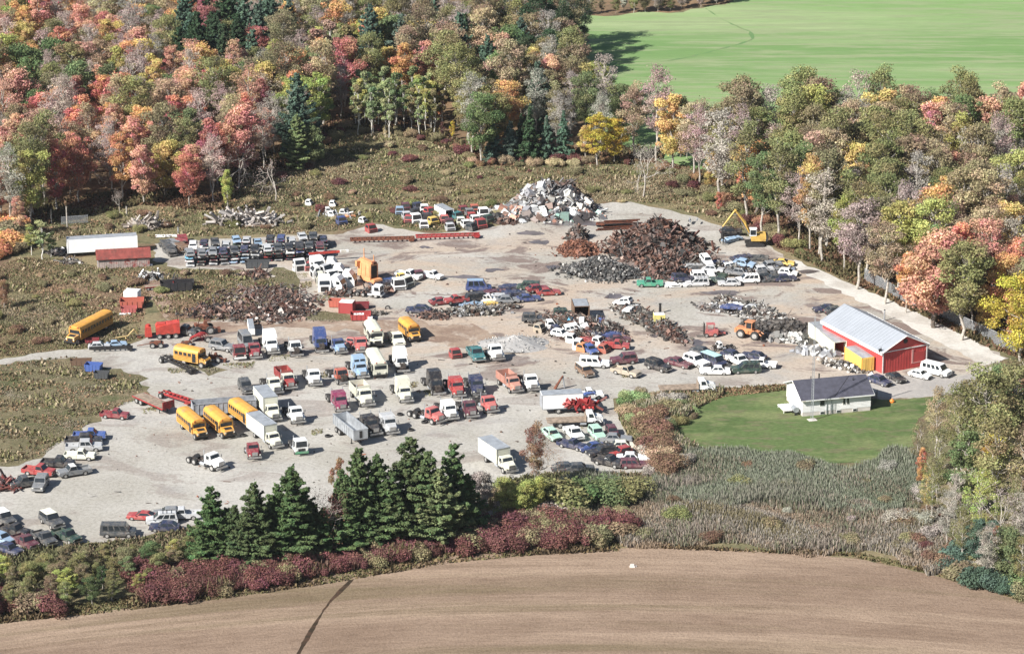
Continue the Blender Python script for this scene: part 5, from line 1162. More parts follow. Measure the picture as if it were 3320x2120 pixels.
('bin',1092,984,-5,'rorange','faded red ribbed steel bin left of the upright red cabinet',None,.8),
('small_box',1125,996,-12,'red','upright red cabinet beside the ribbed bin',None,1.0,0,(),None,{},None,None),
('long_bin',1163,992,6,'dred','red truck bed with a rusty load',None,.62),
('low_bin',1169,1027,2,'red','low red rack holding white tanks',None,1.15),
('tyre',1257,999,0,'black','lone tyre lying right of the red truck bed',None,1.0),
# far back
('open_container',1440,688,-60,'white','white box with a dark open end among the colourful cabs',None,.8),
('van_body',331,802,12,'white','long white trailer body behind the rusty-roofed shed',None,1.0),
('small_box',429,960,-12,'white','white sheet-metal box above the red bin on the left'),
('low_bin',428,985,4,'rorange','red steel bin below the white box on the left',None,1.35),
('low_bin',418,1005,6,'pinkred','faded pink-red bin at the end of the long yellow bus',None,.9),
('long_bus',288,1062,-117,'yellow','long yellow school bus parked in the weeds',None,1.12),
('long_bin',574,928,8,'black','black open truck bed in the weeds'),
('flat_trailer',515,928,12,'grey','short weathered flat trailer beside the black truck bed',None,.6),
('long_bin',263,1175,4,'brown','brown and white steel box by the access road',None,.6),
('bin',304,1192,-10,'blue','bright blue open bin by the access road',None,.8),
('bin',330,1217,-4,'dgrey','dark box with rusty contents below the blue bin',None,.7),
('low_bin',299,1107,4,'dred','dark red low box right of the long bus nose',None,.75),
('sedan',322,1121,4,'silver','grey stripped car body by the access road',None,.85,0,NW),
('coupe',378,1114,14,'lblue','white and blue wrecked car beside the yellow gooseneck frame',None,.8,0,NW),
('pickup',596,1070,-20,'dgrey','dark pickup with a white hood behind the red machine'),
('black_frame',360,1132,6,'brown','thin red-brown frame lying along the access road',None,.8,0,NW),
('cabshell',1003,863,-80,'red','red cab shell at left of the white cab cluster'),
('crushed1',1908,1277,20,'blue','blue crushed part on top of the white pickup',None,.5,1.6),
# lone wrecks near the back
('cabshell',1107,716,-70,'dblue','dark blue cab shell alone in the meadow'),
('cabshell',1203,741,-60,'red','red cab shell alone at the meadow edge'),
('cabshell',1176,714,-30,'white','small white cab part in the meadow',None,.7),
('crushed0',1134,702,20,'orange','orange car part in the meadow',None,.5),
]
SUBST={'silver-sided':None}
for t in T:
    put(*t)
# roofs of another colour are parts of their own car
def roof_part(label, color, key):
    pass
# colourful cabs at the back of the yard
back=[(1296,684,'lblue','cabshell',-80,'pale blue cab shell at far left of the back cluster'),(1315,671,'maroon','cabshell',-80,'maroon cab shell in the back row of the cluster'),(1354,670,'navy','cabshell',-70,'navy cab shell in the back row of the cluster'),(1376,677,'white','cabshell',-75,'white cab shell left of the open white box'),
(1318,700,'silver','cabshell',-85,'silver cab shell at the left of the cluster'),(1326,711,'red','cabshell',-100,'red cab front squeezed left of the white van body'),(1346,690,'black','cabshell',-60,'black cab shell behind the white van body'),(1392,686,'red','cabshell',-50,'red hood section left of the open white box'),
(1348,709,'white','cabshell_tall',-75,'white van body front in the back cluster'),(1374,729,'white','cabshell',-80,'white windshield frame at the front of the cluster'),(1404,717,'yellow','cabshell',-50,'yellow cab with a dark hood at the front of the cluster'),(1385,708,'black','cabshell_tall',-78,'black cab shell behind the yellow cab'),
(1441,711,'pinkred','cabshell',-72,'faded red cab shell right of the yellow cab'),(1457,723,'maroon','cabshell',-72,'maroon cab shell in front of the faded red one'),(1459,737,'silver','cabshell',-75,'pale silver box nose at the front of the cluster'),(1482,700,'teal','cabshell',-60,'teal cab shell in the middle of the cluster'),(1462,695,'grey','cabshell',-60,'blue-grey cab shell beside the teal one'),
(1494,718,'cream','cabshell',-80,'cream cab shell at the front of the cluster'),(1511,727,'white','cabshell',-60,'white cab shell beside the cream one'),(1528,736,'dgrey','cabshell',-40,'dark grey cab shell at the front right of the cluster'),(1558,726,'red','cabshell_tall',-75,'bright red cab shell at the front right of the cluster'),
(1529,703,'red','cabshell',-70,'red cab shell behind the bright red one'),(1567,690,'white','cabshell_tall',-78,'tall white cab shell with an open roof hole'),(1502,681,'dred','cabshell',-70,'dark red cab shell right of the open white box'),(1522,690,'grey','cabshell',-70,'grey cab shell between two red ones'),(1538,677,'rorange','cabshell',-70,'orange-red cab shell left of the tall white one'),(1541,712,'white','cabshell',-65,'white fender and cab between the red shells'),(1584,710,'dgreen','cabshell',-70,'dark green cab shell at right of the cluster'),
(1002,657,'white','cabshell',-20,'white roof panel lying far out in the meadow'),(1079,661,'white','cabshell',-20,'white windshield frame far out in the meadow'),(1064,682,'white','cabshell',10,'white fender lying in the meadow, left one of a pair'),(1077,694,'white','cabshell',-20,'white fender lying in the meadow, right one of a pair'),(1112,689,'white','cabshell',-10,'white twisted cab part above the dark blue shell'),(1033,676,'dred','cabshell',0,'dark red wreck in the red-leaved weeds')]
for x,y,c,k,rz,l in back: put(k,x,y,rz+random.uniform(-12,12),c,l,'colourful truck cabs dumped behind the yard',.95 if y>650 and x>1250 else .7)
# white semi cab shells
for i,(x,y,k,rz,c,l) in enumerate([(972,864,'semishell_low',-70,'white','small white cab shell at far left of the white cluster'),(1031,861,'semishell',-60,'white','white sleeper shell behind the red cab'),(1086,864,'semishell',0,'white','white sleeper shell with a side window at the back'),(1016,884,'semishell_low',200,'white','rounded white cab shell at left of the cluster'),
 (1109,886,'semishell',-5,'white','white sleeper shell with a round window hole'),(1030,905,'semishell_low',190,'cream','cream and white cab shell with a yellow edge'),(1052,924,'semishell',-85,'white','white sleeper shell with two small rear windows'),(1104,921,'semishell',-20,'white','white sleeper shell at the front centre of the cluster'),(1140,905,'semishell',-10,'white','white sleeper shell next to the dark open bed'),(1080,900,'semishell_low',-60,'white','low white shell in the middle of the cluster'),(1070,924,'semishell_low',-80,'grey','grey rusty shell wedged between white ones'),(1062,880,'semishell_low',-40,'silver','silver shell in the middle of the cluster')]):
    put(k,x,y,rz,c,l,'white truck cab shells')
# stacks of flattened cars
cc_=['dgrey','navy','black','grey','navy','grey','dblue','dgrey','silver','maroon','black','dgreen','silver','navy','dgrey','lblue','black','silver','white','lblue','grey']
def crush_color(): return random.choice(cc_)
nst=0
cnames={'dgrey':'dark grey','navy':'navy','black':'black','silver':'silver','lblue':'light blue','grey':'grey','dblue':'blue','white':'white','maroon':'maroon','dgreen':'dark green','dred':'dark red','red':'red','sky':'turquoise'}
lev=['bottom','second','third','top']
front=[(613,'white',4),(650,'black',4),(688,'maroon',4),(723,'grey',4),(757,'white',4),(790,'lblue',4),(826,'silver',4),(865,'red',4),(900,'dgrey',4),(935,'black',4),(970,'dgreen',4),(1003,'lblue',4),(1037,'navy',4)]
ordn=['first','second','third','fourth','fifth','sixth','seventh','eighth','ninth','tenth','eleventh','twelfth','thirteenth']
for row in (0,1):
    for i,(x,c0,n) in enumerate(front):
        ybase=867-(x-613)*.058 - row*31
        b0=G(x+row*9,ybase-2)
        for L_ in range(n if row==0 else n-(0 if i%3 else 1)):
            c=c0 if (L_==1 and row==0) else crush_color()
            if row==0 and i==0 and L_==2: c='sky'
            p=(b0.x+random.uniform(-.12,.12),b0.y+2.2+random.uniform(-.25,.25),.03+L_*.70)
            lb='flattened %s car, %s of the %s stack from the left, %s row'%(cnames[c],['bottom one','second up','third up','top one'][L_],ordn[i],['front','back'][row])
            kk=random.choice(['sedan','hatch','coupe','sedan','wagon']); fl=random.choice([0,180]); e=inst(kk,'crushed_car',lb,'crushed car',(p[0],p[1],p[2]-.12),-84+fl+random.uniform(-6,6),K[c],'crushed cars stacked in two rows',1.0,('wheel','mirror','underbody'),(random.uniform(-3,3),random.uniform(-2.5,2.5))); e.scale=(.98,1.0,.56+.07*random.random())
for i,(x,y,c) in enumerate([(540,806,'dgrey'),(562,804,'grey'),(585,812,'brown'),(553,824,'dgrey'),(592,790,'dred')]):
    b0=G(x,y); 
    for L_ in range(2):
        cn={'brown':'brown'}.get(c,cnames.get(c,c))
        inst('crushed%d'%random.randrange(4),'crushed_car','flattened %s car, %s in pile %d left of the stacked rows'%(cn,['underneath','on top'][L_],i+1) if 0 else 'flattened %s car %s, %s'%(cn,['lying underneath another','lying on top of another'][L_],['nearest the shed','second out from the shed','in front of the stacks','at the front left of the stacks','behind the left stack'][i]),'crushed car',(b0.x,b0.y,.03+.7*L_),-70+random.uniform(-20,20),K[c],'loose crushed cars left of the stacks')
put('long_bin',834,858,3,'dgrey','dark shelter-like bin with a white lid in front of the stacked cars',None,.75,0)
# junk cars cluster on the right (z raises those lying on others)
J=[('pickup',2107,916,180,'green','green old pickup at left of the scrap car cluster',0,()),('crushed0',2188,925,10,'white','wrecked white small car beside the green pickup',0,()),('suv',2214,901,20,'navy','dark blue car propped above the wrecked white one',.5,()),('wagon',2278,889,5,'white','flattened white van body behind the grey minivan',.3,NW),
('minivan',2260,914,183,'silver','grey minivan with open window frames',0,()),('sedan',2364,916,180,'silver','silver sedan at the front of the scrap car cluster',0,()),('sedan',2332,907,160,'dgreen','dark green car behind the silver sedan',0,()),('minivan',2424,903,186,'white','white minivan with three side windows in the cluster',0,()),('crushed1',2498,908,5,'dgrey','flattened dark car right of the white minivan',0,()),('sedan',2520,902,5,'dgrey','dark car body at right front of the cluster',0,NW),
('sedan',2546,901,10,'navy','navy car at the far right front of the cluster',0,()),('hatch',2556,883,-20,'white','white-nosed car at the right end of the cluster',0,()),('coupe',2541,851,-12,'yellow','yellow car with a black roof standing apart',0,()),('crushed2',2414,866,-20,'grey','crushed grey car under the pale blue one',.2,()),('sedan',2414,852,-30,'lblue','pale blue car on top of the cluster',1.2,NW),('hatch',2376,861,10,'white','white car left of the pale blue one',.6,NW),
('sedan',2386,882,170,'grey','grey car behind the dark green one',.3,()),('crushed3',2358,888,0,'dgreen','crushed dark green car in the cluster',.1,()),('hatch',2290,842,-70,'white','white car on top of the left stack in the cluster',1.6,NW),('crushed0',2294,856,-60,'dgrey','crushed dark car under the topmost white one',.9,()),('sedan',2313,872,-20,'silver','silver car in the middle left of the cluster',.5,NW),('crushed1',2266,868,-10,'dgrey','crushed dark grey car at the left back of the cluster',.3,()),('crushed2',2245,862,10,'silver','crushed silver car at the left back of the cluster',.4,()),
('hatch',2478,872,10,'silver','silvery car left of the silver-white ones on the right',.5,NW),('sedan',2502,857,20,'grey','grey-white car at the right back of the cluster',.5,NW),('crushed3',2517,877,10,'grey','crushed grey car at right of the cluster',.3,()),('hatch',2487,889,5,'dgrey','dark hatchback in the right middle of the cluster',.2,()),('crushed0',2457,838,-10,'dgrey','dark wreck at the far back of the cluster',.2,()),('crushed1',2403,836,20,'navy','navy wreck at the far back of the cluster',.4,()),('crushed2',2330,856,-10,'dblue','blue wreck between the white cars',.4,()),('crushed3',2440,880,8,'black','black wreck behind the white minivan',.2,()),('crushed0',2352,868,0,'dgreen','green wreck near the middle of the cluster',.2,()),
('sedan',2369,748,10,'black','black car lying behind the crane grapple',.5,NW),('crushed1',2374,777,35,'lblue','light blue wreck under the crane grapple',0,()),('hatch',2022,977,150,'white','white car body at the top end of the engine heap',.3,NW),('crushed2',2047,1001,60,'white','white crushed part on the engine heap',1.0,()),
('crushed3',2373,996,-20,'dblue','blue wreck on the long debris strip',.8,()),('crushed0',2410,992,-10,'white','white wreck beside the blue one on the debris strip',.6,()),('sedan',2445,1001,-20,'silver','silver wreck at the centre of the debris strip',.3,NW),
('blazer',1731,1031,0,'dgrey','dark wreck at the left end of the mixed heap',0,NW),('suv',1832,1016,5,'dgreen','dark off-road car at the back of the mixed heap',0,NW),('cabshell',1850,1046,-10,'sky','turquoise cab part in the mixed heap',.3,()),('semishell_low',1899,1052,-5,'white','white cab shell with one square window in the mixed heap',.3,()),('wagon',1868,1060,10,'white','white car body lying flat in the mixed heap',.6,NW),
('cabshell',1955,1046,10,'blue','blue fender piece at the right of the mixed heap',0,()),('hatch',1820,1081,-30,'white','white car front at the left edge of the mixed heap',0,()),('cabshell',1853,1097,-20,'white','white hood upright in the mixed heap',0,()),('cabshell_tall',1877,1117,-20,'white','white panel box near the front of the mixed heap',0,()),('cabshell',1804,1068,20,'navy','navy car part left in the mixed heap',0,()),('cabshell',1786,1051,10,'white','white square panel at the left of the mixed heap',.2,()),
('cabshell',1749,1063,-30,'tan','pinkish-tan box at the left end of the mixed heap',0,()),('sedan',1913,1131,-65,'blue','blue car at the front tip of the mixed heap',0,()),('cabshell',1888,1126,-30,'orange','orange part beside the blue car',0,()),('cabshell',1957,1130,-30,'rorange','orange-red hood right of the blue car',0,()),('pickup',1997,1117,-10,'red','red and white pickup at the front right of the mixed heap',0,()),('coupe',2007,1099,10,'maroon','maroon car with open black trunk in the mixed heap',0,()),
('crushed1',1913,1104,-60,'red','red wreck near the front of the mixed heap',.2,()),('crushed2',1929,1084,-50,'navy','dark blue wreck in the mixed heap',.2,()),('cabshell',1939,1106,-30,'white','white fender standing in the mixed heap',.1,()),('crushed3',1985,1085,10,'dblue','dark blue wreck at the right edge of the mixed heap',0,())]
for k,x,y,rz,c,l,z,sk in J: put(k,x,y,rz,c,l,'scrap cars lying in the heaps',.92,z,sk,(random.uniform(-13,13),random.uniform(-12,12)) if z>.15 else None,None,'scrap_car' if k[:4]=='crus' else None,'wreck' if k[:4]=='crus' else None)
put('open_box',1882,1008,-85,'brown','brown box with a pale plywood inside standing open',None,1.25)
put('small_box',2137,1032,5,'byellow','yellow box on the engine heap',None,.75,1.0,(),None,{},'yellow_box','box')
for (x,y,n) in [(1155,1020,'left'),(1172,1019,'middle'),(1200,1024,'right')]:
    p=G(x,y,1.1); m=MB(); m.box(0,0,.45,.95,.95,.9,tx=.95,ty=.95)
    e=empty('plastic_tank','white tank, %s one of three by the low red rack'%n,'tank',(p.x,p.y,.35 if n!='right' else .05)); m.build('tank_body',M['white'],e)
    c=MB(); c.tube((0,0,.9),(0,0,.98),.12,n=8); c.build('cap',M['dark'],e); b=MB(); b.box(0,0,.04,1.05,1.05,.08); b.build('pallet_base',M['wood'],e)
# ------------------------------------------------------------------ buildings
def frame2(A,B,C):
    """rectangle with front corners A,B and rear-left corner near C -> origin, unit u (front), unit v (back), widths"""
    u=(B-A); u.z=0; v=(C-A); v.z=0; L=v.length; W_=u.length; v.normalize(); u2=u-v*u.dot(v); 
    return v,u2.normalized(),L,W_
# red barn: local x = along its length from the rear to the front gable, y across
A=G(2860,1212); B=G(3012,1199); Cq=G(2668,1039,4.2); Cq.z=0
v,u,Lb,Wb=frame2(A,B,Cq); Lb*=1.0; Wb=max(Wb,9.6)
cx=A+v*Lb/2+u*Wb/2; rz=math.atan2(-v.y,-v.x)
barn=empty('red_barn','red barn with a pale metal roof and white trim','barn',(cx.x,cx.y,0),rz)
M['barnred']=simple('red_barn_siding',(.46,.06,.055),.7,0,.12,.6)
def corrugate(mb,x0,x1,y,z0,z1,nrm,step=.6): 
    n=int(abs(x1-x0)/step)
    for k in range(n): mb.box(x0+(k+.5)*(x1-x0)/n,y,(z0+z1)/2,.06,.06,z1-z0)
he=4.2; hr=6.5; hw=Wb/2; hl=Lb/2
m=MB(); m.xprism([(-hw,0),(hw,0),(hw,he),(0,hr-.1),(-hw,he)],-hl,hl)
for s in (-1,1): corrugate(m,-hl+.2,hl-.2,s*hw,0,he-.3,0)
n=int(Wb/.6)
for k in range(n): m.box(hl,-hw+(k+.5)*Wb/n,he/2,.06,.06,he)
m.build('wall',M['barnred'],barn)
M['roofmetal']=simple('blue_grey_metal_roof',(.29,.31,.34),.65,0,.06,.5)
for s in (-1,1):
    m=MB(); a=(-hl-.3,s*(hw+.35),he-.12); b=(hl+.3,s*(hw+.35),he-.12); c=(hl+.3,0,hr+.08); d=(-hl-.3,0,hr+.08)
    quad(m,*((a,b,c,d) if s<0 else (b,a,d,c)),.08)
    for k in range(int(Lb/.9)):
        x=-hl+k*.9; a2=Vector((x,s*(hw+.33),he-.02)); b2=Vector((x,0.0,hr+.17)); m.tube(a2,b2,.04,n=3)
    m.build('roof_slope',M['roofmetal'],barn)
m=MB()
for s in (-1,1): m.box(0,s*(hw+.36),he-.28,Lb+.6,.06,.62)
m.build('fascia',M['white'],barn)
m=MB()
for s in (-1,1):
    m.tube((hl+.33,s*(hw+.3),he-.1),(hl+.33,0,hr+.05),.11,n=4); m.box(hl+.06,s*(hw-.05),he/2,.08,.2,he)
m.box(hl+.07,0,he-.15,.06,Wb,.16); m.build('trim',M['white'],barn)
m=MB(); m.tube((hl+.04,0,hr-1.0),(hl+.12,0,hr-1.0),.45,n=12); m.build('gable_vent',M['dark'],barn)
m=MB(); m.box(hl+.1,1.6,2.3,.06,.35,2.7); m.box(hl+.1,3.2,1.05,.06,3.0,.16); m.build('door_rail',simple('faded_pink_trim',(.6,.3,.27),.6),barn)
m=MB(); m.box(hl+.07,3.0,1.6,.05,2.6,3.0); m.build('sliding_door',M['barnred'],barn)
m=MB(); m.box(hl-.6,-hw-.2,he+.1,.4,.5,.6); m.tube((hl-.2,-hw-.3,he),(hl-.2,-hw-.3,he+.9),.06,n=6); m.build('flue',M['dark'],barn)
# containers beside the barn
def cont(key,Ax,Ay,Bx,By,Cx,Cy,color,label,cols=None):
    A=G(Ax,Ay);B=G(Bx,By);C=G(Cx,Cy); v=(C-A); L=v.length; v.normalize(); u=Vector((v.y,-v.x,0)); u=u if u.dot(B-A)>0 else -u
    c=A+v*L/2+u*1.22; e=inst(key,'container',label,'container',(c.x,c.y,.02),math.degrees(math.atan2(-v.y,-v.x)),K[color],'shipping containers beside the barn'); e.scale=(L/6.06,1,1); return e
M['contor']=None
cont('container',2794,1208,2833,1204,2737,1170,'yellow','orange-yellow container with doors facing the driveway').children[0].color=(.60,.24,.03,1)
cont('open_container',2704,1156,2740,1150,2655,1117,'cream','pale yellow container with its dark end open')
cont('container',2657,1118,2690,1112,2620,1090,'cream','pale yellow container behind the open one')
# white bungalow
A=G(2601,1351); B=G(2822,1331); C=G(2558,1326)
v=(B-A); Lh=v.length; v.normalize(); w_=Vector((-v.y,v.x,0)); Dh=8.6
c=A+v*Lh/2+w_*Dh/2; hrz=math.atan2(v.y,v.x)
house=empty('white_bungalow','white bungalow with a dark shingle roof on the lawn','house',(c.x,c.y,0),hrz)
M['siding']=simple('pale_siding',(.74,.73,.72),.7,0,.08,.6); M['shingle']=simple('dark_shingles',(.06,.06,.08),.9,0,.25,1.2); M['found']=simple('pale_foundation',(.55,.50,.46),.9,0,.15,1)
m=MB(); m.xprism([(-Dh/2,.75),(Dh/2,.75),(Dh/2,3.2),(0,5.0),(-Dh/2,3.2)],-Lh/2,Lh/2)
for k in range(9): m.box(0,-Dh/2-.01,.95+k*.26,Lh,.03,.03)
m.build('wall',M['siding'],house)
m=MB(); m.box(0,0,.36,Lh-.08,Dh-.08,.8); m.build('foundation',M['found'],house)
for s in (-1,1):
    m=MB(); a=(-Lh/2-.5,s*(Dh/2+.5),3.05); b=(Lh/2+.5,s*(Dh/2+.5),3.05); c2=(Lh/2+.5,0,5.15); d=(-Lh/2-.5,0,5.15)
    quad(m,*((a,b,c2,d) if s<0 else (b,a,d,c2)),.1); m.build('roof_slope',M['shingle'],house)
m=MB(); m.tube((-.6,-Dh/2-.3,3.25),(3.6,-.1,5.22),.05,n=4); m.build('roof_seam',M['dark'],house)
m=MB()
for s in (-1,1): m.box(0,s*(Dh/2+.53),3.05,Lh+1.0,.08,.2)
for s in (-1,1):
    for t in (-1,1): m.tube((s*(Lh/2+.5),t*(Dh/2+.5),3.08),(s*(Lh/2+.5),0,5.15),.09,n=4)
m.build('fascia',M['white'],house)
def win(x,z,w,h,y=-Dh/2):
    m=MB(); m.box(x,y-.03,z,w+.16,.06,h+.16); f=m.build('window_frame',M['white'],house); m=MB(); m.box(x,y-.07,z,w,.04,h); m.build('pane',M['glass'],f)
win(-Lh/2+3.6,2.3,.8,1.0); win(-Lh/2+7.6,2.35,.35,1.3); win(-Lh/2+8.3,2.35,.35,1.3)
for x in (-Lh/2+3.6,-Lh/2+6.6,-Lh/2+9.6): win(x,.45,.6,.35)
m=MB(); m.box(-Lh/2+4.4,-Dh/2-.08,1.7,.12,.1,2.9); m.box(-Lh/2+5.3,-Dh/2-.08,1.6,.08,.1,2.6); m.build('downpipe',M['galv'],house)
m=MB(); m.tube((-1.5,1.0,4.8),(-1.5,1.0,5.7),.14,n=8); m.build('chimney',M['dark'],house)
m=MB(); m.tube((4,-1.2,4.6),(4,-1.2,5.2),.08,n=6); m.tube((-3,1,4.7),(-3,1,5.35),.08,n=6); m.build('vent_pipe',M['dark'],house)
m=MB(); m.box(Lh/2+.04,-1.5,1.9,.06,1.0,2.1); m.build('door',M['grey'],house)
m=MB(); m.box(-Lh/2-1.4,-.5,.5,2.6,3.4,.12)
for k in range(5): m.box(-Lh/2-.3-k*.55,-.5,.56,.08,3.4,.1)
for x in (-2.6,-.3):
    for y in (-2.0,1.0): m.box(-Lh/2+x,y,.22,.12,.12,.5)
m.build('deck',M['white'],house)
e=empty('heating_tank','grey oil tank on legs against the left house wall','tank',tuple((A-v*.9+w_*1.4).to_tuple()),hrz)
m=MB(); m.tube((0,-.8,1.1),(0,.8,1.1),.5,n=14); m.build('tank_body',M['galv'],e)
for x in (-.6,.6): m=MB(); m.box(0,x,.3,.5,.08,.6); m.build('leg',M['dark'],e)
p=G(2602+18,1348); 
e=empty('lattice_fence','dark arched lattice panel at the right house corner','fence',tuple((B+v*1.4+w_*2.5).to_tuple()),hrz+.9)
m=MB()
for k in range(9): m.box(-2+k*.5,0,1.0,.05,.05,2.0)
for z in (.3,1.0,1.7): m.box(0,0,z,4.2,.05,.06)
m.build('lattice',M['dark'],e); m=MB(); m.tube((-2.1,0,0),(-2.1,0,2.2),.06,n=6); m.tube((2.1,0,0),(2.1,0,2.2),.06,n=6); m.build('post',M['dark'],e)
e=empty('pumpkin_bag','small orange lawn bag at the corner of the house shadow','bag',tuple(G(2892,1305)))
m=MB(); m.tube((0,0,0),(0,0,.35),.38,.45,n=10); m.tube((0,0,.35),(0,0,.75),.45,.12,n=10); m.build('bag',simple('orange_plastic',(.7,.22,.03),.5),e)
# antenna tower
p=G(2633,1362); Ht=top_height(p,1030); tw=empty('antenna_tower','tall thin lattice antenna tower in front of the bungalow','antenna tower',(p.x,p.y,0),.3)
m=MB(); m.box(0,0,.05,1.5,1.2,.14); m.build('concrete_pad',M['found'],tw)
legs=[(.26*math.cos(t),.26*math.sin(t)) for t in (.5,2.6,4.7)]
m=MB()
for x,y in legs: m.tube((x,y,.1),(x*.55,y*.55,Ht),.032,n=4)
m.build('mast_leg',M['galv'],tw); m=MB(); nz=int(Ht/.55)
for k in range(nz):
    z=.3+k*.55; f=1-.45*z/Ht; f2=1-.45*(z+.55)/Ht
    for i in range(3):
        a=legs[i]; b=legs[(i+1)%3]; m.tube((a[0]*f,a[1]*f,z),(b[0]*f2,b[1]*f2,z+.55),.014,n=3,cap=False); m.tube((a[0]*f,a[1]*f,z),(b[0]*f,b[1]*f,z),.014,n=3,cap=False)
m.build('lattice',M['galv'],tw)
# shed with the rusty roof
sh=G(397,868); e=empty('old_shed','low old shed with a rusty red roof and peeling walls','shed',(sh.x,sh.y+1.8,0),math.radians(10))
L=10.2; m=MB(); m.xprism([(-2,0),(2,0),(2,2.1),(0,3.3),(-2,2.1)],-L/2,L/2)
for k in range(22): m.box(-L/2+.25+k*(L-.5)/21,-2.01,1.05,.09,.05,2.0)
m.build('wall',simple('peeling_red_boards',(.38,.31,.28),.85,0,.3,1.0,(.26,.05,.04)),e)
for s in (-1,1):
    m=MB(); a=(-L/2-.3,s*2.35,1.95); b=(L/2+.3,s*2.35,1.95); c2=(L/2+.3,0,3.4); d=(-L/2-.3,0,3.4); quad(m,*((a,b,c2,d) if s<0 else (b,a,d,c2)),.07)
    for k in range(16): x=-L/2+k*L/15; m.tube((x,s*2.3,2.06),(x,0,3.49),.035,n=3)
    m.build('roof_slope',simple('rusty_red_roof',(.20,.045,.035),.75,0,.3,.8,(.12,.04,.03)),e)
m=MB(); m.box(-L/2-.04,-.5,1.0,.06,1.1,1.9); m.build('door',M['grey'],e)
# chain-link fence along the lane
M['wire']=simple('pale_wire',(.36,.37,.38),.6,0,.05,1)
def chain(pts,h,label):
    P=[G(*q) for q in pts]; e=empty('chain_link_fence',label,'fence',tuple(P[0])); o=P[0]
    wm=MB(); ps=[]
    for a,b in zip(P,P[1:]):
        d=b-a; n=max(1,int(d.length/3.0))
        for k in range(n+1):
            q=a+d*k/n-o; m=MB(); m.tube(q,q+Vector((0,0,h+.1)),.045,n=5); m.build('post',M['galv'],e)
        q0=a-o; q1=b-o; up=Vector((0,0,1))
        wm.tube(q0+up*h,q1+up*h,.03,n=4); wm.tube(q0+up*.1,q1+up*.1,.015,n=3)
        dl=.24; nn=int(d.length/dl); uu=d.normalized()
        for k in range(-int(h/dl),nn):
            for s in (0,1):
                t0=max(0,-k*dl); t1=min(h,(nn-k)*dl)
                if t1<=t0: continue
                a0=q0+uu*(k*dl+t0)+up*(t0 if s==0 else h-t0); a1=q0+uu*(k*dl+t1)+up*(t1 if s==0 else h-t1); wm.tube(a0,a1,.022,n=3,cap=False)
    wm.build('mesh',M['wire'],e); return e
chain([(2803,908),(2868,946),(2925,978),(3010,1015),(3105,1058),(3200,1102),(3292,1146)],2.4,'grey chain-link fence running along the white lane to the right')
chain([(200,728),(285,722)],1.6,'short bit of wire fence in the clearing behind the white trailer')
def pole(px,py,pytop,label,mat='wood',r=.12,name='utility_pole',cat='pole'):
    p=G(px,py); h=top_height(p,pytop); e=empty(name,label,cat,(p.x,p.y,0)); m=MB(); m.tube((0,0,-.2),(0,0,h),r,r*.8,n=8); m.build('shaft',M[mat],e); m=MB(); m.tube((0,0,h-.02),(0,0,h+.06),r*1.1,n=8); m.build('cap',M['dark'],e)
pole(2867,1040,1005,'grey post standing behind the barn roof','galv',.16,'post','post')
pole(167,725,678,'thin pale post, left one of two in the clearing','palebark',.13,'post','post'); pole(218,737,668,'taller pale post, right one of two in the clearing','palebark',.15,'post','post'); pole(411,702,668,'short pale post beside the leaning dead tree','palebark',.16,'post','post'); pole(578,760,735,'grey post behind the white sheet','galv',.15,'post','post')
pole(2140,1015,985,'dark upright pipe on the engine heap','dark',.28,'pipe','pipe')
# white sheets and slabs
def slab(px,py,L,W,rz,mat,label,name='sheet_metal',h=.25):
    p=G(px,py); e=empty(name,label,'sheet',(p.x,p.y,.03),math.radians(rz)); m=MB(); m.box(0,0,h/2,L,W,h*.4,tx=.97); 
    m.build('panel',M[mat],e); m=MB()
    for x in (-L*.35,0,L*.35): m.box(x,0,h*.78,.1,W*.9,h*.35)
    m.build('rib',M[mat],e)
slab(552,767,6.2,1.6,2,'white','long white sheet lying behind the stacked cars'); slab(460,861,4.2,1.0,2,'white','white sheet lying right of the old shed'); slab(845,733,7,1.2,3,'wood','grey boards in front of the brush pile',h=.3); slab(405,1020,2.2,.8,6,'white','white slab by the tail of the long bus')
p=G(415,1099); e=empty('gooseneck_frame','yellow gooseneck frame lying by the red machine','frame',(p.x,p.y,0),.35)
m=MB(); m.tube((-2.4,0,.5),(0,0,.6),.14,n=6); m.tube((0,0,.6),(1.2,0,1.8),.14,n=6); m.tube((1.2,0,1.8),(2.0,0,.5),.12,n=6); m.tube((-.5,-.8,.4),(-.5,.8,.4),.1,n=6); m.build('beam',simple('tan_paint',(.45,.33,.15),.7),e); m=MB(); m.box(2.1,0,.2,.6,1.2,.3); m.build('foot',M['rust'],e)
# ------------------------------------------------------------------ machines
# red self-propelled machine in the weeds
p=G(525,1100); e=empty('red_harvester','long bright red harvesting machine beside the yellow frame','machine',(p.x,p.y+1.2,0),math.radians(9))
def pp(mb,nm,mat,par): return mb.build(nm,M[mat],par)
M['brightred']=simple('bright_red_paint',(.44,.055,.04),.5,0,.3,.8,(.2,.05,.03))
m=MB(); m.prism([(-1.2,.9),(3.2,.9),(3.2,3.0),(1.0,2.8),(-1.2,2.3)],1.1); m.box(-.2,0,2.6,2.2,1.4,.5,tx=.7); pp(m,'body','brightred',e)
m=MB(); m.box(-2.6,0,1.4,1.3,1.8,1.8,tx=.8); m.tube((-2.6,0,2.3),(-2.6,0,2.7),.35,n=10); pp(m,'hopper','brightred',e)
m=MB(); m.tube((2.9,.4,3.0),(2.9,.4,3.9),.06,n=6); pp(m,'exhaust_stack','dark',e)
m=MB(); m.box(.2,0,.75,6.4,.5,.3); m.tube((-3.2,0,.7),(-5.0,.3,.5),.09,n=6); pp(m,'chassis','frame',e)
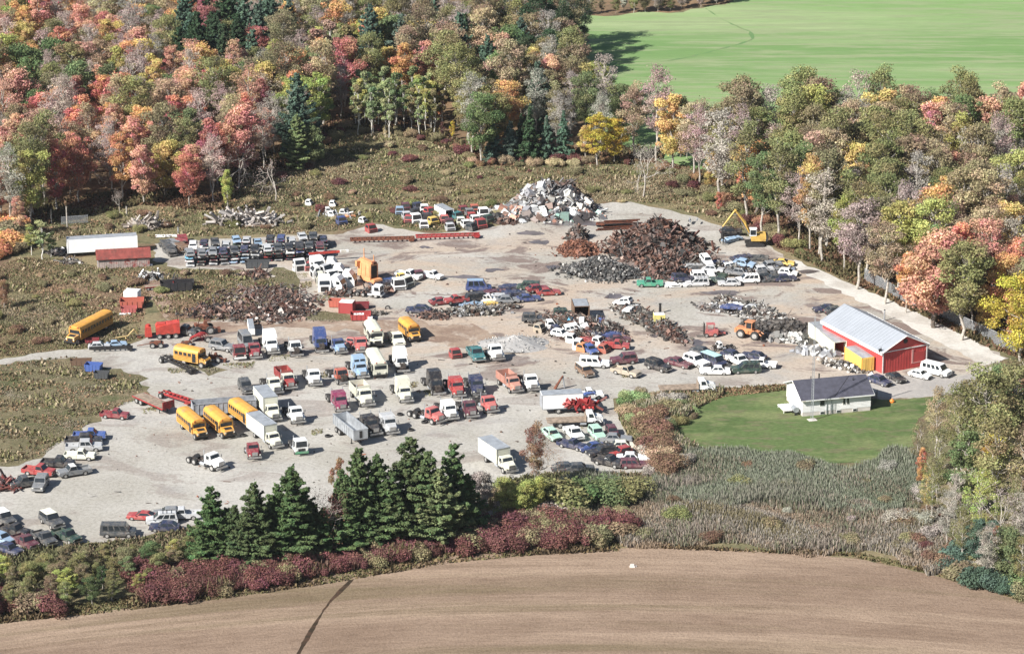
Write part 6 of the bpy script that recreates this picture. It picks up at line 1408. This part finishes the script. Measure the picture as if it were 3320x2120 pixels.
for x in (-.6,1.0,2.4):
    for s in (-1,1):
        w=link(bpy.data.objects.new('wheel',WH['truck'][0]),e); w.location=(x,s*1.2,.52); r=link(bpy.data.objects.new('rim',WH['truck'][1]),w)
def small_machine(px,py,rz,label,name,cat,fn,sc=1):
    p=G(px,py); e=empty(name,label,cat,(p.x,p.y,0),math.radians(rz)); e.scale=(sc,)*3; fn(e)
def dolly(e):
    m=MB(); m.box(0,0,.75,2.6,1.2,.25); m.box(.2,0,1.0,1.2,1.0,.25); pp(m,'frame','rust',e)
    for x in (-.75,.75):
        for s in (-1,1):
            w=link(bpy.data.objects.new('wheel',WH['truck'][0]),e); w.location=(x,s*.8,.52); link(bpy.data.objects.new('rim',WH['truck'][1]),w)
    m=MB(); m.tube((-1.3,0,.7),(-3.6,0,.4),.08,n=6); pp(m,'drawbar','rust',e)
small_machine(508,1125,6,'rusty four-wheeled dolly in front of the red machine','dolly','dolly',dolly); small_machine(605,1120,12,'short dolly with pale wheels right of the red machine','dolly','dolly',dolly,.75)
def rustmachine(e):
    m=MB(); m.box(0,0,1.3,2.6,1.3,.8,tx=.7); m.box(.4,0,2.0,.9,.9,.9,tx=.6); m.tube((-1,.3,1.6),(-.6,.3,2.8),.09,n=6); m.box(-1.3,0,1.7,.5,1.1,.5,.3); pp(m,'body','rust',e)
    for x in (-1.2,1.2):
        for s in (-1,1): w=link(bpy.data.objects.new('wheel',WH['big'][0]),e); w.location=(x,s*.95,.8); link(bpy.data.objects.new('rim',WH['big'][1]),w)
    m=MB(); m.tube((1.3,0,1.2),(2.8,0,.8),.14,n=6); m.box(2.9,0,.6,.5,1.6,.6); pp(m,'arm','rust',e)
small_machine(660,1080,10,'rusty old tractor behind the coiled fenders','rusty_tractor','tractor',rustmachine)
small_machine(695,1172,-10,'stripped black engine chassis beside the short yellow bus','engine_chassis','chassis',lambda e:(rustmachine(e)),.7)
def fenders(e):
    for k in range(4):
        m=MB(); n=9; pr=[( -1.3+.5*k*.2+1.1*math.cos(math.pi*i/(n-1))*1.0, .25+.9*math.sin(math.pi*i/(n-1))) for i in range(n)]; pr+= [(x*.93,z*.88) for x,z in pr[::-1]]
        m.prism(pr[::-1],.22); m.v=[(x+.25*k,y-.75+.5*k,z) for x,y,z in m.v]; pp(m,'fender','redsteel',e)
    w=link(bpy.data.objects.new('wheel',WH['truck'][0]),e); w.location=(.6,-1.2,.5); link(bpy.data.objects.new('rim',WH['truck'][1]),w)
small_machine(661,1103,8,'nested dark red fenders with a wheel','fender_stack','fenders',fenders,1.15)
# orange machine housing with two pipes
p=G(1198,925); e=empty('orange_machine','tall orange machine housing with two upright pipes','machine',(p.x-.2,p.y+2.2,0),math.radians(-52)); e.scale=(.86,.86,.86)
M['orangeP']=simple('faded_orange_paint',(.62,.29,.13),.6,0,.2,.8)
m=MB(); m.box(-.4,0,3.0,5.0,2.3,3.7,ty=.75); m.box(-.4,0,4.95,4.6,1.1,.3); pp(m,'housing','orangeP',e)
m=MB(); m.box(.9,0,.85,5.6,2.5,.6); m.box(3.1,0,1.3,1.3,2.2,.4,tx=.8); pp(m,'base','orangeP',e)
for x,y,z in ((-2.2,.3,7.4),(1.3,.5,6.6)): m=MB(); m.tube((x,y,4.9),(x,y,z),.11,n=8); m.tube((x,y,4.9),(x,y,5.3),.25,n=8); pp(m,'exhaust_pipe','orangeP',e)
m=MB(); m.box(2.12,0,2.9,.06,1.5,2.9); pp(m,'radiator_grille','dark',e)
m=MB(); m.box(-2.3,-1.5,4.1,.7,.8,1.3); m.box(-2.3,-1.25,3.6,.3,.5,.2); pp(m,'side_box','orangeP',e)
m=MB(); m.box(1.9,.2,5.0,.8,.9,.5); m.tube((2.4,.8,3.0),(2.4,.8,4.9),.08,n=6); pp(m,'piping','rust',e)
for k in range(3): m=MB(); m.box(-2.0+k*1.6,-1.07,3.0,1.3,.06,2.6); m.v=[(x,y-(3.0-z)*.075+.0,z) for x,y,z in m.v]; pp(m,'access_panel','orangeP',e)
m=MB(); m.box(1.6,0,.35,5.6,1.9,.5); pp(m,'skid','frame',e)
# crane boom lying behind the white cabs
p=G(1062,848); e=empty('crane_boom','red and white boom lying behind the white cab cluster','boom',(p.x,p.y,1.9),math.radians(14))
m=MB(); m.box(-.5,0,0,6.5,.35,.4); pp(m,'boom_arm','brightred',e); m=MB(); m.box(3.4,0,.02,1.8,.42,.46); pp(m,'boom_tip','white',e)
# brown boom beyond the white box truck
p=G(1815,1262); e=empty('rusty_boom','short rusty boom sticking up beyond the big white box truck','boom',(p.x,p.y,0),.4)
m=MB(); m.tube((-1.0,0,.2),(.6,0,2.5),.28,.15,n=6); pp(m,'boom_arm','rust',e); m=MB(); m.tube((.6,0,2.5),(.9,0,.2),.12,n=6); pp(m,'strut','grey',e)
# material handler with grapple
p=G(2446,795); base=p.copy(); e=empty('scrap_handler','yellow scrap-handling excavator with a raised two-part arm','excavator',(p.x,p.y,0),0)
M['cat']=simple('excavator_yellow',(.55,.36,.09),.55,0,.2,.8,(.3,.17,.05))
s_=1/ (FPX/ (p.y/ (cP)+ 40))   # metres per photo pixel, roughly
def at(px,py): # point in the vertical plane through the machine
    h=top_height(base,py); q=G(px,py,h); return (q.x-base.x,0,h)
m=MB()
for s in (-1,1): 
    m.prism([(-1.9,.2),(-1.6,0),(1.6,0),(1.9,.2),(1.9,.55),(1.6,.75),(-1.6,.75),(-1.9,.55)],.3); n=16; m.v[-n:]=[(x,y+s*1.2,z) for x,y,z in m.v[-n:]]
trk=pp(m,'crawler_track','dark',e); m=MB(); m.box(0,0,.7,2.0,2.2,.5); m.tube((0,0,.9),(0,0,1.25),.8,n=14); pp(m,'undercarriage','dark',e)
m=MB(); m.box(.75,0,1.75,3.0,2.5,1.1,tx=.97); m.box(1.6,0,2.4,1.2,2.2,.35); up=pp(m,'upper_body','cat',e)
m=MB(); m.box(2.4,0,1.75,.5,2.6,1.15,ty=.9); pp(m,'counterweight','dark',e)
m=MB(); m.box(-.4,-.75,3.0,1.4,1.0,1.5,tx=.9); m.box(-.4,-.75,3.8,1.5,1.1,.1); cb=pp(m,'cab','white',e); m=MB(); m.box(-.42,-1.28,3.05,1.1,.04,1.0); m.box(-1.12,-.75,3.05,.04,.8,1.0); pp(m,'window','glass',cb)
b0=Vector((-.9,.3,2.2)); b1=Vector(at(2384,682)); b2=Vector(at(2343,735)); b3=Vector((b2.x,0,1.6))
m=MB(); mid=b0.lerp(b1,.45)+Vector((.35,0,.15)); m.tube(b0,mid,.3,.27,n=4); m.tube(mid,b1,.27,.2,n=4); pp(m,'boom',"cat",e)
m=MB(); m.tube(b1,b2,.2,.13,n=4); m.box(b1.x,0,b1.z,.4,.4,.4); pp(m,'stick','cat',e)
m=MB(); m.tube(b0+Vector((-.3,-.3,.1)),mid.lerp(b1,.3)+Vector((-.3,0,-.3)),.09,n=6); m.tube(mid.lerp(b1,.6)+Vector((-.1,0,.2)),b1.lerp(b2,.3)+Vector((0,0,.2)),.08,n=6); pp(m,'hydraulic_cylinder','chrome',e)
m=MB(); m.tube(b2,b3+Vector((0,0,1.0)),.08,n=6); m.tube(b3+Vector((0,0,.9)),b3,.3,.35,n=8); gp=pp(m,'grapple_head','dark',e)
for k in range(5):
    t=k*2*math.pi/5; c=Vector((math.cos(t),math.sin(t),0)); m=MB(); m.tube(b3,b3+c*.75+Vector((0,0,-.55)),.12,.1,n=5); m.tube(b3+c*.75+Vector((0,0,-.55)),b3+c*.25+Vector((0,0,-1.35)),.1,.03,n=5); pp(m,'tine','dark',gp)
# ------------------------------------------------------------------ heaps
def pieces(mb,n,field,size,pal,rng,kinds,cover=1.0,flat=0.0):
    """field() -> (x,y,z) centre for a piece"""
    for i in range(n):
        x,y,z=field(rng); col=pal[rng.integers(len(pal))]; j=.6+.8*rng.random(); col=tuple(min(1,c*j) for c in col)
        s=size*(.36+1.75*rng.random()**3.2); k=kinds[rng.integers(len(kinds))]
        R=Matrix.Rotation(rng.random()*6.28,3,'Z')@Matrix.Rotation((rng.random()-.5)*(2.4-flat*2),3,'X')@Matrix.Rotation((rng.random()-.5)*(2.4-flat*2),3,'Y')
        if k=='plate':
            a,b=s*(.7+.6*rng.random()),s*(.4+.5*rng.random()); w=.35*s*(rng.random()-.5)
            P=[(-a/2,-b/2,w),(0,-b/2,0),(a/2,-b/2,w*.6),(a/2,b/2,-w*.4),(0,b/2,-w),(-a/2,b/2,w*.2)]; P2=[(p[0],p[1],p[2]-.04) for p in P]
            V=[tuple(R@Vector(p)+Vector((x,y,z))) for p in P+P2]; mb.add(V,[(0,1,4,5),(1,2,3,4),(11,10,7,6),(10,9,8,7),(0,6,7,1),(1,7,8,2),(2,8,9,3),(3,9,10,4),(4,10,11,5),(5,11,6,0)],col)
        elif k=='beam': mb.box(x,y,z,s*1.9,s*.14,s*.14,M=R,col=col)
        elif k=='chunk': mb.box(x,y,z,s*.6,s*.5,s*.42,M=R,col=col,tx=.5+.5*rng.random(),ty=.5+.5*rng.random())
        elif k=='pipe':
            d=R@Vector((s*.8,0,0)); mb.tube(Vector((x,y,z))-d,Vector((x,y,z))+d,s*.07,n=5,col=col)
        elif k=='drum':
            d=R@Vector((s*.25,0,0)); mb.tube(Vector((x,y,z))-d,Vector((x,y,z))+d,s*.28,n=8,col=col)
        elif k=='appl': mb.box(x,y,z,s*.75,s*.6,s*1.0,M=R,col=col)
def heap(px,py,rx,ry,h,pal,n,size,kinds,label,name='scrap_heap',rz=0,seed=1,core=(.06,.045,.04),sharp=1.25,outl=.10,cat='scrap heap'):
    c=G(px,py); rng=np.random.default_rng(seed); ca,sa=math.cos(math.radians(rz)),math.sin(math.radians(rz)); mb=MB()
    ph=rng.random(4)*6.28
    def prof(u,v):
        r=math.hypot(u,v); a=math.atan2(v,u); rr=1+.13*math.sin(3*a+ph[0])+.09*math.sin(5*a+ph[1]); t=r/rr
        return h*max(0,1-t**sharp)*(1+.12*math.sin(u*5+ph[2])*math.cos(v*4+ph[3]))
    # core mound
    nr,na=9,28; V=[(0,0,prof(0,0)*.9)];F=[]
    for i in range(1,nr+1):
        for j in range(na):
            a=2*math.pi*j/na; t=i/nr*.97; u,v=t*math.cos(a),t*math.sin(a); V.append((u*rx,v*ry,max(-.05,prof(u,v)*.9-.1+rng.normal()*.06*h*.3)))
    for j in range(na): F.append((0,1+j,1+(j+1)%na))
    for i in range(nr-1):
        for j in range(na): a=1+i*na+j; b=1+i*na+(j+1)%na; F.append((a,a+na,b+na,b))
    mb.add(V,F,core)
    def field(r):
        if r.random()<outl: t=.9+.45*r.random()
        else: t=math.sqrt(r.random())
        a=r.random()*6.283; u,v=t*math.cos(a),t*math.sin(a); return u*rx,v*ry,prof(u,v)*(.92+.1*r.random())+.1
    pieces(mb,n,field,size,pal,rng,kinds)
    o=mb.build(name,M['scrap']); o.location=(c.x,c.y,.03); o.rotation_euler=(0,0,math.radians(rz)); tag(o,label,cat,None,'stuff'); return o
wht=[(.60,.60,.58),(.46,.47,.47),(.33,.34,.35),(.20,.20,.21),(.55,.53,.48),(.09,.085,.085),(.05,.045,.045),(.04,.04,.04),(.15,.10,.08),(.24,.20,.18)]
rst=[(.12,.060,.042),(.09,.048,.036),(.16,.085,.06),(.075,.05,.042),(.045,.04,.036),(.14,.09,.072),(.26,.18,.145),(.10,.045,.034),(.06,.055,.05),(.03,.028,.026)]
drk=[(.05,.05,.048),(.08,.075,.065),(.035,.035,.035),(.12,.11,.09),(.16,.14,.12),(.30,.29,.27),(.09,.055,.04)]
alu=[(.05,.05,.05),(.08,.08,.075),(.035,.035,.035),(.12,.115,.105),(.04,.045,.045),(.34,.33,.31),(.06,.055,.05)]
heap(1772,683,9.0,6.5,7.4,wht,2600,1.05,['plate','plate','chunk','appl','beam','pipe'],'tall white and grey heap of crushed appliances at the back of the yard',seed=2,core=(.12,.11,.105),sharp=.95)
heap(1762,700,10.5,4.2,2.2,wht+[(.42,.22,.16),(.25,.38,.33)],700,1.15,['plate','appl','chunk'],'spread skirt of white appliances around the tall white heap',seed=3,core=(.16,.14,.13),outl=.2)
heap(1835,650,4.0,4.0,4.4,rst,420,.9,['plate','chunk','beam'],'rusty shoulder on the right side of the white heap',seed=4)
heap(2128,812,9.6,8.2,6.6,rst,3400,1.1,['beam','beam','plate','chunk','pipe','plate'],'big brown heap of rusty steel by the excavator',seed=5,core=(.05,.032,.027),sharp=1.05)
heap(2200,845,6.5,4.4,2.2,rst+drk,700,.9,['beam','plate','chunk'],'low rusty tongue right of the big brown heap',seed=6)
heap(2150,880,4.6,5.4,3.4,rst,1100,.85,['beam','plate','chunk'],'smaller rusty heap in front of the big brown one',seed=7,core=(.06,.035,.028))
heap(1948,884,8.0,5.2,2.9,alu,2300,.62,['chunk','drum','chunk','drum'],'blackish heap of motors and alternators with bright flecks',seed=8,rz=-14,core=(.035,.034,.032),sharp=1.4)
heap(1878,815,4.4,4.2,2.4,[(.19,.075,.04),(.14,.055,.032),(.24,.11,.065),(.10,.05,.035)],1300,.45,['chunk','plate','drum'],'small red-brown heap of rusty discs',seed=9,core=(.12,.05,.032))
heap(1872,775,2.2,2.4,3.4,drk+rst,260,.7,['beam','chunk','plate'],'bundle of dark bars on top of the small red-brown heap',seed=10)
heap(2108,1050,10.2,2.7,1.6,drk+[(.14,.08,.06)],1500,.8,['chunk','drum','beam','chunk','pipe'],'long dark strip of greasy engines and axles',seed=11,rz=-60,core=(.04,.036,.033),sharp=2.6)
heap(2165,1088,5.0,1.6,1.2,rst,500,.75,['beam','chunk','pipe'],'rusty axles at the lower end of the engine strip',seed=12,rz=-58,core=(.06,.035,.028),sharp=2.4)
heap(1532,1015,6.2,1.8,1.1,drk+[(.3,.3,.3)],650,.7,['chunk','drum','beam'],'low strip of engines in front of the middle heap of cars',seed=13,rz=4,core=(.045,.04,.036),sharp=2.4)
heap(1402,1028,3.3,1.6,.9,rst,220,.6,['beam','chunk','plate'],'small patch of rusty steel left of the engine strip',seed=14,rz=-8)
heap(1650,998,2.6,1.2,.5,drk,90,.6,['beam','chunk'],'scatter of dark parts right of the engine strip',seed=15)
heap(1862,1060,8.4,5.2,1.5,drk+rst+[(.3,.3,.3),(.2,.15,.12)],1500,.85,['plate','chunk','beam','pipe','plate'],'mixed heap of axles, panels and car parts in the right centre',seed=16,rz=-48,core=(.09,.075,.065),sharp=2.0,outl=.2)
heap(1968,1068,5.5,2.2,1.4,rst+drk,700,.8,['beam','pipe','chunk'],'brown tangle of axles on the right flank of the mixed heap',seed=17,rz=-60)
heap(2462,1024,10.5,3.4,1.2,drk+[(.35,.34,.32),(.5,.48,.44),(.2,.17,.15)],1500,.8,['plate','chunk','beam','drum'],'long debris strip behind the wheel loader',seed=18,rz=-54,core=(.13,.11,.10),sharp=2.2,outl=.25)
heap(2545,1066,6.5,3.0,1.2,[(.035,.033,.032),(.05,.045,.04),(.08,.07,.06)],700,.85,['drum','drum','chunk'],'pile of worn tyres and black parts near the barn',seed=19,rz=-15,core=(.03,.03,.03),sharp=2.2)
heap(2330,1003,5.0,2.4,.6,wht,160,.6,['plate','chunk'],'thin pale scatter at the left of the debris strip',seed=20,rz=-20,core=(.2,.17,.15))
heap(2562,1108,3.6,1.4,1.3,[(.55,.55,.52),(.45,.45,.44),(.6,.6,.56),(.14,.14,.13),(.08,.08,.07),(.3,.28,.26)],230,.95,['appl','plate','drum','appl'],'heap of white fridges and washing machines by the pale containers',seed=21,rz=-20,core=(.3,.29,.27))
heap(2640,1146,3.6,1.2,.7,[(.5,.5,.48),(.35,.36,.38),(.15,.15,.15)],170,.95,['appl','plate'],'white sheet-metal litter in front of the open container',seed=22,rz=-22,core=(.34,.33,.31))
heap(2740,1190,5.4,1.7,.9,[(.05,.05,.05),(.25,.22,.18),(.45,.43,.4),(.12,.1,.08)],300,.65,['drum','plate','chunk'],'row of tyres and junk in front of the orange container',seed=23,rz=-38,core=(.15,.13,.1))
heap(2400,880,8.6,2.8,1.3,drk+[(.25,.25,.26),(.1,.12,.16)],620,.9,['plate','chunk','beam'],'dark crushed metal lying between the cars of the scrap car cluster',seed=44,rz=0,core=(.05,.048,.045),sharp=2.2,outl=.15)
# strip of twisted scrap in the weeds
heap(860,985,8.5,9.5,.9,rst+[(.3,.27,.24),(.1,.07,.06)],2300,.75,['beam','plate','chunk','pipe'],'wide spread of rusty scrap among weeds left of the white cabs',seed=24,rz=0,core=(.17,.15,.08),sharp=2.4,outl=.3)
heap(720,1015,6.5,3.8,.8,rst,650,.8,['beam','plate','chunk'],'rusty scrap at the lower left of the scrap field',seed=25,core=(.13,.1,.07),sharp=2.2,outl=.3)
heap(905,1010,5.5,5.5,1.0,rst+[(.4,.36,.33)],900,.7,['beam','plate','chunk'],'denser rusty scrap at the right of the scrap field',seed=26,core=(.08,.05,.04),sharp=1.8,outl=.25)
heap(825,895,3.4,2.6,.9,rst,220,.8,['beam','drum','pipe'],'rusty wheels and frames below the dark bin',seed=27,core=(.1,.08,.05))
heap(490,900,2.6,1.8,1.0,wht,120,1.0,['beam','plate'],'grey tangle of frames right of the shed',seed=28,core=(.1,.09,.06)); heap(570,918,2.2,1.4,.9,drk,80,.8,['beam','plate'],'dark tangle above the black truck bed',seed=29)
heap(229,854,2.2,1.4,.8,drk,90,.7,['drum','beam'],'dark scrap in the weeds left of the shed',seed=30); heap(195,822,2.6,1.6,.9,drk+wht,90,.8,['plate','beam'],'dark debris at the left end of the white trailer',seed=31)
heap(1215,1018,2.4,1.0,.5,drk,70,.5,['chunk','beam'],'dark parts right of the white tanks',seed=32); heap(1640,724,2.6,1.4,1.0,rst,160,.7,['chunk','plate'],'rusty remains between the cab cluster and the white heap',seed=33); heap(1238,942,3.6,1.6,.9,drk+rst,140,.8,['beam','plate','chunk'],'dark parts under the white cab cluster',seed=34); heap(1130,955,5.0,1.4,.8,rst+drk,200,.8,['beam','chunk'],'rusty frames along the front of the white cab cluster',seed=35)
heap(1868,1338,3.6,1.0,1.0,[(.33,.03,.03),(.28,.03,.03),(.16,.05,.04)],170,1.2,['plate','chunk','beam'],'red scrap piled on the flatbed by the yard corner',seed=36,core=(.2,.03,.03),sharp=2.4,outl=0).location.z=1.25
heap(15,1580,2.6,2.0,1.3,[(.25,.05,.05),(.15,.05,.04),(.1,.08,.08)],150,1.1,['beam','pipe','plate'],'red-brown framework at the left frame edge',seed=37)
heap(470,735,3.8,2.0,.9,[(.30,.26,.22),(.22,.18,.15),(.36,.33,.3)],160,1.6,['pipe','beam'],'fallen dead branches left of the brush pile',seed=38,core=(.12,.11,.06)); heap(795,722,6.2,2.4,1.5,[(.34,.31,.29),(.26,.23,.21),(.42,.39,.36)],420,1.9,['pipe','pipe','beam'],'grey brush pile of cut branches behind the stacked cars',seed=39,core=(.16,.14,.1),name='brush_pile',cat='brush pile')
heap(1110,700,4.5,2.2,.5,wht+[(.2,.05,.04)],60,.9,['plate','beam'],'light scrap scattered in the meadow',seed=40,core=(.14,.13,.07),outl=.5)
# gravel mound
heap(1668,1118,7.0,5.0,2.1,[(.36,.35,.33)],350,.22,['chunk'],'pale grey mound of gravel in the middle of the yard',name='gravel_mound',seed=41,core=(.36,.35,.335),sharp=.9,cat='gravel mound')
# steel beams stack and conveyors
def beams(px,py,n,L,rz,label,seed,mat='rust'):
    p=G(px,py); e=empty('beam_stack',label,'steel beams',(p.x,p.y,0),math.radians(rz)); r=random.Random(seed)
    for k in range(n):
        m=MB(); y=r.uniform(-1.6,1.6); z=.2+.28*r.randrange(4); x=r.uniform(-1,1); l=L*r.uniform(.6,1)
        m.box(x,y,z+.1,l,.26,.04,r.uniform(-.05,.05)); m.box(x,y,z,l,.05,.22); m.box(x,y,z-.1,l,.26,.04); m.build('beam',M[mat if r.random()<.6 else 'dark'],e)
beams(2010,738,16,9.5,9,'long dark steel beams stacked left behind the big brown heap',1); beams(2255,730,5,1.6,80,'few upright pale parts behind the big brown heap',2,'grey')
put('dark_truss',1240,778,5,'brown','brown left half of the long conveyor frame at the back of the yard','conveyor halves',1.0); put('truss',1452,768,6,'red','red right half of the long conveyor frame at the back of the yard','conveyor halves',1.0)
# small litter on the yard
def litter(n,poly,seed,label,size=.35):
    rng=np.random.default_rng(seed); A=np.array(poly); lo=A.min(0); hi=A.max(0); mb=MB()
    q=lo+(hi-lo)*rng.random((n*4,2)); q=q[in_poly(q,poly)][:n]; it=iter(q)
    pieces(mb,len(q),lambda r:(*next(it),.1),size,drk+rst+[(.35,.34,.32),(.3,.1,.05)],rng,['chunk','plate','drum','beam'],flat=1)
    o=mb.build('litter',M['scrap']); tag(o,label,'litter',None,'stuff')
litter(420,OP([(100,1100),(400,900),(600,840),(1000,830),(1450,860),(1850,880),(1450,930),(1300,1100),(700,1180),(300,1230)]),1,'small parts and stones scattered over the lower yard')
litter(420,OP([(700,600),(1200,540),(1500,490),(1850,620),(2050,780),(1800,860),(1300,820),(900,740)]),2,'small scrap scattered over the upper yard')
p=G(2050,1838); e=empty('pale_rock','small pale stone lying alone on the stubble field','stone',(p.x,p.y,0)); m=MB(); m.box(0,0,.25,.9,.6,.5,tx=.6,ty=.7); m.box(.5,.1,.12,.4,.4,.25,.4,tx=.6); m.build('stone',M['found'],e)
# a few loose tyres
for i,(x,y,l) in enumerate([(790,1413,'lone dark tyre right of the white cabover'),(1063,1415,'dark tyre left of the silver dump trailer'),(1332,1395,'rusty wheel hub right of the silver tractor'),(1376,1370,'small dark part in front of the faded red tractor'),(1297,1345,'dark lump between the silver and the faded red tractors')]):
    p=G(x,y); e=inst('tyre','tyre',l,'tyre',(p.x,p.y,.04),0,K['black']); e.rotation_euler=(math.radians(90),0,0); e.location.z=.2
# thin haze of the autumn day
def haze():
    m=bpy.data.materials.new('haze'); m.use_nodes=True; nt=m.node_tree; nt.nodes.remove(nt.nodes['Principled BSDF'])
    v=nt.nodes.new('ShaderNodeVolumePrincipled'); v.inputs['Color'].default_value=(.93,.95,1,1); v.inputs['Density'].default_value=HAZE; v.inputs['Anisotropy'].default_value=.2
    nt.links.new(v.outputs[0],nt.nodes['Material Output'].inputs['Volume'])
    b=MB(); b.box(0,700,(CAMH+4)/2-.5,900,1700,CAMH+6,); o=b.build('haze',m); o['kind']='stuff'; tag(o,'thin pale autumn haze over the whole scene','haze')
HAZE=.00003
if HAZE>0: haze()
